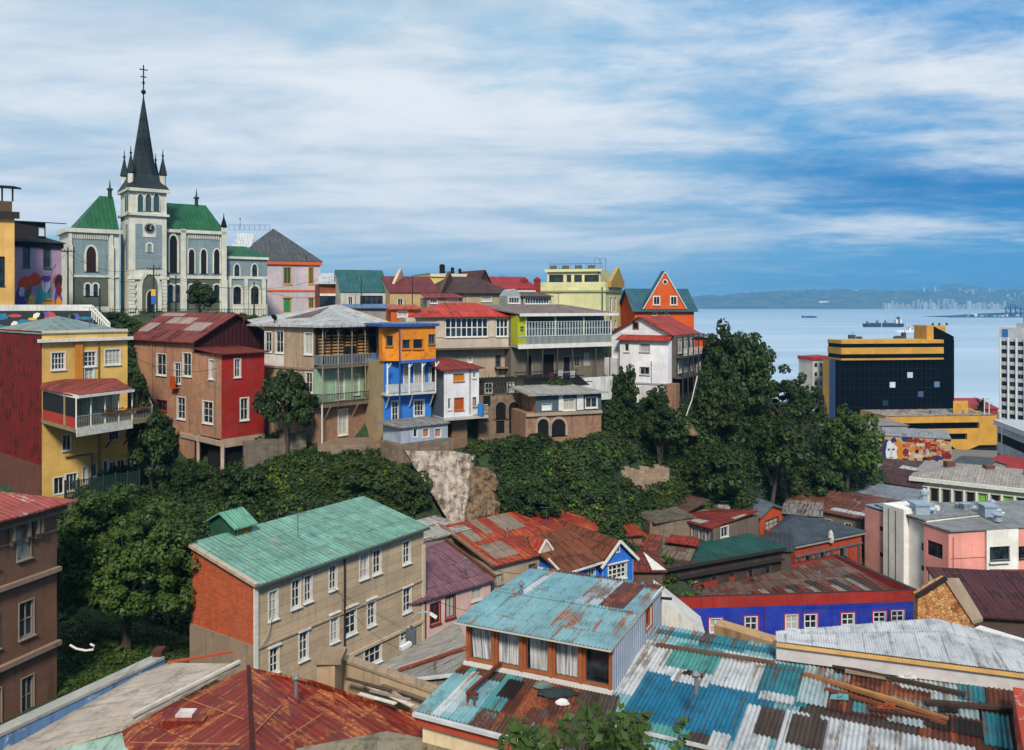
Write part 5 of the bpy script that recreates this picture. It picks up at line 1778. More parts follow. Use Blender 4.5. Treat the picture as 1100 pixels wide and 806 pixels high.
for k,x in enumerate((763.5,767.5)):
    q=XY(x,112.5);mb=MB();c=V((q.x,q.y,zat(394,112.5)));mb.tube([c+V((0,0,-.6)),c+V((0,0,.9))],.2,10);mb.tube([c+V((0,0,.9)),c+V((0,0,1.2))],[.28,.05],10)
    o=mb.build('flue_pipe',plain('#9a9ca2',.5,.3),origin=c);tag(o,('steel flue nearer the small orange and white hut','steel flue on the tree side of the small orange and white hut')[k],'flue','flues beside the hut')
# ================================================================ the lower town, right side
YO=wall('#c08f38',dirt=.2)
BG_=plain('#040506',.6,.2,0,.04)

# ---- black office tower
h=House('office_tower','black glass office tower with yellow parapet bands and a yellow stair block','office building')
A,B=XY(897,270),XY(1025,275)
n=inward(A,B);fr=(B-A).normalized()
Bq=along(A,fr,1010)
zT=zat(387,270)
w0=h.block([A,Bq,Bq+n*8,A+n*8],5,zT,[BG_,BG_,BG_,YO])
mb=MB();h.wb(mb,w0+3,4.4,7.9,6,zT-.1,.003,.06);h.part('blue_strip',mb,plain('#24497c',.5,.3))
up=[A+fr*1.6-n*1.2,Bq-fr*.0-n*1.2,Bq+n*7.5,A+fr*1.6+n*7.5]
zs=[(387,385,YO),(385,380.5,BG_),(380.5,373.5,YO),(373.5,369.3,BG_),(369.3,365.5,YO)]
for a,b,m_ in zs:
    e=.25 if m_ is YO else 0
    i=h.block([up[0]-n*e-fr*e,up[1]-n*e+fr*e,up[2],up[3]-fr*e],zat(a,270),zat(b,270),m_)
q0,q1=Bq-fr*.3+n*.5,B
w3=h.block([q0,q1,q1+n*12,q0+n*12],5,zat(366,272),BG_)
w4=h.block([along(A,fr,999.5)+n*2,along(A,fr,1006.5)+n*2,along(A,fr,1006.5)+n*9,along(A,fr,999.5)+n*9],zat(366,272),zat(350,274),YO)
w5=h.block([along(A,fr,1006.5)+n*2,along(A,fr,1020)+n*2,along(A,fr,1020)+n*9,along(A,fr,1006.5)+n*9],zat(366,272),zat(350.5,274),YO)
mb=MB();a_,b_=along(A,fr,1006.8)+n*1.8,along(A,fr,1025)+n*.2
mb.face([v3(a_,zat(366,272)),v3(b_,zat(366,272)),v3(b_,zat(362,272)),v3(a_,zat(351,274))]);mb.face([v3(b_,zat(366,272)),v3(b_+n*12,zat(366,272)),v3(b_+n*12,zat(362,272)),v3(b_,zat(362,272))])
mb.face([v3(a_,zat(351,274)),v3(b_,zat(362,272)),v3(b_+n*12,zat(362,272)),v3(a_+n*12,zat(351,274))]);h.part('sloping_roof',mb,BG_)
for x,y,c in ((958.7,413.5,'#c9ccd0'),(977.5,403,'#b8bdc4'),(989,423.5,'#3f5470'),(1007,413,'#567491'),(957,444,'#c4c0b4'),(951,433,'#1e3040')):
    u,z_=h.hit(w0 if x<1010 else w3,x,y);u=min(u,h.len(w0)-1.2);mb=MB();h.wb(mb,w0,u-.95,u+.95,z_-.9,z_+.9,-.05,.06)
    h.part('lit_panel',mb,plain(c,.4,.3))  # window panels in plain pale
# faint storey joints on the glass
mb=MB()
for k in range(1,9): h.wb(mb,w0,0,h.len(w0),zT-3.1*k,zT-3.1*k+.10,.002,.05)
for k in range(1,22): u=h.len(w0)*k/22;h.wb(mb,w0,u,u+.10,8,zT-.1,.003,.04)
h.part('joint_grid',mb,plain('#0d0f12',.4,.2))
for k in range(9):
    z_=zat(362,275)-3.1*k-3.5;mb=MB();mb.prism([B+n*3,B+n*3+fr*1.6,B+n*9+fr*1.6,B+n*9],z_,z_+1.1);h.part('balcony',mb,plain('#c09345'))
for k,(x,w_,hh) in enumerate(((916,4,2.2),(924,3,1.2),(968,6,1.5),(972,2,3.4),(963,2,1.0))):
    q=along(A+n*8,fr,x);z_=zat(365.5,270);mb=MB();mb.box(q.x-w_*.25,q.y,z_,q.x+w_*.25,q.y+1.5,z_+hh*.6);mb.bar((q.x,q.y,z_),(q.x,q.y,z_+hh),.12);h.part('roof_unit',mb,plain('#3c4048'))
q=along(A+n*8,fr,947);mb=MB();mb.tube([v3(q,zat(366,270)),v3(q,zat(341,270))],.1,5);h.part('mast',mb,plain('#c4c8cc'))
for x in (1002,1009,1017):
    q=along(A+n*5,fr,x);mb=MB();mb.bar(v3(q,zat(350.3,274)),v3(q,zat(347.5,274)),.5);h.part('aerial',mb,plain('#4a3a2c'))
h.done()

# ---- white block with red roof line
h=House('white_block','white apartment block with a red roof edge partly behind the black tower','apartment block')
A,B=XY(858,292),XY(873,284);C2=XY(893,290)
zT=zat(386,287)
w0=h.block([A,B,C2,A+(C2-B)],8,zT,wall('#c5c2b8',dirt=.2))
h.band(w0,zT-.2,zT+1.0,.3,plain('#a3302a'),ext=.3);h.band(w0+1,zT-.2,zT+1.0,.3,plain('#a3302a'),ext=.3)
L=h.len(w0+1)
for r_ in range(7):
    z_=zT-2.6-3.1*r_
    h.winm(w0+1,1.0,z_,2.6,z_+1.4,nx=1,ny=1,trim=0,sill=False,simple=True,fm=GREY,pm=GLASSD);h.winm(w0+1,4.2,z_,5.4,z_+1.4,nx=1,ny=1,trim=0,sill=False,simple=True,fm=GREY,pm=GLASSD)
    if r_ % 2: h.winm(w0,2.0,z_,3.0,z_+1.2,nx=1,ny=1,trim=0,sill=False,simple=True,fm=GREY,pm=GLASSD)
h.slab('roof',[v3(q,zT+.9) for q in (A,B,C2,A+(C2-B))],plain('#8f2d26'),.15)
h.done()

# ---- white tower at the frame edge
h=House('white_tower','tall white apartment tower with rows of dark windows at the frame edge','apartment block')
A,B=XY(1073.5,285),XY(1150,265)
zT=zat(352,280)
w0=h.block(rect(A,B,16),3,zT,wall('#c4c6c8',dirt=.15))
n=inward(A,B)
L=h.len(w0);cnt=0
for r_ in range(13):
    z_=zT-6.2-2.72*r_
    for c in range(7):
        u=.7+c*2.75
        if cnt<98:
            h.winm(w0,u,z_,u+2.0,z_+1.5,nx=1 if (c+r_) % 3 else 2,ny=1,trim=0,sill=False,simple=True,fm=plain('#8d9296'),pm=GLASSD,fw=.06);cnt+=1
for c in range(10):
    mb=MB();u=.1+c*2.75;h.wb(mb,w0,u,u+.35,4,zT-3.6,.003,.35);h.part('fin',mb,plain('#d2d4d5'))
h.winm(w0,.8,zT-3.4,2.9,zT-.7,nx=1,ny=1,trim=0,simple=True,pm=plain('#3a6fae'),fm=plain('#3a6fae'),sill=False)
h.winm(w0,8.8,zT-3.2,10.0,zT-.9,nx=1,ny=1,trim=0,simple=True,pm=GLASSD,sill=False)
w1=h.block(rect(A+(B-A)*.2+n*2,B,8),zT,zT+1.4,plain('#9fa6ad'))
q=A+(B-A)*.28+n*3;mb=MB();mb.tube([v3(q,zT),v3(q,zT+6)],.12,5);h.part('mast',mb,GREY)
h.done()

# ---- mustard low office block
h=House('mustard_building','low mustard yellow office block with long dark window strips and a cantilevered end','office building')
A,B=XY(961,235),XY(1071,238)
n=inward(A,B);fr=(B-A).normalized()
zT,z1,z2,zb=zat(447.5,235),zat(454.5,235),zat(462,235),zat(478,235)
K=along(A,fr,1052)
def seg(x0,x1,ya,yb,dz=0,m_=YO):
    p,q=along(A+n*dz,fr,x0),along(A+n*dz,fr,x1)
    return h.block([p,q,q+n*(14-dz),p+n*(14-dz)],zat(ya,235),zat(yb,235),m_)
seg(951.5,1071,455,448);seg(961,1052,461.8,455.01,.9,BG_);seg(1052,1071,480,455.01);seg(959,1052,467,461.81);seg(963,1039,473.6,467.01,.9,BG_);seg(1039,1052,480,467.01);seg(1000,1039,480,473.61)
mb=MB();p0,p1=along(A,fr,1022),along(A,fr,1071)
mb.face([v3(p0,zat(480.01,235)),v3(along(A,fr,1032),zat(488,235)),v3(along(A,fr,1052),zat(480.01,235))]);h.part('raked_wall',mb,YO)
w2=h.block([along(A,fr,1036)+n*1,along(A,fr,1090)+n*1,along(A,fr,1090)+n*12,along(A,fr,1036)+n*12],8,zat(480.2,235),plain('#15171b',.8,.3))
w3=h.block([along(A+n*4,fr,1024),along(A+n*4,fr,1040),along(A+n*10,fr,1040),along(A+n*10,fr,1024)],zT,zat(434,240),YO)
mb=MB();a_,b_=along(A+n*5,fr,1040),along(A+n*5,fr,1058);mb.bar(v3(a_,zat(440,240)),v3(b_,zat(448,240)),.5,.5);h.part('stair_rail',mb,YO)
h.slab('roof',[v3(along(A,fr,951.5),zT+.1),v3(B,zT+.1),v3(B+n*14,zT+.1),v3(along(A,fr,951.5)+n*14,zT+.1)],roofing('#a39a8e',pitch=.1),.12)
for x in (1003,1033):
    q=along(A+n*4,fr,x);mb=MB();mb.box(q.x-.8,q.y,zT,q.x+.8,q.y+1,zT+1);h.part('roof_unit',mb,GREY)
h.done()
for k,x in enumerate((1057.5,1062.5)):
    q=XY(x,238);mb=MB();mb.tube([v3(q,zat(449,238)),v3(q,zat(428,238))],.13,6);mb.tube([v3(q,zat(428,238)),v3(q,zat(427.2,238))],.22,6)
    o=mb.build('flagpole',WHITE,origin=v3(q,zat(449,238)));tag(o,('bare white flagpole nearer the palm above the mustard building','bare white flagpole nearer the white tower above the mustard building')[k],'flagpole','flagpoles behind the mustard building')
q=XY(1076,200);mb=MB();mb.tube([v3(q,13),v3(q,zat(458,200))],.12,6);mb.bar(v3(q,zat(458,200)),v3(q,zat(458,200))+V((-1.4,0,.15)),.1);o=mb.build('street_light',STEEL,origin=v3(q,13));tag(o,'slender pale lamp post in front of the striped white terminal','street lamp')
h,i,pts,zt=simple('red_warehouse','warehouse with a bright red roof behind the palm tree',1024,330,1072,330,3,439,14,wall('#8e3028',dirt=.3))
h.slab('roof',[v3(pts[0]-V((.5,.5)),zt),v3(pts[1]+V((.5,-.5)),zt),v3(pts[2],zt+2.6),v3(pts[3],zt+2.6)],roofing('#ae2a22',rust=.05),.2);h.done()

# ---- long white terminal with dark stripes going down to the right
h=House('terminal_building','long white concrete terminal with sloping bands of dark windows','building')
A,B=XY(1071,212),XY(1130,180)
zT=zat(452,212)
w0=h.block(rect(A,B,26),8,zT,wall('#a9adb3',dirt=.2))
L=h.len(w0)
for k in range(2):
    z_=zT-3.6-5.2*k;h.winm(w0,.6,z_-1.6,L-.5,z_+.7,nx=16,ny=1,trim=0,sill=False,simple=True,fm=plain('#20262e'),pm=BG_)
h.band(w0,zT-1.0,zT+.3,.8,plain('#b9bcc0',.8,.3))
h.slab('roof',[v3(q,zT+.35) for q in rect(A,B,26)],plain('#a6a9ad',.9,.3),.2)
h.done()

# ---- long mural building
h=House('painted_building','long low building wearing a big abstract mural in red, orange, cream and blue','building')
A,B=XY(936,196),XY(1022,190)
C2=XY(1026,204)
zT=zat(469.5,193)
n=inward(A,B);fr=(B-A).normalized()
w0=h.block([A,B,B+n*7,A+n*7],12,zT,[wall('#b9a58c',dirt=.3),plain('#14161b'),DARK,DARK])
mats=[plain(c,.8,.4) for c in ('#94281c','#b85634','#a8906c','#1c2a5c','#c4c8cc','#b87420','#1c1210','#6a1e1a','#b9ad98')]
mb=MB();L=h.len(w0);zb=zat(503,193)
mb.face([h.pt(w0,.05,zb,.01),h.pt(w0,L-.1,zb,.01),h.pt(w0,L-.1,zT-.1,.01),h.pt(w0,.05,zT-.1,.01)],2)
k=0
for q in range(150):
    u=rng.uniform(.6,L-.6);z_=rng.uniform(zb+.3,zT-.3)
    if 2.2<u<6.6 and q>30: continue
    blob(mb,h,w0,u,z_,rng.uniform(.25,1.1),rng.uniform(.2,.8),rng.choice([0,0,0,1,1,2,5,6,6,7,7,8,3]),.014+.0006*q,rng.choice([5,6,7]))
for (u,z_,a,b,mi) in ((4.4,zb+3.6,2.1,3.2,3),(5.5,zb+3.3,1.3,3.0,5),(4.2,zb+3.5,1.35,2.5,4),(3.75,zb+4.0,.28,.22,6),(4.7,zb+4.1,.3,.22,6),(4.2,zb+2.2,.35,.14,0),(4.25,zb+3.2,.12,.5,2)):
    k+=1;blob(mb,h,w0,u,z_,a,b,mi,.12+.01*k,14)
h.part('mural',mb,mats)
h.slab('roof',[v3(A-n*.2-fr*.6,zat(467.5,195)),v3(B-n*.2,zT+.1),v3(B+n*8,zT+.9),v3(A+n*8-fr*.6,zT+.9)],roofing('#8e8f92',rust=.15,pitch=.1),.15)
h.done()

# ---- white building with green shutters and pilasters
h=House('shutter_building','ornate white building with lime green shutters and heavy cornice','building')
A,B=XY(980,140),XY(1130,129)
n=inward(A,B);fr=(B-A).normalized()
zT=zat(515,140)
WS=wall('#bdbbae',dirt=.4)
w0=h.block(rect(A,B,16),16,zT,WS)
h.band(w0,zT-.1,zT+.5,.8,plain('#c6c6c0',.7,.4),ext=.4);h.band(w0,zT-1.0,zT-.8,.25,plain('#b0aea2'))
L=h.len(w0)
LG=plain('#6aa636',.7,.3)
k=0;u=1.0
kinds=['s','w','p','w','w','s','w','s','w','s','w','s','w','s']
while u<L-1.4 and k<14:
    t=kinds[k]
    if t=='s':
        h.winm(w0,u,zT-3.3,u+1.0,zT-1.1,nx=1,ny=4,fm=LG,pm=LG,trim=.06,bw=.04,sill=False,name='shuttered_window')
    else:
        h.winm(w0,u,zT-3.3,u+1.1,zT-1.1,nx=1,ny=1,fm=plain('#888377'),pm=BLACK,trim=.12)
    mb=MB();h.wb(mb,w0,u+1.3,u+1.62,17,zT-.8,.003,.3);h.part('pilaster',mb,plain('#cfcec4',.7,.3))
    u+=1.75;k+=1
h.hip(rect(A,B,16),zT+.5,1.5,roofing('#a0978e','#6a5248',.1,(1.2,8),.5,.25,.4),over=.3)
q=A.lerp(B,.28)+n*9
for k in range(3):
    qq=A.lerp(B,.25+.3*k)+n*7;mb=MB();mb.box(qq.x-.9,qq.y-.5,zT+1,qq.x+.6,qq.y+.7,zT+2.4);h.part('chimney',mb,wall('#6a4236','brick',.5))
h.done()

# ---- pink and white modern block
PK=wall('#dc9488',dirt=.2);PW=wall('#e4e1da',dirt=.25)
h=House('pink_building','modern pink and white apartment building with a flat grey roof of metal ducts','apartment block')
C_=XY(1019,90);Lf=XY(929,101.7)
ld=(Lf-C_).normalized();rd=V((-ld.y,ld.x))*-1
rd=V((.985,.17))
zT=zat(571.3,90)
# stepped left facade
pA=along(C_,ld,992.5);pB=along(C_,ld,973);pC=along(C_,ld,951)
nin=V((-ld.y,ld.x));nin=nin if nin.y>0 else -nin
i0=h.block([pA,C_,C_+nin*8,pA+nin*8],17,zT,PK)
h.win(i0,996.5,582.5,1012.5,598.5,nx=1,ny=1,trim=0,fm=DARK,sill=False,rec=.13);h.win(i0,996.5,613,1010.5,627,nx=2,ny=1,trim=0,fm=DARK,sill=False,pm=plain('#c4c4c0',.5,.3))
i1=h.block([pB+nin*.4,pA+nin*.4,pA+nin*12,pB+nin*12],17,zT+.3,PW)
i2=h.block([pC-nin*.3,pB-nin*.3,pB+nin*5,pC+nin*5],17,zat(542,98),PW)
i3=h.block([Lf,pC+nin*.5*0+V((0,0)),pC+nin*8,Lf+nin*8],17,zat(544.5,101.7),wall('#dc9c90',dirt=.2))
h.winm(i1,h.len(i1)-.75,zat(594,93),h.len(i1)-.15,zat(586,93),nx=1,ny=1,trim=0,fm=DARK,sill=False);h.winm(i1,h.len(i1)-.75,zat(616,93),h.len(i1)-.15,zat(610,93),nx=1,ny=1,trim=0,fm=DARK,sill=False)
for y_ in (566,594): h.winm(i3,h.len(i3)-.9,zat(y_+5,99),h.len(i3)-.35,zat(y_,99),nx=1,ny=1,trim=0,fm=DARK,sill=False)
D_=along(C_,rd,1230)
bx0,bx1=along(C_,rd,1058),along(C_,rd,1092)
f0=h.block([C_+nin*.02,bx0,bx0+V((0,9)),C_+V((0,9))],17,zT-.02,PK)
f1=h.block([bx0-V((0,.35)),bx1-V((0,.35)),bx1+V((0,9)),bx0+V((0,9))],17,zT+.0,PW)
f2=h.block([bx1,D_,D_+V((0,9)),bx1+V((0,9))],17,zT-.02,PK)
for i_,a in ((f1,(1063.5,587.5,1084,601.5)),(f1,(1062.5,616,1083,630.5)),(f2,(1093.5,587,1112,600)),(f2,(1092.8,616,1112,630))):
    h.win(i_,*a,nx=2,ny=1,trim=.05,fm=plain('#2b2c30'),pm=GLASS if a[1]<600 else glass('#3a5566','#7693a3',.7));
for a in ((1062,603.5),(1062,632)):
    u0=h.hit(f1,a[0],a[1])[0];z_=h.hit(f1,1075,a[1])[1];mb=MB();h.wb(mb,f1,u0,u0+2.4,z_-.1,z_,.003,.35);h.part('sill',mb,PW)
mb=MB();mb.tube([h.pt(f0,.5,18,.08),h.pt(f0,.5,zT-.6,.08)],.05,6);h.part('downpipe',mb,plain('#a86a5e'))
mb=MB();h.wb(mb,f0,.2,h.len(f0),zat(601,90),zat(600.4,90),.003,.03);h.part('joint_line',mb,plain('#7a4a44'))
mb=MB();u=h.len(i1)/2
for t in (.25,.6): h.wb(mb,i2,h.len(i2)*t,h.len(i2)*t+.12,18,zat(548,97),.003,.03)
h.part('stain_line',mb,plain('#6f6a60',.9,.5))
RG=roofing('#8b8d8c','#5b5650',.15,(.5,9),.5,.35,.5)
h.slab('roof',[v3(C_-V((0,.3)),zT+.15),v3(D_,zT+.15),v3(D_+V((0,9.4)),zT+.35),v3(C_+V((-3.2,11)),zT+.35),v3(pA-nin*.1,zT+.15)],RG,.13)
h.slab('roof',[v3(pA,zT+.45),v3(pB,zT+.45),v3(pB+nin*10,zT+.5),v3(pA+nin*10,zT+.5)],RG,.12)
h.slab('roof',[v3(Lf,zat(543.5,101)),v3(pC,zat(543.5,101)),v3(pC+nin*8,zat(543.5,101)),v3(Lf+nin*8,zat(543.5,101))],plain('#7189a3',.6,.4),.1)
for k,(x,d,w_,hh) in enumerate(((988,96,1.6,1.6),(993,99,.9,2.4),(999,97,.7,1.2),(1061,95.5,1.4,1.5),(1072,93.2,1.2,1.0),(1038,98,1.0,.9),(1066,98,.7,1.3),(1030,99,.6,.6))):
    q=XY(x,d);mb=MB();z_=zT+.3
    if k in (1,6,4):
        mb.tube([v3(q,z_),v3(q,z_+hh*.7)],w_*.35,10);mb.tube([v3(q,z_+hh*.7),v3(q,z_+hh*.85),v3(q,z_+hh)],[w_*.55,w_*.55,w_*.1],10)
    else:
        mb.box(q.x-w_/2,q.y-w_/2,z_,q.x+w_/2,q.y+w_/2,z_+hh*.75);mb.box(q.x-w_*.6,q.y-w_*.6,z_+hh*.75,q.x+w_*.6,q.y+w_*.6,z_+hh*.9);mb.tube([v3(q,z_+hh*.4),v3(q+V((w_,0)),z_+hh*.4),v3(q+V((w_,0)),z_)],w_*.2,8)
    h.part('roof_duct',mb,plain('#9aa9b8',.5,.3,.3))
h.done()

# ---- slate roofed orange house with stone trims
h=House('slate_roof_house','orange house with grey stone trims and a blue grey slate hipped roof','house')
A,B=XY(854,92.5),XY(925.5,98);L_=XY(817,97)
n=inward(A,B);fr=(B-A).normalized()
zE=zat(586,92.5)
OGR=wall('#a33a1e',dirt=.5)
L_=A+n*8
L_=XY(817,97)
w0=h.block([A,B,B+n*8,XY(850,106),L_],19,zE,OGR)
h.band(w0,zE-.25,zE+.1,.35,plain('#8a8580',.8,.4),ext=.3);h.band(w0,zE-1.35,zE-1.15,.18,plain('#5c5a58',.8,.4))
for x0,x1 in ((865,873),(881,889),(902,909)):
    h.win(w0,x0,596-(x0-865)*.2,x1,608-(x0-865)*.2,nx=1,ny=1,trim=.16,fm=plain('#77736e',.8,.4),pm=BLACK)
mb=MB()
for x in (858,869.5,877,885,893,906,922):
    u=h.hit(w0,x,600)[0];
    mb=MB();h.wb(mb,w0,max(.02,u-.15),u+.2,20,zE-1.35,.003,.14);h.part('pilaster',mb,plain('#4b4a4a',.8,.4))
mb=MB();q=h.pt(w0,h.hit(w0,891,580)[0],zE,.2);mb.tube([q+V((0,0,-.4)),q,q+V((0,0,.7)),q+V((0,0,1.0))],[.3,.35,.25,.05],8);h.part('urn',mb,plain('#b5b0a8',.8,.4))
zR=zat(557,101)
mb=MB()
e=.5
a,b,c,d=[v3(q,zE+.12) for q in (A-fr*e-n*e,B+fr*e-n*e,B+fr*e+n*(8+e),A-fr*e+n*(8+e))]
a2=v3(XY(818,95.5),zat(577,95.5));k=v3(XY(849,101),zR);k2=v3(B+n*4-fr*1,zR-.8)
d=v3(XY(850,107),zE+.12)
mb.face([a,b,k2,k]);mb.face([a2,a,k]);mb.face([b,c,k2]);mb.face([c,d,k,k2]);mb.face([d,a2,k])
h.part('roof',mb,roofing('#46525e','#5c5650',.12,(.45,.3),.1,.6,.5))
h.done()

# ---- orange gabled cabin with grey metal roof and glazed outbuildings
h=House('orange_cabin','orange gable ended cabin under a long grey blue metal roof below the woods')
A,B=XY(816,99),XY(840,103)
n=inward(A,B);fr=(B-A).normalized()
Bk=XY(756,112);Bd=(XY(757,113)-A).normalized()
Ln=14
pts=[A,B,B+Bd*Ln,A+Bd*Ln]
zE=zat(554.5,99)
w0=h.block(pts,24,zE,[wall('#b8481e',dirt=.4),wall('#8a8378',dirt=.5),DARK,wall('#8a8378',dirt=.5)])
mid=(A+B)/2;zP=zat(543.5,101)
mb=MB();mb.face([v3(A,zE),v3(B,zE),v3(mid,zP)]);h.part('gable_wall',mb,wall('#b8481e',dirt=.4))
GM=roofing('#66727c','#4a4a48',.08,(.7,9),.5,.3,.5)
mb=MB();o_=V((-n.x,-n.y,0))*.3
mb.slab([v3(A-fr*.4,zE-.15)+o_,v3(mid,zP+.15)+o_,v3(mid+Bd*Ln,zP+.15),v3(A-fr*.4+Bd*Ln,zE-.15)],.12);mb.slab([v3(B+fr*.4,zE-.15)+o_,v3(mid,zP+.15)+o_,v3(mid+Bd*Ln,zP+.15),v3(B+fr*.4+Bd*Ln,zE-.15)],.12);h.part('roof',mb,GM)
h.win(w0,822,557.5,836,568,nx=3,ny=2,trim=.1,fm=plain('#3a2418'),pm=GLASS)
h.done()

h=House('glazed_workshop','run down workshop with a long row of glazed doors and patchy rusty red roofs')
A,B=XY(713,96.5),XY(766,90.5);C2=XY(815,96)
zE=zat(560.5,93.5)
w0=h.block([A,B,C2,A+(C2-B)],24,zE,[wall('#4b443d',dirt=.6),wall('#6e5e50','planks',.6,pitch=.5),DARK,DARK])
fr=(B-A).normalized();n=inward(A,B)
L=h.len(w0)
for k in range(7):
    u=.3+k*(L-.4)/7;h.winm(w0,u,zE-2.3,u+(L-.4)/7-.35,zE-.3,nx=2,ny=1,trim=.05,fm=plain('#b4b3ae'),pm=GLASSD,sill=False)
h.win(w0+1,774.5,566,782,577,nx=2,ny=1,trim=.15)
RT=roofing('#8a2f20','#4d2418',.35,(1.0,2.5),.3,.5,.5);
zK=zat(541,104)
a,b,c,d=v3(A-n*.4,zE+.15),v3(B-n*.4,zE+.15),v3(C2,zE+.6),v3(A+(C2-B),zK)
mb=MB();mb.slab([a,b,c,d],.15);h.part('roof',mb,RT)
def onq(q,u,v,lift=.05):
    return (q[0]*(1-u)+q[1]*u)*(1-v)+(q[3]*(1-u)+q[2]*u)*v+V((0,0,lift))
Q=[a,b,c,d]
mb=MB();mb.slab([onq(Q,.35,.05),onq(Q,.75,.05),onq(Q,.8,.45),onq(Q,.45,.45)],.04);mb.slab([onq(Q,.9,.5),onq(Q,1,.5),onq(Q,1,.75),onq(Q,.9,.75)],.04);h.part('roof_panel',mb,roofing('#b3aca6',rust=.1,pitch=.5))
p0,p1=XY(733,103.5),XY(782,99)
mb=MB();mb.prism(rect(p0,p1,.5),24,zat(536.5,103));mb.prism(rect(p0+V((.2,1.3)),p1+V((.2,1.3)),.5),24,zat(534,104.5));h.part('parapet',mb,wall('#a89c8e',dirt=.6))
h.done()
h,i,pts,zt=simple('stone_hut','small square rough plastered hut with a flat lichen grey roof below the slope',682.5,96,698,92,24,556.5,5,[wall('#84705c','stone',.6,col2='#6b5948')]*4)
h.win(i,687,559,692,566,nx=2,ny=1,trim=.06,fm=plain('#4a3e34'))
h.slab('roof',[v3(pts[0]-V((.4,.4)),zt+.1),v3(pts[1]+V((.4,-.4)),zt+.1),v3(pts[2]+V((.5,.3)),zt+.3),v3(pts[3],zt+.5)],roofing('#6d6456','#4a4238',.3,pitch=.5),.14);h.done()
h,i,pts,zt=simple('brown_annex','low brown roofed annex between the stone hut and the glazed workshop',699,98,722,95,24,552,6,[wall('#6e5e50',dirt=.6)]*4)
h.slab('roof',[v3(pts[0]-V((.4,.4)),zt),v3(pts[1]+V((.4,-.4)),zt),v3(pts[2],zt+1.2),v3(pts[3],zt+1.2)],roofing('#5f4a3e',rust=.4,pitch=.5),.14);h.done()
h,i,pts,zt=simple('red_shed','tiny dark shed with a sloping faded red roof in the yard',716,88,746,86.5,22,582,1.5,[wall('#3e342d',dirt=.6)]*4)
h.slab('roof',[v3(pts[0]-V((.3,.5)),zt),v3(pts[1]+V((.3,-.5)),zt-.05),v3(pts[2],zt+.2),v3(pts[3],zt+.2)],roofing('#9c3024',rust=.3,pitch=.5),.12);h.done()
h,i,pts,zt=simple('yard_house','low house with a mottled grey brown sheet roof between blue house and workshop',672,87,736,84,22,596,5,[wall('#5e5144',dirt=.6)]*4)
h.slab('roof',[v3(pts[0]-V((.4,.4)),zt),v3(pts[1]+V((.4,-.4)),zt),v3(pts[2],zt+.5),v3(pts[3],zt+.5)],roofing('#77705e','#6b4030',.45,(1,2),.5,.5,.5),.14);h.done()
h,i,pts,zt=simple('maroon_shed','long low shed with dull red roof beside the blue gabled house',664,84,700,82.5,22,588,4,[wall('#6a5546',dirt=.6)]*4)
h.slab('roof',[v3(pts[0]-V((.4,.4)),zt),v3(pts[1]+V((.4,-.4)),zt),v3(pts[2],zt+.4),v3(pts[3],zt+.4)],roofing('#8c3a28','#5a3020',.35,(1,2),.4,.4,.5),.14);h.done()

# ---- dark teal and brown roofed row
h=House('teal_roof_row','dark timber row house with a roof half brown and half dark teal')
A,B=XY(712,82),XY(839,89)
n=inward(A,B);fr=(B-A).normalized()
zE=zat(610,82)
pts=rect(A,B,7.5)
w0=h.block(pts,19,zE,wall('#3a2e28','planks',.7,pitch=.7))
TE=roofing('#165049','#2f2a24',.18,(1.2,4),.6,.25,.4);BN=roofing('#4f3a2d','#33231b',.4,(1.2,3),.6,.4,.5)
zR=zat(577,92)
def pz(q,t): return v3(q,zE+(zR-zE)*t)
m0=along(A-n*.4,fr,752);
mb=MB();mb.slab([pz(A-n*.4-fr*.5,0),pz(m0,0),pz(m0+n*5.0,1),pz(A+n*5.0-fr*.5,1)],.15);h.part('roof',mb,BN)
mb=MB();mb.slab([pz(m0+fr*.02,0),pz(B-n*.4+fr*.6,0),pz(B+n*5.0+fr*.4,1),pz(m0+n*5.0+fr*.02,1)],.15);h.part('roof',mb,TE)
mb=MB();mb.bar(v3(A-n*.5,zE-.1),v3(B-n*.5,zE-.1),.15,.3);mb.bar(v3(A-n*.3,zE-1.2),v3(B-n*.3,zE-1.2),.5,.15);h.part('eaves_board',mb,plain('#2c2622'))
for k in range(6): h.winm(w0,1.2+k*2.4,zE-3.2,2.0+k*2.4,zE-1.8,nx=1,ny=1,trim=.08,fm=plain('#5a4a3e'),sill=False)
h.done()
h=House('little_hip_house','small cottage with a rusty red hipped roof and white ridge cladding')
A,B=XY(680,76),XY(712,76)
pts=rect(A,B,5.5);zE=zat(613.5,76)
h.block(pts,20,zE,wall('#5c4a3c',dirt=.6));k0,k1=h.hip(pts,zE,zat(594.5,79)-zE,roofing('#7c2f20','#4a2015',.45,(.8,1.5),.3,.5,.4),inset=2.6)
mb=MB();q=v3(A.lerp(B,.8),zE+.2);mb.slab([v3(B+V((.2,-.4)),zE+.25),v3(A.lerp(B,.62)+V((0,-.4)),zE+.25),k1+V((0,-.05,.12))],.05);h.part('white_sheet',mb,plain('#c9c6c0',.8,.5));h.done()

# ---- royal blue building with red parapet
h=House('blue_building','royal blue building with a broad red parapet around a rusty sunken roof','building')
A,B=XY(728,80),XY(984.5,82)
C2=XY(898.6,93.5);D2=XY(712,82)
zT,zR_=zat(642,80),zat(654.3,80)
BL=wall('#17309a',dirt=.35);RP=wall('#94261f',dirt=.4)
pts=[A,B,C2,D2]
w0=h.block(pts,18,zR_,BL)
for a in ((762.5,665,775,680),(800.5,663,813,677),(844,661,856.5,676.5),(864.5,660.5,877,675),(904.5,659.5,917,671.5),(938.5,658,951,668.5),(957.8,656.5,970.3,667.5)):
    h.win(w0,*a,nx=2,ny=2,trim=.12,fm=plain('#c9ccd4'),bw=.1,fw=.07,pm=GLASS,sill=False)
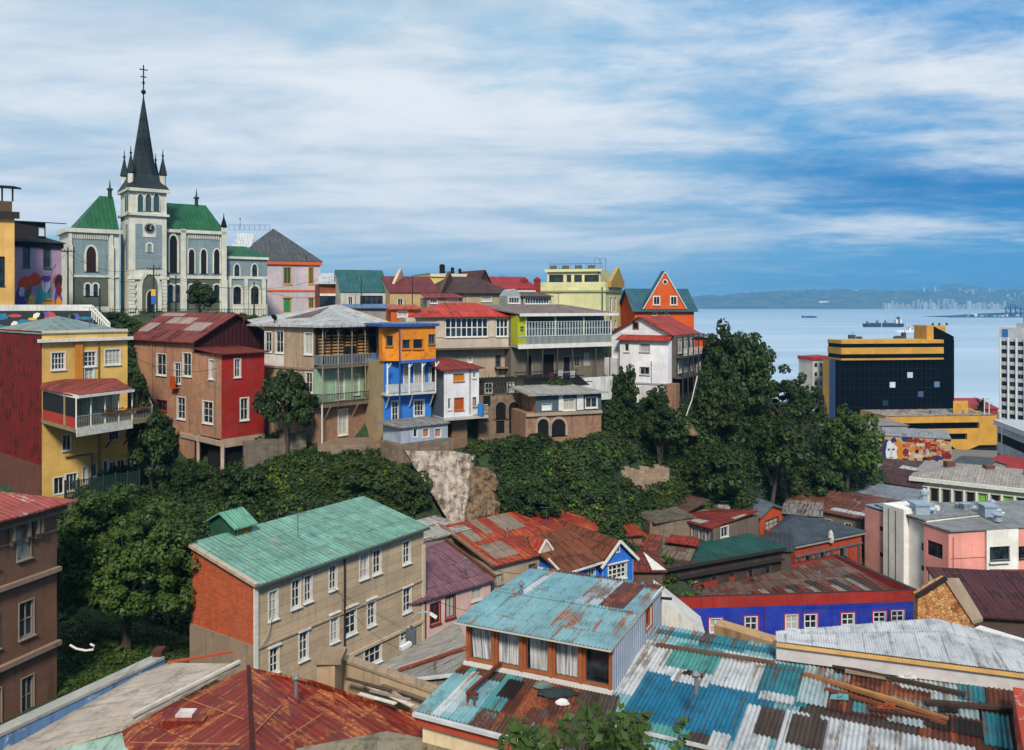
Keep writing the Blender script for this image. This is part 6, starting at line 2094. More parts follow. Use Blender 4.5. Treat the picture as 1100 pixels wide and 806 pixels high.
# red surround lines
for w_ in list(h.w[w0]['op']):
    mb=MB();u0,z0_,u1,z1_=w_
    h.wb(mb,w0,u0-.2,u1+.2,z1_+.12,z1_+.19,.003,.07);h.wb(mb,w0,u0-.2,u0-.12,z0_,z1_+.12,.003,.07);h.wb(mb,w0,u1+.12,u1+.2,z0_,z1_+.12,.003,.07);h.part('window_surround',mb,plain('#a3243a',.6,.2))
cen=(A+B+C2+D2)/4
wi=[q+(cen-q).normalized()*.5 for q in pts]
mb=MB()
for k in range(4):
    j=(k+1) % 4;o0=pts[k]-(cen-pts[k]).normalized()*.06;o1=pts[j]-(cen-pts[j]).normalized()*.06
    mb.prism([o0,o1,wi[j],wi[k]],zR_+.003,zT-(.0 if k != 1 else -.0))
h.part('parapet',mb,RP)
mb=MB()
for k in range(4):
    j=(k+1) % 4;o0=pts[k]-(cen-pts[k]).normalized()*.1;o1=pts[j]-(cen-pts[j]).normalized()*.1
    mb.prism([o0,o1,wi[j],wi[k]],zT+.003,zT+.09)
h.part('coping',mb,plain('#3a2a28',.8,.4))
mb=MB();z_=zT-.75
mb.slab([v3(wi[0],z_+.02),v3(wi[1],z_+.02),v3(wi[2],z_+.55),v3(wi[3],z_+.2)],.05);h.part('roof',mb,roofing('#6e5a4c','#5c2a1c',.5,(1.0,2.6),.5,.9,.6,speck=.4))
mb=MB();Q=[v3(wi[0],z_+.02),v3(wi[1],z_+.02),v3(wi[2],z_+.55),v3(wi[3],z_+.2)]
r3=random.Random(3)
rm=[roofing('#7c2c1c','#4a1a10',.5,(1,9),.4,.4,.3),roofing('#8d8274','#5a4a40',.3,(1,9),.4,.4,.3),roofing('#3a332e','#4a2a1c',.4,(1,9),.4,.4,.3)]
for k in range(16):
    u=.36+k*.038;v=r3.uniform(.05,.15);l=r3.uniform(.25,.5)
    mb.slab([onq(Q,u,v,.08),onq(Q,u+.036,v,.08),onq(Q,u+.036*.9,v+l,.08),onq(Q,u,v+l,.08)],.03,k % 3)
h.part('roof_sheet',mb,rm)
mb=MB();mb.tube([h.pt(w0,h.hit(w0,821.5,660)[0],19,.1),h.pt(w0,h.hit(w0,821.5,660)[0],zR_,.1)],.05,6);h.part('downpipe',mb,plain('#6a2448'))
mb=MB();mb.tube([h.pt(w0,h.hit(w0,894,660)[0],19,.1),h.pt(w0,h.hit(w0,894,660)[0],zR_,.1)],.05,6);h.part('downpipe',mb,plain('#2f3fa0'))
h.done()

# ---- rubble gable and dark red roof behind it
h=House('rubble_gable','ruined ochre rubble gable wall with a pale sloping coping beside the blue building','wall')
d=62
h.r=root(h.name,(XY(1010,d).x,d,22),h.label,h.cat)
outl=[(986,700),(986,640),(1002,629),(1016.5,621.5),(1028,645),(1046,668),(1046,700)]
mb=MB();f_=[P(x,y,d) for x,y in outl];bk=[p+V((0,.7,0)) for p in f_]
mb.face(f_[::-1]);mb.face(bk)
for k in range(len(f_)):
    j=(k+1) % len(f_);mb.face([f_[k],f_[j],bk[j],bk[k]])
m_,g,b_=mk('rubble');oc=g.n('TexCoord').outputs['Object']
vor=g.n('TexVoronoi',{'Vector': oc,'Scale': 4.5},feature='F1');vd=g.n('TexVoronoi',{'Vector': oc,'Scale': 4.5},feature='DISTANCE_TO_EDGE').outputs[0]
c=g.mix(g.n('SeparateXYZ',{0: vor.outputs['Color']}).outputs[0],lin('#a8622c'),lin('#c9a06a'));c=g.mix(g.ss(vd,.0,.1,.8,0),c,lin('#5c3a22'));c=g.mix(g.ss(g.noise(oc,1.2,7,.7),.52,.62,0,.8),c,lin('#6a3418'))
g.put(b_,'Base Color',c);b_.inputs['Roughness'].default_value=.95;g.put(b_,'Normal',g.n('Bump',{'Height': vd,'Strength': .9,'Distance': .1}).outputs[0])
h.part('wall',mb,m_)
mb=MB();mb.bar(P(984,641,d-.1),P(1016.5,620.8,d-.1),.3,.25);h.part('edge_stone',mb,plain('#2a211d',.9,.4))
mb=MB();a,b=P(1016,621,d-.15),P(1046,667,d-.15);c_,d_=P(1056,664,d+1.5),P(1030,621,d+1.5)
mb.slab([a,b,c_,d_],.25);h.part('coping',mb,wall('#a08a72',dirt=.5));mb=MB()
h,i,pts,zt=simple('dark_red_roof_house','house with a large sooty dark red roof below the pink building',1034,66,1190,64,20,664,8,[wall('#4a3a34',dirt=.5)]*4)
mb=MB();mb.slab([v3(pts[0]-V((.3,.4)),zt),v3(pts[1]+V((.3,-.4)),zt),v3(pts[2],zt+1.2),v3(pts[3]+V((-.6,0)),zt+1.2)],.15);h.part('roof',mb,roofing('#4e1a1a','#2c1512',.3,(1.2,8),.4,.3,.4));h.done()
h,i,pts,zt=simple('red_lean_to','strip of brick red roof tucked under the pink building windows',1058,74,1190,72,20,646,6,[wall('#4a3a34',dirt=.5)]*4)
mb=MB();mb.slab([v3(pts[0]-V((.3,.4)),zt),v3(pts[1]+V((.3,-.4)),zt+.6),v3(pts[2],zt+1.2),v3(pts[3]+V((2.5,0)),zt+.6)],.15);h.part('roof',mb,roofing('#7e2820','#4c1d16',.3,(1.2,8),.4,.3,.4));h.done()

# ---- jumble of low roofs between the trees and the pink building
spec=[  # name,label, pxa,da, pxb,db, ytop, depth, wall, roof, gable?
 ('rust_roof_shed','long shed with striped rust and brown sheets just right of the dark wooded foot',842,112,925,104,549,13,'#6e6258',roofing('#6d3a28','#8a6a58',.3,(.9,2.2),.5,.9,.6),1.2),
 ('white_strip_roof','narrow roof of white sheets in front of the striped rusty shed',893,108,944,103,552,5,'#b5b5b5',roofing('#b9bec4',rust=.15,pitch=.6),.5),
 ('grey_slab_house','grey flat roofed house behind the pink building corner',905,122,974,116,536,9,'#9aa0a8',roofing('#7d838c',rust=.1,cell=(1,6),pitch=.1),.4),
 ('pale_blue_roof','pale blue and white sheet roof left of the grey flat roof',880,128,930,122,530,8,'#c4c4c0',roofing('#93a3b4',rust=.1,pitch=.6),.4),
 ('white_hut','white walled hut glimpsed between the tree and the rusty maroon roofs',905,150,938,146,513,6,'#d0d0cc',roofing('#a9a39a',rust=.2),.5),
 ('maroon_tile_roof','maroon tiled roof with a small dormer above the grey slabs',932,145,985,138,519,10,'#5a3a34',roofing('#4c2a26','#33201c',.3,(.5,.4),.1,.5,.4),1.6),
 ('brown_long_roof','brown roof running behind the cornice of the green shuttered building',925,175,1010,168,506,10,'#6a5046',roofing('#54352d','#33201c',.3,(.6,.5),.1,.5,.4),1.4),
 ('slate_gable_shed','pale blue gabled shed with a white roof under the abstract mural',962,160,985,156,510,5,'#6f8399',roofing('#b4b9be',rust=.05),1.0),
 ('grey_roof_unit','dark grey pitched roof right of the abstract mural',1022,186,1056,180,501,9,'#8f8f90',roofing('#4a5058',rust=.05),1.2),
 ('red_strip_roof','long building with a bright red roof strip in front of the mustard block',1058,190,1120,176,504,10,'#b7b7b6',roofing('#a3261f',rust=.05),1.6),
 ('tan_terrace','tan roof terrace with chimneys between the black tower and the mural',928,222,975,222,457,12,'#a68f78',roofing('#8d8780',rust=.1,pitch=.1),.2),
 ('grey_deck','pale grey flat roofed deck above the big mural',938,206,1002,206,468,10,'#8c8884',roofing('#9c9a99',rust=.1,pitch=.1),.3),
 ('white_sheet_house','white sheeted house half hidden behind the foot of the green tree',893,128,918,126,521,6,'#c9c9c9',roofing('#b9b4ae',rust=.3),.4),
 ('dark_gutter_roof','dark sheet roof strip behind the orange cabin',838,106,880,104,552,6,'#55504b',roofing('#8d8a86',rust=.25,pitch=.5),.3),
 ('slate_lane_roof','slate coloured lane roof between orange cabin and striped rusty shed',818,90,850,89,590,6,'#4a4038',roofing('#3b4148',rust=.2,pitch=.5),.3),
]
for (nm,lb,a_,da,b_,db,yt,dp,wc,rm_,rise) in spec:
    h,i,pts,zt=simple(nm,lb,a_,da,b_,db,12 if da>130 else 18,yt,dp,wall(wc,dirt=.5))
    if rise>.9:
        h.gable(pts,zt,rise,rm_,over=.3)
    else:
        h.slab('roof',[v3(pts[0]-V((.3,.4)),zt+.05),v3(pts[1]+V((.3,-.4)),zt+.05),v3(pts[2],zt+rise),v3(pts[3],zt+rise)],rm_,.14)
    L=h.len(i)
    for k in range(int(L/2.6)):
        h.winm(i,.7+k*2.6,zt-2.3,1.6+k*2.6,zt-.9,nx=2,ny=1,trim=.08)
    h.done()
# orange wall among trees
h,i,pts,zt=simple('orange_wall_house','house with a blotchy bright orange wall seen through the trees',857,150,884,152,24,457,7,wall('#d4441a',dirt=.3,col2='#e0a080'))
h.slab('roof',[v3(pts[0]-V((.3,.4)),zt+.05),v3(pts[1]+V((.3,-.4)),zt+.05),v3(pts[2],zt+.6),v3(pts[3],zt+.6)],roofing('#a0826a',rust=.3),.14);h.done()
# ================================================================ the valley houses
# ---- brown stone town house, left edge
h=House('brown_townhouse','tall brown plastered town house with stone string courses and a faded red roof','house')
B=XY(61,47);A0=XY(0,43.7);dr=(B-A0).normalized();A=B-dr*11
n=inward(A,B)
zT=zat(541,47)
BW=wall('#76543f',dirt=.55,col2='#6a4e3e')
w0=h.block([A,B,B+n*8,A+n*8],30,zT,[BW])
CB_=wall('#8a7360',dirt=.5)
h.band(w0,zT-.3,zT+.0,.55,plain('#5a4234',.8,.4),ext=.2);h.band(w0,zT-.55,zT-.3,.3,CB_,ext=.1);h.band(w0,zT-1.5,zT-1.42,.06,CB_)
h.band(w0,zat(613,47),zat(608.5,47),.28,CB_,ext=.1);h.band(w0,zat(692.5,47),zat(687.5,47),.28,CB_,ext=.1)
for a,ny_w in (((18.5,569,32.5,600),2),((20.5,646,36,684),2),((23,727,36,767),2)):
    h.win(w0,*a,nx=2,ny=2,trim=.08,fm=plain('#8a8175',.7,.3),pm=GLASS,bw=.06)
    u0=h.hit(w0,a[0],(a[1]+a[3])/2)[0];z_=h.hit(w0,26,(a[1]+a[3])/2)[1];hh=(a[3]-a[1])/900*45
    h.winm(w0,u0-2.1,z_-hh/2,u0-1.2,z_+hh/2,nx=2,ny=2,trim=.08,fm=plain('#8a8175',.7,.3),bw=.06);h.winm(w0,u0-4.2,z_-hh/2,u0-3.3,z_+hh/2,nx=2,ny=2,trim=.08,fm=plain('#8a8175',.7,.3),bw=.06)
for u in (1.2,1.45,2.0,2.9):
    mb=MB();uu=h.len(w0)-u;h.wb(mb,w0,uu-.07,uu+.07,zT-1.3,zT-.56,.003,.35);h.wb(mb,w0,uu-.07,uu+.07,zT-1.6,zT-1.3,.003,.15);h.part('corbel',mb,CB_)
h.hip([A,B,B+n*8,A+n*8],zT,1.1,roofing('#a8493c','#c9a090',.18,(.8,7),.35,.25,.35),over=.75,inset=3.5)
h.done()

# ---- long tan house with the green sheet roof
h=House('green_roof_house','long tan house with pale green sheet roof, brick end wall and rooftop cabin')
A,B=XY(274,50),XY(455,62.7)
n=inward(A,B);fr=(B-A).normalized()
Dp=(XY(206,53.6)-A).length
zE=zat(630,50)
TAN=wall('#bca486','siding',.3,pitch=.62);BRK=wall('#c25a2c','brick',.35,col2='#8e3c1c')
w0=h.block([A,B,B+n*Dp,A+n*Dp],24.5,zE,[TAN,TAN,TAN,BRK])
wins=[(288.9,635,297.9,665),(313.4,623,322.4,652.4),(327,618,334.7,646),(353.8,607,361.5,633),(386.6,594,395.4,621),(400.8,590.5,409,616),(433,581.4,440.4,605),
        (289.7,696,299,722.6),(321.6,679,330.6,708.4),(355,660.6,363.4,689),(370.8,653,382.5,681),(394.8,645,403,671.6),(433,631.4,441.2,657),(391.5,692.6,409.3,713.3),(430,679,440,688)]
for k,a in enumerate(wins):
    h.win(w0,*a,nx=3 if k==13 else 2,ny=3 if k<13 else 2,trim=.12,head=.10 if 6<k<13 else 0,pm=glass('#151a22','#3a4a66',.6,ca=.2))
z1=zat(697.5,50);z2=z1-3.05
h.band(w0,z1-.07,z1+.05,.1,plain('#a8957c',.8,.4));h.band(w0,z2-.12,z2+.08,.14,plain('#b8a68c',.8,.4),u0=h.hit(w0,372,660)[0])
mb=MB();h.wb(mb,w0,-.12,.16,24.6,zE-.05,.003,.12);h.part('corner_board',mb,WHITE);mb=MB();h.wb(mb,w0,h.len(w0)-.2,h.len(w0)+.1,24.6,zE-1.2,.003,.12);h.part('corner_board',mb,plain('#bdb09a'))
mb=MB();u=h.hit(w0,369,650)[0];mb.tube([h.pt(w0,u,zE-.05,.12),h.pt(w0,u,27.6,.12),h.pt(w0,u+.5,27.2,.12)],.07,6);h.part('downpipe',mb,plain('#2a2626'))
# cable on the wall
mb=MB();mb.tube([h.pt(w0,h.hit(w0,292,668)[0],zat(666,50),.1),h.pt(w0,h.hit(w0,285,690)[0],zat(690,49),.25),h.pt(w0,.3,zat(706,48.5),.2)],.025,5);mb.tube([h.pt(w0,h.hit(w0,355,631)[0],zat(631,55),.1),h.pt(w0,h.len(w0)-2,zat(688,61)+.9,.3)],.015,5);h.part('cable',mb,plain('#9a948a'))
# monopitch roof rising to the back
rise=zat(587,53.6)-zE
GR=roofing('#75a593','#8a9a86',.22,(1.05,2.9),.35,.45,.7,speck=.15)
zF_,zK_=zE+.15,zE+rise+.2
Q=[v3(A-n*.35-fr*.15,zF_),v3(B-n*.35+fr*.3,zF_),v3(B+n*(Dp+.2)+fr*.3,zK_),v3(A+n*(Dp+.2)-fr*.15,zK_)]
mb=MB();mb.slab(Q,.14)
for k in range(4):            # lapped sheet rows
    v0=.0+k*.25
    q=[onq(Q,0,v0,.03+.004*k),onq(Q,1,v0,.03+.004*k),onq(Q,1,min(1,v0+.255),.004*k+.012),onq(Q,0,min(1,v0+.255),.004*k+.012)]
    mb.slab(q,.02)
h.part('roof',mb,GR)
mb=MB();mb.bar(Q[0]-V((0,0,.12)),Q[1]-V((0,0,.12)),.12,.14);h.part('gutter',mb,plain('#4b4a44'));mb=MB();mb.bar(Q[0]+V((0,0,.02)),Q[3]+V((0,0,.02)),.3,.2);h.part('wall_coping',mb,plain('#a99a88',.8,.5))
mb=MB();gq=[v3(A,zE),v3(A+n*Dp,zE),v3(A+n*Dp,zK_-.18),v3(A,zE+.02)]
o_=V((-fr.x,-fr.y,0))*.001;mb.face([gq[1],gq[0],gq[3],gq[2]]);h.part('gable_wall',mb,BRK);mb=MB();mb.face([v3(B,zE),v3(B+n*Dp,zE),v3(B+n*Dp,zK_-.18)]);mb.face([v3(B+n*Dp,zE),v3(A+n*Dp,zE),v3(A+n*Dp,zK_-.18),v3(B+n*Dp,zK_-.18)]);h.part('upper_wall',mb,TAN)
mb=MB();h.wb(mb,w0+3,-.0,Dp,24.6,zat(694,50),.003,.1);h.part('plinth',mb,wall('#8d7a68',dirt=.6))
# rooftop cabin
c0=Zp(252.8,583,zE+.9);ca=XY(252.8,55.6);
cb=along(ca,fr,270.5);cdir=n;cl=along(ca,cdir,226)
zc0=zE+.3;zc1=zat(565,55.6)
GC=wall('#1d4a38','siding',.3,pitch=.3)
dl=(cl-ca).length
i=h.block([ca,cb,cb+n*dl,ca+n*dl],zc0,zc1,[GC])
h.winm(i,.15,zc1-1.0,.75,zc1-.15,nx=2,ny=2,trim=.05,fm=plain('#a8813f'),pm=plain('#8a7a50',.5,.4),sill=False);h.winm(i,.9,zc1-1.0,1.5,zc1-.15,nx=2,ny=2,trim=.05,fm=plain('#a8813f'),pm=plain('#8a7a50',.5,.4),sill=False)
mid0,mid1=(ca+(cb-ca)*.0+n*dl*.5),(cb+n*dl*.5)
mb=MB();e=.3;zr_=zc1+.75
mb.slab([v3(ca-fr*e-n*e,zc1-.1),v3(cb+fr*e-n*e,zc1-.1),v3(mid1+fr*e,zr_),v3(mid0-fr*e,zr_)],.1);mb.slab([v3(ca-fr*e+n*(dl+e),zc1-.1),v3(cb+fr*e+n*(dl+e),zc1-.1),v3(mid1+fr*e,zr_),v3(mid0-fr*e,zr_)],.1);h.part('cabin_roof',mb,roofing('#6ba68d',rust=.05))
mb=MB();mb.face([v3(ca+n*dl,zc1),v3(ca,zc1),v3(mid0,zr_-.1)]);mb.face([v3(cb,zc1),v3(cb+n*dl,zc1),v3(mid1,zr_-.1)]);h.part('cabin_gable',mb,GC)
h.done()

# ---- pink house with purple roof
h=House('pink_house','pale pink house with a dusty purple sheet roof and dark red framed windows')
A,B=XY(455,62.6),XY(527,67)
n=inward(A,B);fr=(B-A).normalized()
zE=zat(644,62.6)
w0=h.block([A,B,B+n*7,A+n*7],25,zE,wall('#c7a59c',dirt=.3))
for a in ((462.5,648,472.5,670),(479,641,488.5,663.5)):
    h.win(w0,*a,nx=2,ny=1,trim=.14,fm=plain('#6e2420'),pm=GLASS,name='door' if a[0]<470 else 'window')
h.win(w0,506,630,517.5,644.5,nx=2,ny=1,trim=.1,fm=plain('#bdb3aa'))
z_=zE+1.75
h.slab('roof',[v3(A-n*.35-fr*1.5,zE+.1),v3(B-n*.35+fr*.2,zE+.1),v3(B+n*6.2+fr*.2,z_),v3(A+n*6.2-fr*1.5,z_)],roofing('#7c5560','#5c3a3c',.2,(.8,2.2),.35,.3,.5),.13)
mb=MB();mb.bar(v3(B+fr*.25-n*.3,zE+.25),v3(B+fr*.25+n*6.2,z_+.12),.2,.25);h.part('verge',mb,plain('#5e3a28',.8,.4))
mb=MB();mb.tube([h.pt(w0,.12,25,.1),h.pt(w0,.12,zE,.1)],.06,6);h.part('downpipe',mb,plain('#5a2622'))
h.done()

# ---- house with the big rusty red roof
h=House('rust_roof_house','cream house under a large rusty red roof patched with pale panels')
A,B=XY(528,68),XY(605,73)
n=inward(A,B);fr=(B-A).normalized()
zE=zat(608,68)
w0=h.block([A,B,B+n*7.2,A+n*7.2],25,zE,wall('#a8937c',dirt=.5))
h.win(w0,533,617,540,627,nx=2,ny=1,trim=.08,fm=plain('#8a8074'));h.win(w0,568,606,576,618,nx=2,ny=1,trim=.08,fm=plain('#6a6058'))
zR_=zE+1.75
RUST=roofing('#93301a','#b0552c',.42,(.75,2.6),.5,.45,.5,speck=.1)
Q=[v3(A-n*.4-fr*.1,zE+.1),v3(B-n*.4+fr*.3,zE+.1),v3(B+n*7.2+fr*.5,zR_),v3(A+n*7.2,zR_)]
mb=MB();mb.slab(Q,.13);h.part('roof',mb,RUST)
mb=MB()
for u0,v0,u1,v1 in ((.10,.52,.24,.92),(.34,.62,.44,.98),(.58,.60,.86,.98),(.10,.10,.40,.42)):
    mb.slab([onq(Q,u0,v0,.05),onq(Q,u1,v0,.05),onq(Q,u1,v1,.05),onq(Q,u0,v1,.05)],.035)
h.part('roof_panel',mb,roofing('#8d7a6a','#8c4a2c',.12,(.9,6),.45,.2,.4))
mb=MB();mb.bar(Q[0]+V((0,0,.06)),Q[3]+V((0,0,.06)),.3,.18);h.part('verge',mb,plain('#7c5a44',.8,.4))
g0=A.lerp(B,.60)-n*.45;g1=A.lerp(B,.80)-n*.45;gm=(g0+g1)/2
mb=MB();mb.slab([v3(g0,zE+.2),v3(gm,zE+1.2),v3(gm+n*2.6,zE+1.2),v3(g0+n*1,zE+.45)],.08);mb.slab([v3(g1,zE+.2),v3(gm,zE+1.2),v3(gm+n*2.6,zE+1.2),v3(g1+n*1,zE+.45)],.08);h.part('dormer_roof',mb,RUST)
mb=MB();mb.face([v3(g0+n*.1,zE+.1),v3(g1+n*.1,zE+.1),v3(gm+n*.1,zE+1.1)]);h.part('dormer_gable',mb,plain('#b5a894',.8,.4))
mb=MB();mb.bar(v3(g0,zE+.22),v3(gm,zE+1.2),.1,.2);mb.bar(v3(g1,zE+.22),v3(gm,zE+1.2),.1,.2);h.part('barge_board',mb,plain('#c9c2b4'))
# eastern wing falling away
h.slab('wing_roof',[v3(B-n*.4+fr*.35,zE+.05),v3(XY(642,79),zE-.1),v3(XY(640,84),zE+.6),v3(B+n*7.2+fr*.55,zR_-.02)],RUST,.13)
h.block([B+n*.3+fr*.02,XY(640,79.5),XY(638,83.5),B+n*6.5+fr*.02],25,zE-.2,wall('#8d7a68',dirt=.6))
h.done()
h,i,pts,zt=simple('low_red_roof','strip of low rusty red roofs running behind the blue gabled house',628,82,690,84,24,576,5,[wall('#7a5c48',dirt=.6)]*4)
h.slab('roof',[v3(pts[0]-V((.3,.4)),zt+.05),v3(pts[1]+V((.3,-.4)),zt+.05),v3(pts[2],zt+1.1),v3(pts[3],zt+1.1)],RUST,.12);h.done()
h,i,pts,zt=simple('white_eave_shed','narrow shed with a whitewashed verge between the green roof and the rusty roof',456,70,503,74,27,574,4,[wall('#8d8478',dirt=.6)]*4)
h.slab('roof',[v3(pts[0]-V((.3,.4)),zt+.05),v3(pts[1]+V((.3,-.4)),zt+.05),v3(pts[2],zt+.5),v3(pts[3],zt+.5)],roofing('#b0aaa2',rust=.25),.12);h.done()

# ---- blue gabled house
h=House('blue_gable_house','bright blue house with a white trimmed gable and a brown rusty roof')
A,B=XY(646.5,71),XY(680,73)
n=inward(A,B);fr=(B-A).normalized()
zE=zat(602,72);zP=zat(581,72)
BB=wall('#2a6cc8',dirt=.15)
pts=[A,B,B+n*9,A+n*9]
w0=h.block(pts,23,zE,BB)
BRF=roofing('#7a4020','#4f2818',.4,(.8,2.4),.35,.35,.5)
h.gable(pts,zE,zP-zE,BRF,over=.35,axis=1,wmat=BB)
h.win(w0,653.5,606,672.5,622,nx=4,ny=3,trim=.14,bw=.1,fw=.12,sill=True,head=.08)
cu,cz=h.hit(w0,663.5,590);mb=MB();h.wb(mb,w0,cu-.22,cu+.22,cz-.3,cz+.3,.01,.06);f=h.part('attic_window',mb,WHITE);mb=MB();h.wb(mb,w0,cu-.12,cu+.12,cz-.18,cz+.2,.06,.07);h.part('pane',mb,plain('#4c6a90'),f)
mb=MB();pk_=v3((A+B)/2-n*.38,zP+.05)
for q in (A-fr*.35,B+fr*.35): mb.bar(v3(q-n*.38,zE-.22),pk_,.08,.24)
h.part('barge_board',mb,WHITE)
mb=MB()
for u in (0,h.len(w0)-.12): mb2=MB();h.wb(mb2,w0,u,u+.12,23.1,zE-.2,.003,.05);h.part('corner_board',mb2,plain('#5c86c4'))
A2=XY(604,68.6);B2=A+n*.3
wing=[A2,B2,B2+n*6,A2+n*6]
zW=zat(613,68.8)
w1=h.block(wing,23,zW,BB)
h.win(w1,632,611,639,622,nx=2,ny=3,trim=.12);h.win(w1,613,617,624,624,nx=2,ny=2,trim=.1)
h.slab('wing_roof',[v3(A2-n*.5-fr*.3,zW-.05),v3(B2-n*.5,zW+.1),v3(B2+n*5.5+fr*1.5,zP),v3(A2+n*5.5-fr*.3,zP-.1)],BRF,.13)
mb=MB();mb.bar(v3(A2-n*.55-fr*.3,zW-.1),v3(B2-n*.55,zW+.05),.08,.16);mb.bar(v3(A2-n*.55-fr*.3,zW-.1),v3(A2+n*1.5-fr*.3,zW+.7),.08,.16);h.part('barge_board',mb,WHITE)
h.done()

# ---- pale sheet roofs in the lane right of the tan house
h=House('lane_roof_house','low building with pale grey beige sheet roofs and a rusty ridge strip in the lane')
q=[Zp(400,719,36),Zp(428,722,37.4),Zp(500,697,38.2),Zp(490,668,37.2)]
ptsL=[XY(400,43),XY(440,36.5),XY(505,38.5),XY(490,47)]
h.block(ptsL,26,35.8,wall('#8c8172',dirt=.5))
RPALE=roofing('#a39a8e','#8a7a68',.15,(1.0,3.2),.4,.2,.45)
mb=MB();a,b,c,d=Zp(399,719,35.95),Zp(428,722,36.6),Zp(503,697,38.1),Zp(493,667,37.0);mb.slab([a,b,c,d],.1);h.part('roof',mb,RPALE)
mb=MB();e_,f_=Zp(478,760,37.4),Zp(520,730,38.4);mb.slab([b,e_,f_,c],.1);h.part('roof',mb,roofing('#8f8a82',rust=.1,cell=(.8,3)))
mb=MB();mb.bar(b+V((0,0,.1)),c+V((0,0,.1)),.3,.08);h.part('ridge_strip',mb,roofing('#8a3a1e','#b8683a',.5));mb=MB();g_=b.lerp(e_,.3);mb.bar(g_+V((0,0,.08)),Zp(488,727,37.9)+V((0,0,.08)),.5,.06);h.part('white_flashing',mb,plain('#c4c2bc',.8,.5))
h.done()

# street lamp
mb=MB();b0=P(442,705,46);t0=P(442,672,46)
mb.tube([V((b0.x,b0.y,27)),t0],.08,8);lp=mb
arc=[P(442,672,46),P(443,664,46),P(449,658.5,46),P(458,657.5,46),P(464,659.5,46)]
mb2=MB();mb2.tube(arc,.045,8)
r=root('street_lamp',(b0.x,b0.y,27),'curved arm street lamp with a white lantern by the end of the tan house','street lamp')
mb.build('pole',plain('#44484e',.6,.3),r);mb2.build('arm',plain('#8b9199',.5,.3),r)
mb=MB();mb.bar(P(462,659,46),P(469,663.5,46),.22,.12);mb.build('lantern',WHITE,r)
mb=MB();mb.box(b0.x-.3,b0.y-.15,zat(692,46),b0.x+.25,b0.y+.15,zat(676,46));mb.build('transformer_box',plain('#4f545a',.6,.4),r)
mb=MB();p=P(430,697,45);mb.bar(p,P(441,691,45.5),.25,.2);tag(mb.build('cable_box',plain('#c4c6c8'),origin=p),'white cable splice box hanging left of the curved street lamp','cable box')

# ================================================================ foreground roofs
# ---- studio with curtained windows
h=House('curtained_studio','rooftop studio with orange framed curtained windows under a turquoise corrugated roof')
A,B=XY(501.5,31.4),XY(658,29)
n=inward(A,B);fr=(B-A).normalized()
D_=6.6
zT,zB=zat(667,31.4)-.0,zat(709.5,31.4)
WSH=wall('#b5bac4','tin',.25,pitch=.25)
w0=h.block([A,B,B+n*D_,A+n*D_],zB-.12,zT+.05,[plain('#8a5a3c')]+[WSH]*3)
L=h.len(w0)
OF=plain('#93502e',.7,.45)
cm_,g,b_=mk('curtain');uv=g.n('UVMap').outputs[0];sx=g.n('SeparateXYZ',{0: uv})
wv=g.noise(g.vm('MULTIPLY',uv,(14,.35,1)),1.0,2);ck=g.m('FRACT',g.m('MULTIPLY',sx.outputs[1],6));cx_=g.m('FRACT',g.m('MULTIPLY',sx.outputs[0],9))
c=g.mix(g.ss(wv,.3,.7),lin('#6d7078'),lin('#d6d6d4'));c=g.mix(g.ss(ck,.0,.15,.3,0),c,lin('#55606c'));c=g.mix(g.ss(cx_,0,.2,.25,0),c,lin('#55606c'))
g.put(b_,'Base Color',c);b_.inputs['Roughness'].default_value=.8
pw=L/5
for k in range(5):
    u0,u1=k*pw+.09,(k+1)*pw-.05
    w_=h.w[w0];w_['op'].append((u0,zB+.05,u1,zT-.12))
    mb=MB();t_=.07
    for (a,b,c0,e0) in ((u0,u1,zB+.05,zB+.05+t_),(u0,u1,zT-.12-t_,zT-.12),(u0,u0+t_,zB+.05+t_,zT-.12-t_),(u1-t_,u1,zB+.05+t_,zT-.12-t_)):
        h.wb(mb,w0,a,b,c0,e0,-.08,.05)
    f=h.part('window',mb,OF)
    mb=MB();mb.face([h.pt(w0,u0,zB+.05,-.3),h.pt(w0,u1,zB+.05,-.3),h.pt(w0,u1,zT-.12,-.3),h.pt(w0,u0,zT-.12,-.3)]);mb.build('pane',glass('#12161a','#45525c',.6,ca=0),f)
    if k<4:
        mb=MB();nn=46;wid=(u1-u0)*(.97 if k in (0,1,3) else .8)
        off=0 if k != 2 else .12
        prev=None
        for s_ in range(nn+1):
            t=s_/nn;top=u0+off+wid*t;bot=top if k==1 else top+(.10 if k==0 else -.14*t+.05)
            o=-.2+.035*math.sin(t*60+k)+.015*math.sin(t*23)
            p=(h.pt(w0,bot,zB+.1,o),h.pt(w0,top,zT-.2,o))
            if prev: mb.face([prev[0],p[0],p[1],prev[1]],0,uv=[(prev[2],0),(top,0),(top,1.4),(prev[2],1.4)])
            prev=(p[0],p[1],top)
        h.part('curtain',mb,cm_,f,smooth=True)
for k in range(6):
    u=min(max(k*pw,.06),L-.06);mb=MB();h.wb(mb,w0,u-.05,u+.05,zB,zT,.051,.09);h.part('mullion',mb,OF)
mb=MB();h.wb(mb,w0,-.05,L+.05,zB-.1,zB+.01,.003,.2);h.part('sill',mb,plain('#c0bdb6'));mb=MB();h.wb(mb,w0,-.3,L+.1,zT-.1,zT+.02,.1,.22);h.part('eaves_board',mb,plain('#9c5a30',.7,.5))
iw=w0+1
h.winm(iw,4.1,zB+.55,5.0,zT-.12,nx=1,ny=1,trim=.05,fm=OF,pm=plain('#7a2a18',.4,.5),sill=False)
mb=MB();p=h.pt(iw,D_-.2,zT-.35,0);mb.bar(p,p+V((.45,-.1,0)),.12,.08);h.part('bracket',mb,DARK)
mb=MB();h.wb(mb,iw,-.04,D_,zT-.02,zT+.08,.003,.06);h.part('verge',mb,WHITE)
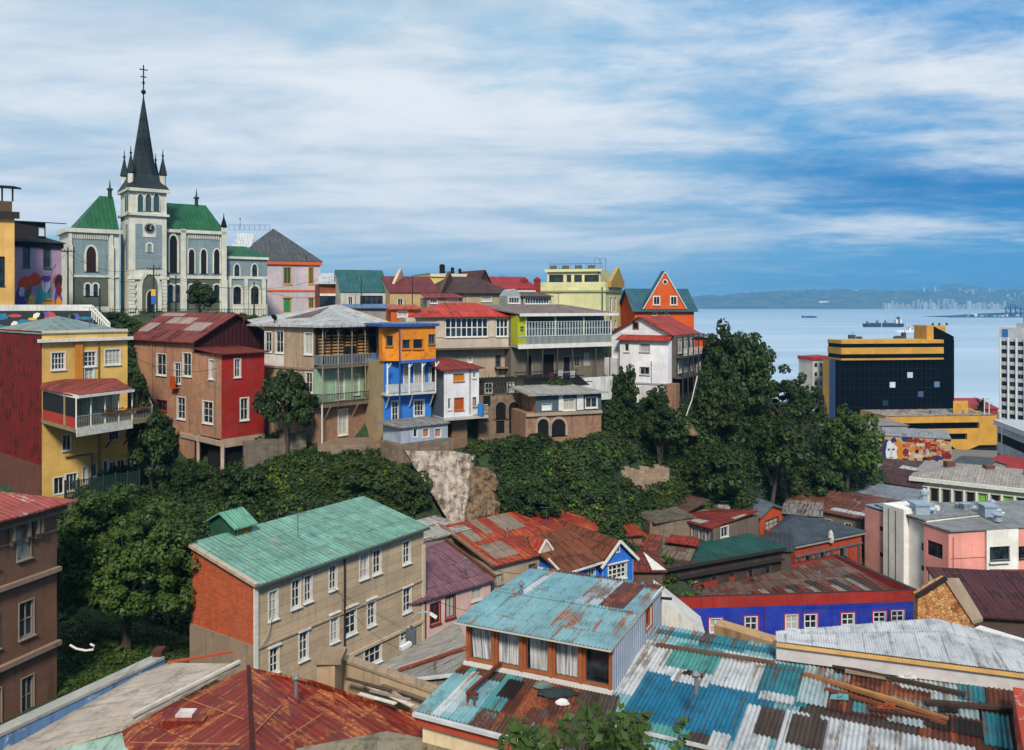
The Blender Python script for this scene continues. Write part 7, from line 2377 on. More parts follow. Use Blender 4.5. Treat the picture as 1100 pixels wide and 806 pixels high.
cT={k: roofing(c,r,a,(.8,9),.1,.3,.15,rough=.5,speck=s_) for k,(c,r,a,s_) in {
 'aqua': ('#76a2aa','#8f5a40',.22,.25),'teal': ('#2c7582','#5c4a40',.28,.1),'blue': ('#1c6a8a','#4a5a5c',.25,.12),'white': ('#b9bcbe','#86786c',.25,.2),'rust': ('#5a3022','#8a4a2c',.4,.1),'brown': ('#4c3e36','#3a2c26',.3,.1),
 'dark': ('#231c1a','#4a2a1c',.4,.15),'green': ('#4c8c86','#2c5c56',.2,.2),'mix': ('#4d8f94','#5c3020',.55,.2),'pale': ('#9fb0b4','#77665c',.25,.3)}.items()}
zf=zT+.1
Q1=[v3(A-n*.5-fr*.25,zf),v3(B-n*.5+fr*.1,zf),v3(B+n*2.9+fr*.1,zf+.14),v3(A+n*2.9-fr*.25,zf+.14)]
Q2=[v3(A+n*2.85-fr*.25,zf+.06),v3(B+n*2.85+fr*.1,zf+.06),v3(B+n*(D_+.2)+fr*.1,zf-.05),v3(A+n*(D_+.2)-fr*.25,zf-.05)]
mb=MB();mb.corr(Q1,.14,.034,0);mb.slab([p-V((0,0,.03)) for p in Q1],.05,1);
for (u0,v0,u1,v1,mi) in ((0,0,.17,1,0),(.17,0,.21,1,2),(.21,0,.56,1,0),(.56,0,.72,1,5),(.72,0,.88,.92,3),(.88,0,1,.85,0),(.55,.82,.7,1,4),(.88,.85,1,1,4),(.72,.92,.88,1,5)):
    mb.corr(Q2,.14,.034,mi,(u0,v0,u1,v1),.004*mi)
mb.slab([p-V((0,0,.03)) for p in Q2],.05,1)
rnd=random.Random(8)
for k in range(22):        # rusted ridge pieces along the back
    u=k/22;mb.corr(Q2,.14,.03,rnd.choice([3,3,2,4]),(u,.93,u+.045,1.0),.03)
for k in range(24):
    u=k/24;mb.corr(Q1,.14,.03,0,(u,.95,u+.042,1.0),.025)
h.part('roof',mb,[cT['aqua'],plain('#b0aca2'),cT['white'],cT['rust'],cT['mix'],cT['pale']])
h.done()

# ---- lower roof in front of the studio
h=House('corrugated_porch','lower turquoise and rusty corrugated roof with cream wall in front of the studio windows','house')
Q=[v3(A-n*3.4-fr*.2,zB-.42),v3(B-n*3.6+fr*.8,zB-.42),v3(B-n*.12+fr*.3,zB-.1),v3(A-n*.12-fr*.1,zB-.1)]
mb=MB();mb.slab([p-V((0,0,.03)) for p in Q],.05,0)
for (u0,v0,u1,v1,m_) in ((0,0,.10,.86,'aqua'),(.10,0,.14,.9,'white'),(.14,0,.30,.8,'aqua'),(.30,0,.42,1,'mix'),(.42,0,.56,1,'rust'),(.56,0,.66,.5,'mix'),(.56,.5,.66,1,'rust'),(.66,0,.8,1,'rust'),(.8,0,1,1,'brown'),(0,.8,.07,1,'rust'),(.07,.86,.2,1,'mix'),(.2,.8,.30,1,'brown'),(.14,.1,.2,.5,'pale'),(.34,.55,.44,.9,'dark')):
    mb.corr(Q,.14,.034,list(cT).index(m_)+1,(u0,v0,u1,v1),.006*random.random()+(.012 if m_ in ('dark','pale') else 0))
h.block([A-n*3.2,B-n*3.3+fr*.6,B-n*.2+fr*.2,A-n*.2],34,zB-.62,wall('#cdb996',dirt=.3))
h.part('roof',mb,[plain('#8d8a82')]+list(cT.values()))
mb=MB();mb.bar(Q[0]+V((0,0,-.08))-V((n.x,n.y,0))*.08,Q[1]+V((0,0,-.08))-V((n.x,n.y,0))*.08,.14,.12);h.part('gutter',mb,plain('#b5b7b8',.5,.4));mb=MB();mb.bar(Q[0]+V((0,0,-.32))+V((n.x,n.y,0))*.08,Q[1]+V((0,0,-.32))+V((n.x,n.y,0))*.08,.1,.34);h.part('fascia',mb,plain('#a3402c',.7,.4))
h.done()
# wooden trestle, bundles and cat-like rag on it
def on_q(u,v,lift=.03): return onq(Q,u,v,lift)
mb=MB();a,b=on_q(.26,.98,.35),on_q(.22,.34,.32)
mb.bar(a,b,.12,.1);mb.bar(b+V((.02,0,0)),on_q(.22,.34,.0),.09);mb.bar(b+V((.24,-.1,-.02)),on_q(.27,.30,.0),.09);mb.bar(b+V((-.05,0,0)),b+V((.36,-.14,0)),.1,.1)
tag(mb.build('trestle',plain('#5c2c1c',.8,.5),origin=b),'rusty red brown trestle leaning from the studio sill onto the roof','trestle')
def rag(name,label,cat,c,size,col,seed):
    rr_=random.Random(seed);mb=MB();n_=14
    rings=[]
    for k in range(6):
        t=k/5;rr=math.cos(t*math.pi/2)**.6
        rings.append([c+V((math.cos(2*math.pi*j/n_)*size[0]*rr*rr_.uniform(.8,1.15),math.sin(2*math.pi*j/n_)*size[1]*rr*rr_.uniform(.8,1.15),size[2]*t*rr_.uniform(.85,1.1))) for j in range(n_)])
    for k in range(5):
        for j in range(n_):
            i2=(j+1) % n_;mb.face([rings[k][j],rings[k][i2],rings[k+1][i2],rings[k+1][j]])
    mb.face(rings[-1]);o=mb.build(name,plain(col,.9,.5),origin=c,smooth=True);tag(o,label,cat)
rag('tarp_bundle','crumpled dark tarpaulin lying below the studio windows','tarpaulin',on_q(.66,.80),(.75,.3,.22),'#23302f',3)
rag('cloth_bundle','small white and grey rag bundle in front of the dark tarpaulin','cloth',on_q(.71,.66),(.24,.16,.16),'#c9c9c6',5)
rag('grey_bag','grey green sack beside the potted plant under the windows','sack',on_q(.56,.86),(.35,.2,.25),'#5c6a66',9)

# ---- big patchwork corrugated roof, lower right
h=House('patchwork_roof_house','big corrugated roof patched in turquoise, blue, white and rusty brown sheets','house')
TL_=P(705,672,34.0);
TLx,TRx=XY(705,34.0),XY(1105,28.2)
zt_=zat(672,34.0)
dd=(TRx-TLx).normalized();nn_=V((-dd.y,dd.x))
BLx,BRx=TLx-nn_*15,TRx-nn_*15
BRx=BRx+dd*3;TRx=TRx+dd*3
zb_=zt_-1.5
Q=[v3(BLx,zb_),v3(BRx,zb_),v3(TRx,zt_),v3(TLx,zt_)]
def quv(px,py):
    """(u, v) on the big roof seen at a pixel"""
    o=V((0,0,H));d=V(((px-CX)/F,1,-(py-HY)/F))
    nr=(Q[1]-Q[0]).cross(Q[3]-Q[0]);t=(Q[0]-o).dot(nr)/d.dot(nr);p=o+d*t
    e1,e2=Q[1]-Q[0],Q[3]-Q[0]
    w=p-Q[0];a11,a12,a22=e1.dot(e1),e1.dot(e2),e2.dot(e2);b1,b2=w.dot(e1),w.dot(e2);de=a11*a22-a12*a12
    return (b1*a22-b2*a12)/de,(a11*b2-a12*b1)/de
Lw_,Lv_=(Q[1]-Q[0]).length,(Q[3]-Q[0]).length
keys=list(cT)
mb=MB();mb.slab([p-V((0,0,.05)) for p in Q],.05,0)
def sheet(x0,y0,x1,y1,m_,lift=.012):
    """sheet from its upper left pixel to its lower right pixel"""
    (ua,va),(ub,vb)=quv(x0,y0),quv(x1,y1)
    u0,u1=min(ua,ub),max(ua,ub);v0,v1=min(va,vb),max(va,vb)
    mb.corr(Q,.15,.036,keys.index(m_)+1,(max(0,u0),max(0,v0),min(1,u1),min(1,v1)),lift)
rs=random.Random(21)
# base rows of old sheets
rows=[(0.0,.16),(.16,.34),(.34,.52),(.52,.68),(.68,.84),(.84,1.0)]
for ri,(v0,v1) in enumerate(rows):
    u=0
    while u<1:
        wdt=rs.uniform(.08,.24)
        if u>.42 and v0>.5: m_=rs.choice(['rust','mix','brown','rust','dark','pale'])
        elif u>.3: m_=rs.choice(['white','pale','white','brown'])
        else: m_=rs.choice(['aqua','aqua','teal'])
        mb.corr(Q,.15,.036,keys.index(m_)+1,(u,v0,min(1,u+wdt+.004),v1+.006),.004+.006*(ri % 2))
        u+=wdt
s=2.39;ox,oy=640,640
def S(x0,y0,x1,y1,m_,l=.03): sheet(ox+x0/s,oy+y0/s,ox+x1/s,oy+y1/s,m_,l)
S(110,110,235,290,'white',.02);S(160,85,310,125,'teal',.03);S(210,120,300,205,'green',.03);S(300,135,455,275,'white',.025);S(230,98,500,160,'teal',.04)
S(130,195,425,392,'blue',.035);S(200,200,285,240,'white',.055);S(440,170,540,290,'teal',.03);S(425,245,510,285,'white',.045)
S(390,280,430,430,'white',.045);S(425,285,495,378,'brown',.05);S(490,295,520,440,'white',.055);S(505,305,580,402,'brown',.06);S(575,310,985,560,'white',.04)
S(120,320,250,400,'green',.03);S(240,350,300,410,'brown',.04);S(300,350,330,410,'white',.045);S(590,265,700,315,'rust',.04);S(540,180,590,290,'pale',.05);S(660,275,760,320,'mix',.05);S(750,300,850,345,'pale',.045)
S(560,170,700,215,'dark',.03);S(780,210,880,255,'white',.035);S(840,300,1000,370,'dark',.045);S(990,300,1070,400,'teal',.05);S(930,225,1000,280,'teal',.045);S(1000,235,1100,300,'rust',.05);S(760,225,860,275,'rust',.02)
h.block([BLx+dd*.3+nn_*.3,BRx-dd*.3+nn_*.3,TRx-dd*.3-nn_*.1,TLx+dd*.3-nn_*.1],30,zb_-.3,wall('#9a8a78',dirt=.5))
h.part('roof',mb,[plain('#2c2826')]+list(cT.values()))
mb=MB();keys2=None
# pale flashings between rows
for v,u0,u1 in ((.52,.02,.42),(.34,.1,.6),(.16,.15,.7)):
    p0,p1=onq(Q,u0,v,.09),onq(Q,u1,v,.09);mb.bar(p0,p1,.22,.03)
h.part('flashing',mb,plain('#a9a8a4',.8,.6))
h.done()
# weathered timbers and scraps lying on the patchwork roof
def q_pt(x,y,lift):
    u,v=quv(ox+x/s,oy+y/s);return onq(Q,u,v,lift)
planks=[((155,130),(460,178),.2,.07,'single long plank lying high up on the white and teal sheets','#5a463a'),
          ((535,207),(905,325),.16,.10,'longest brown beam across the dark rusty area','#8a5c38'),((560,172),(705,192),.2,.08,'short dark beam tucked under the white roof edge','#2b211d'),
          ((575,180),(950,262),.18,.12,'dark beam laid parallel just under the white fascia','#35291f'),((600,225),(820,290),.14,.09,'tan board between two dark beams','#a07446'),
          ((640,200),(870,240),.12,.1,'thin pale batten nearest the white roof','#8c7a68'),((845,283),(1088,302),.22,.14,'heavy dark beam reaching the red wall at the right end','#3c2c22'),
          ((590,245),(900,335),.12,.08,'reddish batten below the longest brown beam','#6a3a24'),((700,300),(905,330),.1,.06,'charred thin strip beside the rusty sheets','#2a1d18')]
for (a,b,w_,lf,lb,c) in planks:
    mb=MB();p0,p1=q_pt(*a,lf),q_pt(*b,lf);mb.bar(p0,p1,w_,.1);tag(mb.build('timber_beam',plain(c,.9,.5),origin=p0),lb,'timber beam','timbers lying on the patchwork roof')
for k,(x,y,c) in enumerate(((235,205,'#2b2420'),(262,212,'#4c2c20'),(745,292,'#8a3c1c'),(800,214,'#c4c6c8'),(625,268,'#5a8c94'),(905,300,'#191412'))):
    p=q_pt(x,y,.06);mb=MB();w_=.22+.12*(k>1)
    mb.slab([p+V((-w_,-.1*w_,.02)),p+V((w_*.7,-.6*w_,.05)),p+V((w_,.3*w_,.1)),p+V((-.5*w_,.7*w_,.03))],.03);mb.slab([p+V((-w_*.4,-.4*w_,.1)),p+V((w_*.4,-.2*w_,.16)),p+V((w_*.2,.6*w_,.1))],.02)
    tag(mb.build('roof_scrap',plain(c,.9,.5),origin=p),('dark lump of rag on the white patch','brown rag next to the dark lump on the white patch','curled rusty metal scrap amid the brown sheets','white offcut sheet under the fascia','blue green offcut beside the timbers','black heap of debris near the right end')[k],'roof debris')

# ---- white roof with the cream fascia
h=House('white_roof_building','building with a wide white corrugated roof over a cream and grey fascia')
p0,p1,p1b,p2,p3=Zp(834,689,42.6),Zp(1100,722.5,42.6),None,Zp(1004,664,43.0),Zp(833,678,42.75)
dr_=(p1-p0).normalized();pR=p0+dr_*((p1-p0).length+3);pb2=Zp(1100,689,43.0);pRb=pb2+(pb2-p2).normalized()*2
mb=MB()
RWH=roofing('#c3c6c9','#8f8c88',.2,(.9,4),.13,.2,.25,speck=.15)
# ribs run from the near eave to the ridge
N_=240
for (qa,qb,qc,qd) in (((p0),(pR),(pRb),(p3)),):
    pass
def ridge_pt(t):
    return p3.lerp(p2,t/.52) if t<.52 else p2.lerp(pRb,(t-.52)/.48)
prev=None
for k in range(N_*2+1):
    t=k/(N_*2);e0=p0.lerp(pR,t);r0_=ridge_pt(t);hgt=.02*math.sin(k*math.pi/2)
    a_,b_=e0+V((0,0,hgt)),r0_+V((0,0,hgt))
    if prev: mb.face([prev[0],a_,b_,prev[1]],0,uv=[(prev[2],0),(t*11,0),(t*11,3),(prev[2],3)])
    prev=(a_,b_,t*11)
h.r=root(h.name,(p0.x,p0.y,34),h.label,h.cat)
h.part('roof',mb,RWH)
inw=(ridge_pt(.5)-p0.lerp(pR,.5));inw.z=0;inw.normalize()
foot=[V((p.x,p.y)) for p in (p0+inw*.25,pR+inw*.25,pRb,p2,p3)]
h.block(foot,32,42.38,wall('#b7b1ac',dirt=.35))
mb=MB();mb.bar(p0+V((0,0,-.12)),pR+V((0,0,-.12)),.1,.12);h.part('fascia',mb,plain('#c49a5c',.7,.4));mb=MB();mb.bar(p0+V((0,0,-.45))+inw*.12,pR+V((0,0,-.45))+inw*.12,.08,.5);h.part('soffit_board',mb,plain('#b8b2b0',.7,.3))
h.done()
h=House('blue_white_parapet','low grey wall with a blue inner face and white coping behind the white roof','wall')
a,b=XY(1046,36),XY(1130,33.5)
i=h.block(rect(a,b,.35),36,zat(677,36),wall('#8fa3bd',dirt=.5));mb=MB();mb.prism(rect(a+V((0,-.06)),b+V((0,-.06)),.5),zat(677,36)+.003,zat(677,36)+.12);h.part('coping',mb,WHITE)
h.done()
h=House('tan_parapet','short tan plastered parapet between the patchwork roof and the blue building','wall')
a,b=XY(767,38.5),XY(829,36.5)
i=h.block(rect(a,b,.8),34,zat(671,38.5),wall('#a5855e',dirt=.7));h.done()
mb=MB();p=P(783,672,40);mb.slab([P(776,676,40),P(792,676,40),P(786,668,41),P(784,668,41)],.1);tag(mb.build('tarp_ridge',plain('#2b3a5c',.8,.4),origin=p),'small dark blue tarpaulin peak behind the tan parapet','tarpaulin')
h=House('white_gable_wall','blank white sloping gable wall right behind the turquoise studio','wall')
h.r=root(h.name,(XY(720,44).x,44,30),h.label,h.cat)
outl=[(704,720),(704,640),(716,648),(758,682),(758,720)]
mb=MB();f_=[P(x,y,43) for x,y in outl];bk=[p+V((.3,2.5,0)) for p in f_];mb.face(f_[::-1]);mb.face(bk)
for k in range(5):
    j=(k+1) % 5;mb.face([f_[k],f_[j],bk[j],bk[k]])
h.part('wall',mb,wall('#c4c0b8',dirt=.45))
h=House('red_end_wall','weathered red wall closing the right end of the patchwork roof','wall')
a,b=Zp(1088,748,42.3),Zp(1101,830,42.2)
h.block(rect(a.xy,b.xy,.4),40,42.6,wall('#a33c26',dirt=.5,col2='#b5a090'));h.done()

# ---- bottom left: rusty red hipped roof with a pale roof, parapet and chimney
h=House('red_hip_roof_house','dark red rusty sheet roof with a long hip seam, beside pale roofs')
apex=P(267,717,33.5);zA=apex.z
hipb=Zp(272,830,zA-.6)
lf0,lf1=Zp(131,783,zA-.7),Zp(250,716,zA-.05)
rt0,rt1=Zp(336,731,zA-.05),Zp(462,773,zA-.9)
DR=roofing('#7c220f','#a86038',.42,(.65,2.3),.25,.5,.55,rough=.45,speck=.3)
low=Zp(150,830,zA-1.4)
bl_,br_=Zp(120,800,zA-1.0),Zp(440,830,zA-1.6)
mb=MB()
mb.slab([lf0,Zp(140,840,zA-1.3),hipb,apex],.1)
mb.slab([apex,hipb,Zp(462,835,zA-1.5),rt1],.1);mb.slab([apex,rt1,rt0],.1)
foot=[XY(100,27),XY(470,27),XY(458,32),XY(350,36),XY(200,37)]
h.block([V((-12.5,26)),V((-2.6,26)),rt1.xy+V((-.1,.1)),rt0.xy,XY(250,34.5),XY(131,30)],33,zA-1.75,wall('#8c7a68',dirt=.5))
h.part('roof',mb,DR)
mb=MB();mb.bar(apex+V((0,0,.05)),hipb+V((0,0,.05)),.14,.1);h.part('hip_cap',mb,plain('#3a120c',.8,.5))
rs=random.Random(5)
for (p_,q_) in (((182,747),(262,775)),((198,740),(258,760)),((140,800),(258,802)),((275,788),(302,760)),((300,800),(345,770))):
    mb=MB();mb.bar(Zp(*p_,zA-.45)+V((0,0,.08)),Zp(*q_,zA-.4)+V((0,0,.08)),.045,.02);h.part('pale_seam',mb,plain('#9a6248',.8,.5))
mb=MB();p=Zp(200,774,zA-.6);mb.box(p.x-.8,p.y-.5,p.z,p.x+.8,p.y+.5,p.z+.22);h.part('roof_hatch',mb,DR);mb=MB();mb.box(p.x-.3,p.y-.25,p.z+.223,p.x+.3,p.y+.25,p.z+.32);h.part('hatch_lid',mb,plain('#c4b8b0',.8,.6))
# pale roof left and flashing
PR_=roofing('#b3a494','#9c9488',.12,(1.3,3.5),.1,.2,.35)
fl0,fl1=Zp(141,772,zA-.5),Zp(258,713,zA+.1)
mb=MB();mb.slab([Zp(-30,830,zA-1.3),fl0+V((-.1,-.5,-.1)),fl1,Zp(180,712,zA-.9),Zp(-30,802,zA-1.9)],.1);h.part('pale_roof',mb,PR_)
mb=MB();mb.slab([Zp(-30,833,zA-1.25),Zp(130,784,zA-.75),Zp(152,840,zA-1.2),Zp(-20,905,zA-2)],.1);h.part('green_roof',mb,roofing('#8fa89c','#7a8a80',.2,(1.2,3),.1,.3,.3))
mb=MB();mb.bar(fl0+V((0,0,.1)),fl1+V((0,0,.1)),.16,.1);h.part('ridge_flashing',mb,plain('#b5b0a6',.8,.5));mb=MB();mb.bar(Zp(180,712,zA-.8),Zp(250,700,zA-.8),.1,.1);h.part('red_edge',mb,plain('#9c4a2c'))
h.done()
# blue grey parapet
h=House('blue_parapet','long parapet with a white top and flaking blue inner face at the lower left','wall')
a,b=XY(-40,28.8),XY(177,36.5)
zq=zat(708,36.5)
i=h.block(rect(a,b,.45),33,zq,wall('#5c7fa8',dirt=.6,col2='#b5b9bd'));mb=MB();mb.prism(rect(a+V((.02,-.05)),b+V((.02,-.05)),.6),zq+.003,zq+.12);h.part('coping',mb,wall('#96938b',dirt=.6));mb=MB();mb.box(b.x-.5,b.y-.1,zq+.12,b.x-.1,b.y+.4,zq+.4);h.part('end_block',mb,plain('#4a2418',.8,.4))
h.done()
# chimney and cream parapet
h=House('chimney_block','squat cream rendered chimney with a flat cap at the corner of the dark red roof','chimney')
c0=XY(340,33);h.block([c0,c0+V((.75,-.1)),c0+V((.85,.8)),c0+V((.1,.9))],37,zat(712,33),wall('#a58a6c',dirt=.7))
zc_=zat(712,33);mb=MB();mb.box(c0.x-.15,c0.y-.2,zc_+.003,c0.x+1.0,c0.y+1.05,zc_+.2);h.part('cap',mb,wall('#8f7a62',dirt=.6));h.done()
h=House('cream_parapet','long cream parapet wall running from the chimney down to the turquoise porch roof','wall')
a,b=Zp(362,707,zat(707,34.5)),Zp(474,746,zat(707,34.5))
h.block(rect(a.xy,b.xy,.3),37,a.z-.05,wall('#b39b7c',dirt=.4));mb=MB();mb.prism(rect(a.xy+V((0,-.08)),b.xy+V((0,-.08)),.48),a.z-.047,a.z+.06);h.part('coping',mb,wall('#98826a',dirt=.6));h.done()
# loose boards on the dark red roof
boards=[((388,733),(455,764),'#c0b6a8','pale board on top of the pile by the turquoise porch roof'),((398,742),(440,752),'#8c8074','grey board under the pale one'),((410,736),(458,752),'#6c5a4c','brown board closest to the cream parapet'),
          ((386,745),(425,756),'#cfc6ba','short whitish board at the near end of the pile'),((420,742),(460,770),'#9a8a7a','tilted grey brown board reaching the gutter'),((372,729),(420,742),'#4a3a30','dark board along the foot of the cream parapet')]
for (p_,q_,c,lb) in boards:
    mb=MB();lf=rs.uniform(.12,.35);mb.bar(Zp(*p_,zA-.5+lf*.3),Zp(*q_,zA-.6+lf),.17,.04);tag(mb.build('loose_board',plain(c,.9,.5),origin=Zp(*p_,zA-.5)),lb,'board','loose boards on the dark red roof')
h=House('beige_flat_roof','plain beige felt roof slab at the bottom edge below the dark red roof','building')
q=[Zp(318,806,40.0),Zp(416,787,40.0),Zp(540,812,40.0),Zp(520,880,40.0),Zp(318,880,40.0)]
h.block([p.xy for p in (q[4],q[3],q[2],q[1],q[0])],34,39.9,wall('#8c7f6a',dirt=.5));mb=MB();mb.slab([p+V((0,0,.05)) for p in q],.12);h.part('roof',mb,roofing('#857a62','#6a6250',.2,(3,3),.1,.2,.1));h.done()
# ================================================================ vegetation
def leafmat(name,dark,light,yell=None,tr=.25):
    m,g,b=mk(name)
    ri=g.n('NewGeometry').outputs['Random Per Island']
    oc=g.n('TexCoord').outputs['Object']
    nz=g.noise(oc,.55,4,.6)
    c=g.mix(ri,dark,light)
    rb=g.n('ObjectInfo').outputs['Random']
    c=g.mix(g.m('MULTIPLY',rb,.45),c,(light[0]*1.5,light[1]*1.05,light[2]))
    bz=g.noise(g.n('NewGeometry').outputs['Position'],.22,4,.6)
    c=g.mix(g.ss(bz,.48,.64,0,.6),c,(light[1]*1.1,light[1]*1.35,light[2]))
    c=g.mix(g.ss(nz,.42,.62,0,.65),c,tuple(x*1.7 for x in light) if yell is None else yell)
    g.put(b,'Base Color',c)
    b.inputs['Roughness'].default_value=.55
    b.inputs['Specular IOR Level'].default_value=.25
    t=g.n('BsdfTranslucent');g.put(t,'Color',g.mix(.5,c,(.08,.12,.01)))
    ms=g.n('MixShader',{0: tr});g.nt.links.new(b.outputs[0],ms.inputs[1]);g.nt.links.new(t.outputs[0],ms.inputs[2])
    g.nt.links.new(ms.outputs[0],g.nt.nodes['Material Output'].inputs[0])
    return m


LEAF=leafmat('leaves_broad',(.007,.02,.005),(.038,.085,.014),(.062,.115,.02))
LEAFD=leafmat('leaves_dark',(.004,.011,.005),(.024,.052,.012),(.04,.078,.016))
LEAFM=leafmat('leaves_mid',(.006,.014,.005),(.022,.05,.010),(.035,.07,.014))
LEAFB=leafmat('leaves_bright',(.02,.06,.006),(.07,.17,.014),(.10,.21,.02))
BARK,g,b=mk('bark')
g.put(b,'Base Color',g.mix(g.noise(g.vm('MULTIPLY',g.n('TexCoord').outputs['Object'],(3,3,.6)),2,5),(.02,.014,.009),(.09,.07,.05)));b.inputs['Roughness'].default_value=.95


def quads(centers,normals,size,rs,aspect=1.7):
    n=len(centers)
    r=rs.normal(size=(n,3));t=np.cross(normals,r);t /= np.linalg.norm(t,axis=1)[:,None]+1e-9
    bt=np.cross(normals,t)
    s=size*rs.uniform(.6,1.25,(n,1))
    a=t*s*aspect*.5;c=bt*s*.5
    v=np.stack([centers-a,centers-c*1.0+a*.1,centers+a,centers+c*1.0+a*.1],1)
    return v.reshape(-1,3)


def leafmesh(name,V_,mat):
    n=len(V_) // 4
    me=bpy.data.meshes.new(name)
    me.vertices.add(n*4);me.vertices.foreach_set('co',V_.astype(np.float32).ravel())
    me.loops.add(n*4);me.loops.foreach_set('vertex_index',np.arange(n*4,dtype=np.int32))
    me.polygons.add(n);me.polygons.foreach_set('loop_start',np.arange(0,n*4,4,dtype=np.int32));me.polygons.foreach_set('loop_total',np.full(n,4,dtype=np.int32))
    me.update(calc_edges=True)
    me.materials.append(mat)
    return me


def crown(seed,nclump,nleaf,leaf,clump_r=.26,squash=1.0,shell=.55,droop=0.0):
    """unit-radius crown (scaled later): clumps spread unevenly through the volume"""
    rs=np.random.RandomState(seed)
    out=[]
    lobes=rs.normal(size=(7,3));lobes /= np.linalg.norm(lobes,axis=1)[:,None]
    for k in range(nclump):
        d=rs.normal(size=3);d /= np.linalg.norm(d)
        if d[2]<-.55: d[2] *= -.6
        lob=.72+.38*max(0,(lobes @ d).max())**3
        r=(shell+(1-shell)*rs.rand()**.5)*lob*(1.12 if rs.rand()<.12 else 1)
        c=d*r;c[2]=c[2]*squash
        cr=clump_r*rs.uniform(.4,1.35)
        q=rs.normal(size=(nleaf,3));q /= np.linalg.norm(q,axis=1)[:,None]
        rad=rs.uniform(.55,1.0,(nleaf,1))**.6
        p=c+q*rad*cr*np.array([1,1,.72])
        nn=q*.8+np.array([0,0,.6])+rs.normal(size=(nleaf,3))*.45
        nn /= np.linalg.norm(nn,axis=1)[:,None]
        out.append(quads(p,nn,leaf,rs))
    return np.concatenate(out)


CR={}
def crown_mesh(kind,mat):
    key=(kind,mat.name)
    if key not in CR:
        seed,nc,nl,lf,cr,sq,sh={'big': (1,420,210,.036,.15,1,.42),'a': (2,110,110,.085,.26,1,.5),'b': (3,95,110,.09,.25,1,.5),'c': (4,80,100,.10,.24,.9,.4),
                                          'airy': (5,62,90,.075,.17,.9,.6),'bush': (6,34,80,.15,.36,.8,.5),'bush2': (7,26,80,.16,.4,.7,.5)}[kind]
        CR[key]=leafmesh('crown_'+kind,crown(seed,nc,nl,lf,cr,sq,sh),mat)
    return CR[key]


def tree(name,label,px,d,ytop,wpx,kind='a',mat=None,ybot=None,group=None,rot=0.0,cat='tree',zb=None,trunkw=None,dy=1.0):
    mat=mat or LEAFM
    q=XY(px,d);z0=gz(q.x,q.y) if zb is None else zb
    zt=zat(ytop,d);rx=wpx/2/F*d
    zlo=zat(ybot,d) if ybot else z0+(zt-z0)*.25
    rz=(zt-zlo)/2;zc=(zt+zlo)/2
    r=root(name,(q.x,q.y,z0),label,cat,group)
    mb=MB();tw=trunkw or max(.08,rx*.07)
    rr=random.Random(int(px*13+d))
    top=V((q.x+rr.uniform(-.2,.2)*rx,q.y,zc+rz*.3))
    b0=V((q.x,q.y,z0-.3));m_=b0.lerp(top,.5)+V((rr.uniform(-.15,.15)*rx,0,0))
    mb.tube([b0,m_,top],[tw,tw*.7,tw*.2],7)
    for k in range(9):
        a=k*2.4+rr.random();s0=b0.lerp(top,rr.uniform(.3,.8))
        e_=V((q.x+math.cos(a)*rx*.8,q.y+math.sin(a)*rx*.8,zc+rz*rr.uniform(-.3,.7)))
        mb.tube([s0,s0.lerp(e_,.5)+V((0,0,.08*rz)),e_],[tw*.45,tw*.3,tw*.08],5,caps=False)
    mb.build('trunk',BARK,r)
    me=crown_mesh(kind,mat)
    c=bpy.data.objects.new('crown',me);COL.objects.link(c);c.parent=r
    c.location=(0,0,zc-z0);c.scale=(rx,rx*dy,rz);c.rotation_euler=(0,0,rot)
    return r


tree('broadleaf_tree','very large leafy tree filling the garden between brown town house and brick wall',136,54.5,523,158,'big',LEAF,ybot=690,zb=32.2,trunkw=.3)
tree('garden_tree','dark green tree squeezed between the yellow house and the salmon coloured house',165,80,438,56,'a',LEAFD,ybot=524)
tree('round_dark_tree','dense round dark tree standing before the weathered grey brown house',308,84.8,392,52,'b',LEAFD,ybot=472)
tree('church_tree','small rounded dark tree in front of the church nave',217,117,304,33,'a',LEAFD,ybot=336)
tree('terrace_shrub','leafy shrub hanging over the edge at the right of the yellow house terrace',148,82,402,22,'c',LEAFM,ybot=428,cat='shrub')
tree('house_side_tree','slender leafy tree growing before the left side of the white gabled house',669,103,393,34,'c',LEAFM,ybot=452,rot=1)
tree('spiky_tree','young tree against the foot of the white gabled house',706,102.5,414,28,'c',LEAFM,ybot=446,rot=2)
tree('cliff_canopy_tree','tall dense dark tree right beside the small orange and white hut',785,111,352,62,'a',LEAFD,ybot=455,rot=.5)
tree('cliff_canopy_tree','broad dark tree rising against the bay in the middle of the wooded crest',806,114,357,46,'b',LEAFD,ybot=430,rot=1.5)
tree('airy_tree','loosely branched tree with sky blue gaps showing through its crown',838,113,395,66,'airy',LEAFM,ybot=462,rot=.8)
tree('airy_tree','smaller thin crowned tree where the crest drops towards the black tower',864,118,404,46,'airy',LEAFM,ybot=470,rot=2.2)
tree('cliff_canopy_tree','low spreading dark tree beneath the thin crowned ones',826,108,440,74,'b',LEAFD,ybot=520,rot=2)
tree('cliff_canopy_tree','dark tree below the small hut on the wooded slope',770,106,395,56,'a',LEAFD,ybot=480,rot=3)
tree('town_tree','fresh green rounded tree in front of the black tower',909,122,441,62,'a',LEAF,ybot=528,rot=1.1)
tree('town_tree','dark bushy tree under the fresh green one at the end of the slope',876,116,486,60,'b',LEAFD,ybot=550,rot=.3)
tree('mural_tree','small dark tree covering the left end of the abstract mural',935,180,474,22,'c',LEAFD,ybot=508)
tree('slope_tree','mid green tree halfway down the slope under the white gabled house',712,100,436,46,'a',LEAFM,ybot=486,rot=.9)
tree('slope_tree','dark tree leaning over the foot of the slope behind the glazed workshop',760,102,470,72,'b',LEAFD,ybot=545,rot=1.9)
tree('slope_tree','dark tree above the rusty red roof on the hillside',575,80,515,52,'b',LEAFM,ybot=562,rot=.2)
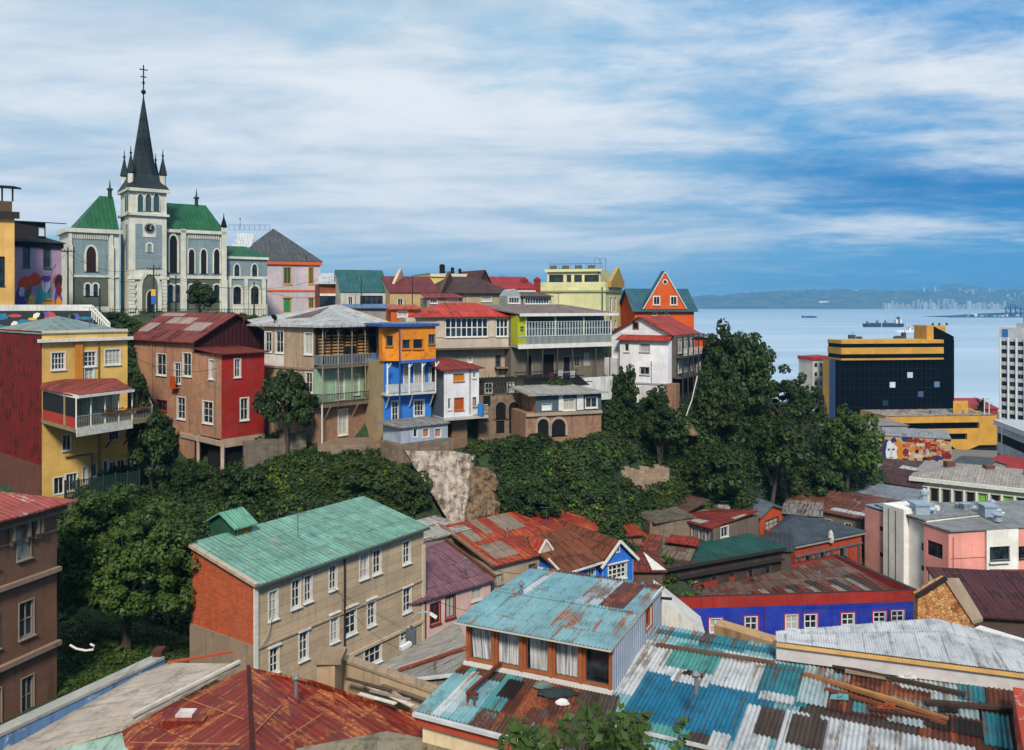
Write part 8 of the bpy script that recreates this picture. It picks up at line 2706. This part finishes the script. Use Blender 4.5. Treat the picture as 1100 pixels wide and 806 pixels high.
tree('slope_tree','bushy tree below the stone footing of the weathered balcony house',385,81,492,74,'b',LEAFD,ybot=545,rot=.2)
tree('slope_tree','broad bush topped tree behind the green sheet roof cabin',262,78,500,62,'a',LEAFM,ybot=556,rot=.6)
tree('slope_tree','dark tree against the white cliff on its left side',437,79,505,46,'a',LEAFD,ybot=560,rot=1.6)
tree('slope_tree','dark bush shaped tree under the concrete frame of the red fronted house',205,80,492,52,'b',LEAFM,ybot=545,rot=2.6)
for k,(x,y0_,y1_) in enumerate(((45,331,349),(78,333,350))):
    tree('cypress',('pointed dark cypress in front of the painted wall, farther from the church','pointed dark cypress in front of the painted wall, nearest the stair')[k],x,90.4,y0_+3,6,'c',LEAFD,ybot=y1_,zb=50.5)

# palm near the harbour
q=XY(1054,300);zp=zat(436,300);r=root('palm_tree',(q.x,q.y,4),'dark palm with a full head of fronds between the mustard block and the white tower','palm')
mb=MB();mb.tube([V((q.x,q.y,4)),V((q.x,q.y,zp))],[.5,.35],8);mb.build('trunk',BARK,r)
mb=MB();rp=random.Random(2)
for k in range(34):
    a=rp.uniform(0,6.28);el=rp.uniform(-.5,1.2);pr=V((q.x,q.y,zp));d_=V((math.cos(a)*math.cos(el),math.sin(a)*math.cos(el),math.sin(el)))
    for s_ in range(5):
        nx2=pr+d_*.95;w=.5*(1-s_/6);sd=V((-math.sin(a),math.cos(a),0))*w;mb.face([pr-sd,nx2-sd*.8,nx2+sd*.8,pr+sd]);pr=nx2;d_=(d_+V((0,0,-.28))).normalized()
mb.build('crown',LEAFD,r)

# ---- plant right under the camera
q=V((1.25,11.5));r=root('foreground_tree',(q.x,q.y,45),'top of a leafy tree poking up in front of the roofs, closest to the viewer','tree')
rs=np.random.RandomState(12);rp=random.Random(6)
mb=MB();LV=[]
spots=[]
for k in range(46):
    px=rp.choice([rp.gauss(635,40),rp.gauss(600,25),rp.uniform(548,745),rp.gauss(680,12)]);top=752+abs(px-640)*.22+rp.uniform(0,34)
    if 690<px<720: top+=30
    if k==0: px,top=732,770
    if k==1: px,top=640,757
    d=rp.uniform(10.2,12.8)
    a=P(px+rp.uniform(-14,14),880,d);b=P(px,top,d)
    m_=a.lerp(b,.6)+V((rp.uniform(-.05,.05),0,0));mb.tube([a,m_,b],[.02,.012,.004],5,caps=False)
    for t in np.linspace(.15,1,24):
        c=a.lerp(b,t);
        for _ in range(2):
            off=V((rp.uniform(-.11,.11),rp.uniform(-.11,.11),rp.uniform(-.05,.05)));LV.append((c+off,off.normalized()))
mb.tube([V((q.x,q.y,44)),P(640,900,11.5)],[.12,.08],8);mb.build('trunk',BARK,r)
C_=np.array([list(c-r.location) for c,_ in LV]);N_=np.array([list(n_*.4) for _,n_ in LV])+np.array([0,-.25,.75])+rs.normal(size=(len(LV),3))*.4
N_ /= np.linalg.norm(N_,axis=1)[:,None]
c=bpy.data.objects.new('crown',leafmesh('crown_near',quads(C_,N_,.085,rs,2.0),LEAF));COL.objects.link(c);c.parent=r

# ---- hillside undergrowth: uncountable low cover
def inside(x,y,poly):
    c=False;j=len(poly)-1
    for i in range(len(poly)):
        if (poly[i][1]>y) != (poly[j][1]>y) and x<(poly[j][0]-poly[i][0])*(y-poly[i][1])/(poly[j][1]-poly[i][1])+poly[i][0]: c=not c
        j=i
    return c


FB=[(min(p[0] for p in f),min(p[1] for p in f),max(p[0] for p in f),max(p[1] for p in f),f,z) for z,f in FOOT]
def built(x,y,z):
    return any(z<zt-.2 and a <= x <= c and b <= y <= e and inside(x,y,f) for a,b,c,e,f,zt in FB)


REG=[  # px0, px1, d0, d1, n clumps, mean radius, material key
 (40,215,60,84,620,.85,'m'),(205,350,68,88,520,.8,'m'),(335,445,69,87.5,520,.75,'d'),(500,580,76,90,480,.75,'d'),(560,690,78,96,1200,.85,'d'),(500,940,80,130,800,.9,'m'),(560,780,80,108,260,.6,'b'),(215,440,68,88,160,.6,'b'),
 (640,800,97,112,1300,.9,'d'),(780,945,101,135,1600,1.1,'d'),(745,900,118,160,500,1.2,'d'),
 (62,225,44.5,59,900,.38,'g'),(600,690,83,92,240,.55,'b'),(690,770,98,105,260,.55,'b'),(630,700,88,99,260,.5,'b'),(560,640,82,87,110,.5,'b'),(150,330,72,84,160,.5,'b'),
 (200,300,60,68,150,.6,'m'),(840,960,108,126,420,.9,'d'),(-20,60,62,78,200,.8,'m'),(95,160,84,100,260,.6,'m'),(110,300,97,111,320,.4,'m')]
BUCK={'m': [],'d': [],'b': [],'g': []}
rs=np.random.RandomState(77)
for (a,b_,d0,d1,n,rad,mk_) in REG:
    n=int(n*1.55);px=rs.uniform(a,b_,n);dd_=rs.uniform(d0,d1,n)
    xs=(px-CX)/F*dd_;zs_=ground(xs,dd_)
    for x,y,z,p_ in zip(xs,dd_,zs_,px):
        if built(x,y,z): continue
        pr_y=HY+(H-z)*F/y
        if 446<p_<532 and 486<pr_y<566 and rs.rand()<.93: continue       # bare rock
        if 655<p_<722 and 500<pr_y<521: continue
        r_=rad*rs.uniform(.5,1.35)
        nl=int(42*(r_/.7)**1.3) if mk_ != 'g' else 26
        q=rs.normal(size=(nl,3));q /= np.linalg.norm(q,axis=1)[:,None];q[:,2]=np.abs(q[:,2])
        P_=np.array([x,y,z+.1])+q*r_*rs.uniform(.6,1,(nl,1))*np.array([1,1,.85 if mk_ != 'g' else .5])
        N_=q*.9+np.array([0,0,.4])+rs.normal(size=(nl,3))*.4;N_ /= np.linalg.norm(N_,axis=1)[:,None]
        BUCK[mk_].append(quads(P_,N_,.24 if mk_ != 'g' else .13,rs,1.5))
for k_,(nm,mt) in {'m': ('hillside_undergrowth',LEAFM),'d': ('hillside_thicket',LEAFD),'b': ('hillside_grass',LEAFB),'g': ('garden_groundcover',LEAF)}.items():
    V_=np.concatenate(BUCK[k_]);o=bpy.data.objects.new(nm,leafmesh(nm,V_,mt));COL.objects.link(o);tag(o,kind='stuff')
    tag(o,{'m': 'mixed green undergrowth on the slope left of the white cliff','d': 'dark green thicket covering the slope','b': 'fresh bright green grass tufts on the slope','g': 'leafy ground cover of the sunken garden'}[k_],{'m': 'undergrowth','d': 'thicket','b': 'grass','g': 'ground cover'}[k_])

# ---- bare cliff and rocks
def rockface(name,label,top,bot,mat,seed,nu=26,nv=30,amp=.5,kind='structure'):
    """top / bot: lists of (px, py, d) left to right; surface bulges with noise"""
    rs=random.Random(seed);from mathutils import noise as mn
    def ip(l,t):
        x=t*(len(l)-1);i=min(int(x),len(l)-2);return P(*l[i]).lerp(P(*l[i+1]),x-i)
    vs,fs=[],[]
    for j in range(nv+1):
        for i in range(nu+1):
            p=ip(top,i/nu).lerp(ip(bot,i/nu),j/nv)
            e_=min(i,nu-i,3)/3
            k=mn.fractal(p*.55+V((seed,0,0)),1.0,2.0,5)*amp+abs(mn.noise(V((p.x*1.5,p.z*.3,seed))))*.5
            vs.append(p+V((k*.3,-.25-k*1.2*e_+(1-e_)*.9,k*.2)))
    for j in range(nv):
        for i in range(nu):
            a=j*(nu+1)+i;fs.append((a,a+1,a+nu+2,a+nu+1))
    me=bpy.data.meshes.new(name);me.from_pydata(vs,[],fs);me.materials.append(mat)
    o=bpy.data.objects.new(name,me);COL.objects.link(o);tag(o,label,'cliff',kind=kind);return o


def rockmat(name,c1,c2,c3):
    m,g,b=mk(name);oc=g.n('TexCoord').outputs['Object']
    a=g.noise(g.vm('MULTIPLY',oc,(1.4,1.4,.22)),1.0,8,.65);f=g.noise(g.vm('MULTIPLY',oc,(1,1,.35)),1.6,6,.7)
    c=g.mix(g.ss(a,.4,.62),lin(c1),lin(c2));c=g.mix(g.ss(f,.55,.68,0,.8),c,lin(c3));g.put(b,'Base Color',c);b.inputs['Roughness'].default_value=.95
    g.put(b,'Normal',g.n('Bump',{'Height': f,'Strength': 1.0,'Distance': .25}).outputs[0]);return m


WR_=rockmat('pale_rock','#ab9e90','#7c6e60','#40362c');BR_=rockmat('brown_rock','#7a6248','#4a3a2a','#241c14')
rockface('cliff_face','pale bare cliff below the grey shed',[(430,484,80.9),(455,484,82.3),(485,484,84.4),(512,489,85.2)],[(474,545,79.6),(484,563,79),(492,566,79),(500,560,79.4)],WR_,3,nu=44,nv=44,amp=.7)
rockface('rock_outcrop','brown broken rock right of the pale cliff',[(505,500,84.2),(522,502,84),(534,512,83.5)],[(497,558,79.2),(516,562,79),(536,556,79.6)],BR_,9,amp=.9)
rockface('pale_outcrop','small pale and orange rock scar behind the green sheet roof',[(321,519,80.5),(335,517,80.5),(350,524,80.5)],[(324,546,78),(338,548,78),(348,546,78)],rockmat('orange_rock','#b9a58c','#9c6a34','#3a2c1c'),13,nu=12,nv=12,amp=.3)
rockface('mossy_rock','grey rock breaking through the green under the white gabled house',[(728,452,103.6),(738,450,103.6),(748,462,103.2)],[(730,464,102),(742,468,102),(752,468,102)],BR_,17,nu=10,nv=10,amp=.4)
A,B=XY(655,98.5),XY(719,100)
mb=MB();i0=12
for k in range(i0):
    p,q=A.lerp(B,k/i0),A.lerp(B,(k+1)/i0);hh=zat(502+(k % 3)*2-(k>6)*1,99);mb.prism(rect(p,q,.6),zat(524,99)-2,hh)
tag(mb.build('slope_wall',wall('#a08a72','stone',.6,col2='#75624e'),origin=(A.x,A.y,32)),'pale ruined stone wall standing alone in the thicket of the slope','retaining wall')
mb=MB();p0,p1=P(749,404,108),P(737,447,103);mb.tube([p0,p0.lerp(p1,.5)+V((0,0,-.6)),p1],.07,6);tag(mb.build('drain_pipe',plain('#b9b6ae',.6,.4),origin=p0),'thin pale drain pipe trailing down the slope from the white house','pipe')
mb=MB();pts_=[P(x,y,45) for x,y in ((75,693,),(82,697),(92,699),(100,698),(101,694),(97,692))];mb.tube(pts_,.06,6);tag(mb.build('garden_hose',plain('#c8c4b8',.7,.3),origin=pts_[0]),'white curled hose lying on the garden ground cover','hose')

# ================================================================ street poles, wires, car
def pole(label,px,d,ytop,zb,arms=1,name='utility_pole',col='#2c2a28',w=.12):
    q=XY(px,d);zt=zat(ytop,d);r=root(name,(q.x,q.y,zb),label,'utility pole')
    mb=MB();mb.tube([V((q.x,q.y,zb)),V((q.x,q.y,zt))],[w,w*.7],8);mb.build('pole',plain(col,.8,.3),r)
    for k in range(arms):
        mb=MB();z_=zt-.5-k*.9;mb.bar((q.x-.9,q.y,z_),(q.x+.9,q.y,z_),.12);
        for e in (-.8,-.4,.4,.8): mb.tube([V((q.x+e,q.y,z_)),V((q.x+e,q.y,z_+.25))],.05,6)
        mb.build('crossarm',plain(col,.8,.3),r)
    return V((q.x,q.y,zt-.5))
t1=pole('wooden pole with crossarms at the left corner of the church',73,108,266,52,1)
t2=pole('pole with crossarms standing before the church portal',165,113,285,52,2)
t3=pole('slim dark pole rising from the painted street wall',107,92,310,51,0)
t4=pole('short lamp pole before the church nave',189,112,296,52,0)
t5=pole('slim pole on the pavement by the church annex',273,112,303,52,0)
t6=pole('thin pole among the back roofs beside the teal roof',388,108,297,50,0,w=.08)
t7=pole('thin pole in front of the maroon roof',443,106,296,50,0,w=.08)
mb=MB();q=XY(165,112.8);mb.box(q.x-.3,q.y-.1,zat(318,113),q.x+.3,q.y-.02,zat(311,113));mb.box(q.x-.28,q.y-.1,zat(327,113),q.x+.28,q.y-.02,zat(318.2,113),1)
tag(mb.build('pole_sign',[plain('#d0a23a'),plain('#2b5ab0')],origin=(q.x,q.y,54)),'yellow over blue sign fixed to the pole by the church portal','sign')
def wire(a,b,sag,label,r_=.02):
    pts=[a.lerp(b,t)-V((0,0,sag*4*t*(1-t))) for t in np.linspace(0,1,14)]
    mb=MB();mb.tube(pts,r_,4,caps=False);tag(mb.build('overhead_wire',BLACK,origin=a),label,'wire','overhead wires')
wire(t1+V((-.8,0,.3)),t2+V((-.8,0,.3)),1.6,'uppermost sagging wire between the two crossarm poles by the church')
wire(t1+V((.8,0,.1)),t2+V((.4,0,-.6)),2.4,'lower sagging wire between the two crossarm poles by the church')
wire(t2+V((.8,0,.2)),t5,1.2,'wire running from the portal pole across the church nave')
wire(t2+V((.8,0,-.7)),P(344,300,128),1.8,'wire running from the portal pole past the grey house')
wire(t5,P(344,318,118),.8,'wire low over the grey house front')
wire(P(0,333,100),t1,.6,'wire entering at the frame edge towards the church corner pole')
wire(t1+V((0,0,-2)),t3,1.0,'slack wire from the church corner pole to the slim street pole')
wire(P(360,632,52),P(430,697,45),.6,'thin cable slanting down the tan house wall to the splice box',.012)
# railing in front of the church
for k in range(6):
    a,b_=XY(118+k*28,111),XY(118+(k+1)*28,111.5);h=House('street_railing',('first','second','third','fourth','fifth','last')[k]+' bay of black iron railing below the church, counted from the stair','railing','railing bays along the church street');h.r=root(h.name,(a.x,a.y,53),h.label,h.cat,h.group);h.rail(v3(a,53.0),v3(b_,53.0),1.1,BLACK,n=10,bal=.04,name='bars')
# car at the far left
q=XY(5,94.5);cz0=53.1;r=root('parked_car',(q.x,q.y,cz0),'dark blue car parked under the pale yellow house at the frame edge','car')
def cb(x,z): return [V((q.x+x,q.y-.8,cz0+z)),V((q.x+x,q.y+.8,cz0+z))]
prof=[(-2.1,.35),(-2.1,.75),(-1.5,.95),(-.9,1.4),(.5,1.42),(1.1,1.0),(1.95,.85),(2.1,.4)]
mb=MB();L1_=[V((q.x+x,q.y-.8,cz0+z)) for x,z in prof];L2_=[V((q.x+x,q.y+.8,cz0+z)) for x,z in prof]
mb.face(L1_[::-1]);mb.face(L2_)
for k in range(len(prof)):
    j=(k+1) % len(prof);mb.face([L1_[k],L1_[j],L2_[j],L2_[k]])
bd=mb.build('body',plain('#18263c',.3,.2,.2,.5),r)
mb=MB();mb.face([V((q.x+x,q.y-.81,cz0+z)) for x,z in ((-1.35,.97),(.95,1.0),(.45,1.34),(-.85,1.33))]);mb.build('side_window',GLASSD,r)
for x in (-1.3,1.25):
    mb=MB();mb.tube([V((q.x+x,q.y-.84,cz0+.33)),V((q.x+x,q.y-.62,cz0+.33))],.33,14);w_=mb.build('wheel',BLACK,r);mb=MB();mb.tube([V((q.x+x,q.y-.86,cz0+.33)),V((q.x+x,q.y-.845,cz0+.33))],.18,10);mb.build('rim',STEEL,w_)

# ================================================================ the bay: ships, mole, far city
def hull(name,label,px0,px1,wy,hgt,hullc,superc,towers,bow=1):
    d=H*F/(wy-HY);x0,x1=(px0-CX)/F*d,(px1-CX)/F*d;Ln=x1-x0;bw=Ln*.16
    r=root(name,((x0+x1)/2,d,0),label,'ship')
    def ring(z,e):
        xs=[(x0+Ln*.0-e,0),(x0+Ln*.06,.8),(x0+Ln*.2,1),(x1-Ln*.12,1),(x1+e,.35)]
        return [V((x,d-bw/2*k,z)) for x,k in xs]+[V((x,d+bw/2*k,z)) for x,k in reversed(xs) if k>0]
    mb=MB();mb.hexa(ring(-1,0),ring(hgt,Ln*.015));mb.build('hull',plain(hullc,.6,.2),r)
    mb=MB();mb.hexa(ring(-.5,.01),ring(hgt*.18,.02));
    for (a,b,z,c,nm) in towers:
        mb=MB();ux,vx=x0+Ln*a,x0+Ln*b;mb.box(ux,d-bw*.3,hgt*.98,vx,d+bw*.3,hgt+z);mb.build(nm,plain(c,.6,.2),r)
hull('cargo_ship','long dark blue hulled cargo ship with its white bridge aft, largest on the bay',927,970,351.5,8,'#16233f','#c9c9c9',[(.80,.95,9,'#c9ccd0','bridge'),(.86,.9,15,'#39404c','funnel'),(.1,.13,5,'#6c7078','mast'),(.35,.365,7,'#6c7078','mast'),(.55,.565,7,'#6c7078','mast'),(.2,.75,1.6,'#4c5a74','deck_load')])
hull('barge','small dark barge alone far out on the bay',861,877,341.5,5,'#1c2a40','#666',[(.02,.14,4,'#5a6472','wheelhouse'),(.3,.9,1.0,'#3a4a5e','deck_load')])
hull('white_ship','slim white ship lying nearer than the dark blue cargo ship',962,988,357,4,'#c9ccd2','#ddd',[(.35,.62,3.5,'#d4d8dc','superstructure'),(.42,.47,11,'#b9bec6','mast'),(.7,.74,5,'#b9bec6','gun_mount'),(.5,.53,7,'#8a919c','mast')])
d=3100
mb=MB();xs=[(1014,.5),(1030,3),(1050,5),(1064,9),(1080,12),(1110,16),(1200,18)]
top=[V(((x-CX)/F*d,d,z)) for x,z in xs];
for (a,b_) in zip(top,top[1:]):
    mb.hexa([V((a.x,d,-2)),V((b_.x,d,-2)),V((b_.x,d+160,-2)),V((a.x,d+160,-2))],[a,b_,b_+V((0,160,0)),a+V((0,160,0))])
tag(mb.build('headland',plain('#2c3640',.9,.4)),kind='structure')
h=House('breakwater','long low breakwater with moored pale boats and sheds at the headland','breakwater')
h.r=root(h.name,((1060-CX)/F*d,d-60,0),h.label,h.cat)
mb=MB();mb.box((1012-CX)/F*d,d-70,-1,(1110-CX)/F*d,d-40,4);h.part('mole',mb,plain('#4a545f',.9,.3))
rp=random.Random(9)
for k in range(16):
    x=(rp.uniform(1020,1098)-CX)/F*d;w_=rp.uniform(5,22);mb=MB();mb.box(x,d-66,3.9,x+w_,d-50,4+rp.uniform(4,10));h.part('shed',mb,plain(rp.choice(['#8fa0b4','#b9c4d0','#5a6878','#c9ccd0']),.8,.2))
for x_,z_ in ((1083,40),(1088,46),(1094,40),(1099,34)):
    x=(x_-CX)/F*(d+30);mb=MB();
    for e in (-9,9): mb.bar((x+e,d+30,0),(x+e,d+30,z_),3)
    mb.bar((x-16,d+30,z_*.8),(x+16,d+30,z_*.8),3);mb.bar((x-9,d+30,z_*.4),(x+9,d+30,z_*.8),2);mb.bar((x,d+30,z_*.8),(x,d+30,z_*1.15),2)
    tag(mb.build('harbour_crane',plain('#2a4a78',.7,.2),origin=(x,d+30,0)),{1083: 'first',1088: 'second and tallest',1094: 'third',1099: 'last'}[x_]+' blue portal crane on the headland, counted from the breakwater tip','crane','portal cranes on the headland')
# towers of the far city
proto={}
rp=random.Random(14)
FT=[plain(c,.8,.15) for c in ('#c4c4c0','#d4d2cc','#a8a8a6','#b8b0a4')]
winm_=plain('#4c5560',.5,.1)
k=0
for v in range(5):
    mb=MB();mb.box(-.5,-.4,0,.5,.4,1)
    for r_ in range(9):
        for c in range(3): mb.face([(-.42+c*.31,-.41,.05+r_*.105),(-.42+c*.31+.2,-.41,.05+r_*.105),(-.42+c*.31+.2,-.41,.11+r_*.105),(-.42+c*.31,-.41,.11+r_*.105)],1)
    if v % 2: mb.box(-.2,-.2,1,.15,.15,1.08)
    proto[v]=mb
meshes={}
for v in range(4):
    o=proto[v].build('far_tower',[FT[v],winm_]);meshes[v]=o.data;bpy.data.objects.remove(o)
def ftower(px,yb,d,w,hh,grp,lab):
    o=bpy.data.objects.new('far_tower',meshes[rp.randrange(4)]);COL.objects.link(o);o.location=((px-CX)/F*d,d,zat(yb,d) if yb<330 else 0);o.scale=(w,w*.7,hh);o.rotation_euler=(0,0,rp.uniform(-.2,.2));tag(o,lab,'tower block',grp)
for k in range(58):
    px=950+k*2.25+rp.uniform(-.8,.8);hh=rp.uniform(36,66)*(1.25 if 985<px<1030 else 1)*(.6 if rp.random()<.25 else 1)
    ftower(px,333,6880+rp.uniform(-40,160),rp.uniform(13,24),hh,'towers of the city across the bay','pale tower block in the row along the far shore of the bay')
for k in range(34):
    px=rp.choice([rp.uniform(960,1100),rp.uniform(1040,1100)]);yb=rp.uniform(312,326);d=7600+(326-yb)*60
    ftower(px,yb,d,rp.uniform(12,22),rp.uniform(22,50),'blocks scattered on the far hillside','pale block standing on the far hillside above the shore towers')
for k in range(44):
    px=rp.uniform(748,1100);yt=np.interp(px,[745,800,850,900,950,1000,1100],[317,313,311,308.5,311,309,308]);ftower(px,yt+5.0,9300,rp.uniform(14,40),rp.uniform(14,34),'buildings along the far ridge','tiny pale building on the skyline of the far ridge')
h=House('hillside_complex','big white building alone on the dark far hillside across the bay','building')
A,B=XY(880,7420),XY(890,7420);h.block(rect(A,B,30),20,zat(323.5,7420),plain('#e0e0dc',.8,.1));h.block(rect(XY(874,7400),XY(897,7400),30),10,zat(327.5,7400),plain('#c4c8c8',.8,.1));h.done()
# television aerials on the ridge roofs
for k,(px,d,yb,hh,lb) in enumerate(((262,88,346,2.2,'aerial on the ridge of the salmon coloured house'),(382,97,336,2.4,'aerial at the top of the white hipped roof'),(450,90,349,1.8,'aerial on the blue edged roof of the orange topped house'),(500,100,329,2.2,'aerial on the bright red roof'),
    (540,117,309,2.0,'aerial above the dark brown hipped roof'),(600,106,330,2.0,'aerial on the brown roof of the verandah house'),(706,110,342,1.8,'aerial on the red roof of the white gabled house'),(320,57,571,1.6,'aerial near the middle of the pale green sheet roof'),(587,76,563,1.8,'aerial behind the rusty red roof'),(880,92,606,2.0,'aerial rising from the rusty roof of the blue building'),(1040,97,560,2.2,'aerial between the ducts of the pink building roof'),(778,95,553,1.8,'aerial on the patchy workshop roof'),(96,83,349,2.0,'aerial on the greenish roof of the yellow house'))):
    b0=P(px,yb,d)-V((0,0,.3));t0=b0+V((0,0,hh));mb=MB();mb.tube([b0,t0],.03,5)
    for j in range(5): mb.bar(t0+V((-.5+j*.25,0,0))-V((0,.3-j*.04,0)),t0+V((-.5+j*.25,0,0))+V((0,.3-j*.04,0)),.03)
    mb.bar(t0-V((.55,0,0)),t0+V((.55,0,0)),.03);tag(mb.build('tv_aerial',plain('#4a4c50',.5,.3),origin=b0),lb,'aerial','television aerials on the roofs')
for a,b_,s_,lb in (((285,362,90),(236,372,84),.4,'wire from the weathered house to the red fronted house'),((430,352,86),(347,360,86),.5,'wire across the slatted gallery top'),((477,400,87),(430,392,86),.3,'wire between the blue balcony and the small white house'),((658,345,101),(557,345,96),.6,'wire along the white verandah eaves'),
    ((650,600,70),(528,612,67.5),.8,'wire in front of the rusty red roof'),((722,640,46),(456,640,62),1.6,'long wire from the tan house over the studio roof'),((137,380,83.5),(236,395,83.8),1.0,'wire between the yellow and salmon houses'),((985,640,81),(712,640,81),1.2,'wire above the red parapet of the blue building'),((930,545,101),(838,552,101),.8,'wire from the orange cabin to the pink building')):
    wire(P(*a),P(*b_),s_,lb,.018)
for k,(px,py,d,hh,lb) in enumerate(((560,640,33.5,.7,'stove pipe through the turquoise roof of the curtained studio'),(748,737,27,.6,'bent stove pipe through the blue sheets of the patchwork roof'),(318,742,31,.7,'stove pipe on the dark red rusty roof'),(352,588,58,.9,'stove pipe near the middle of the pale green roof'),(880,622,84,.9,'stove pipe on the rusty roof of the blue building'),(500,608,66,.8,'stove pipe on the dusty purple roof'),(545,575,73,.9,'stove pipe on the rusty red patched roof'))):
    c=P(px,py,d)-V((0,0,.25));mb=MB();mb.tube([c,c+V((0,0,hh))],.07,8);mb.tube([c+V((0,0,hh)),c+V((0,0,hh+.04)),c+V((0,0,hh+.16))],[.15,.15,.02],8);tag(mb.build('stove_pipe',plain('#77797c',.5,.5,.3),origin=c),lb,'stove pipe','stove pipes on the roofs')
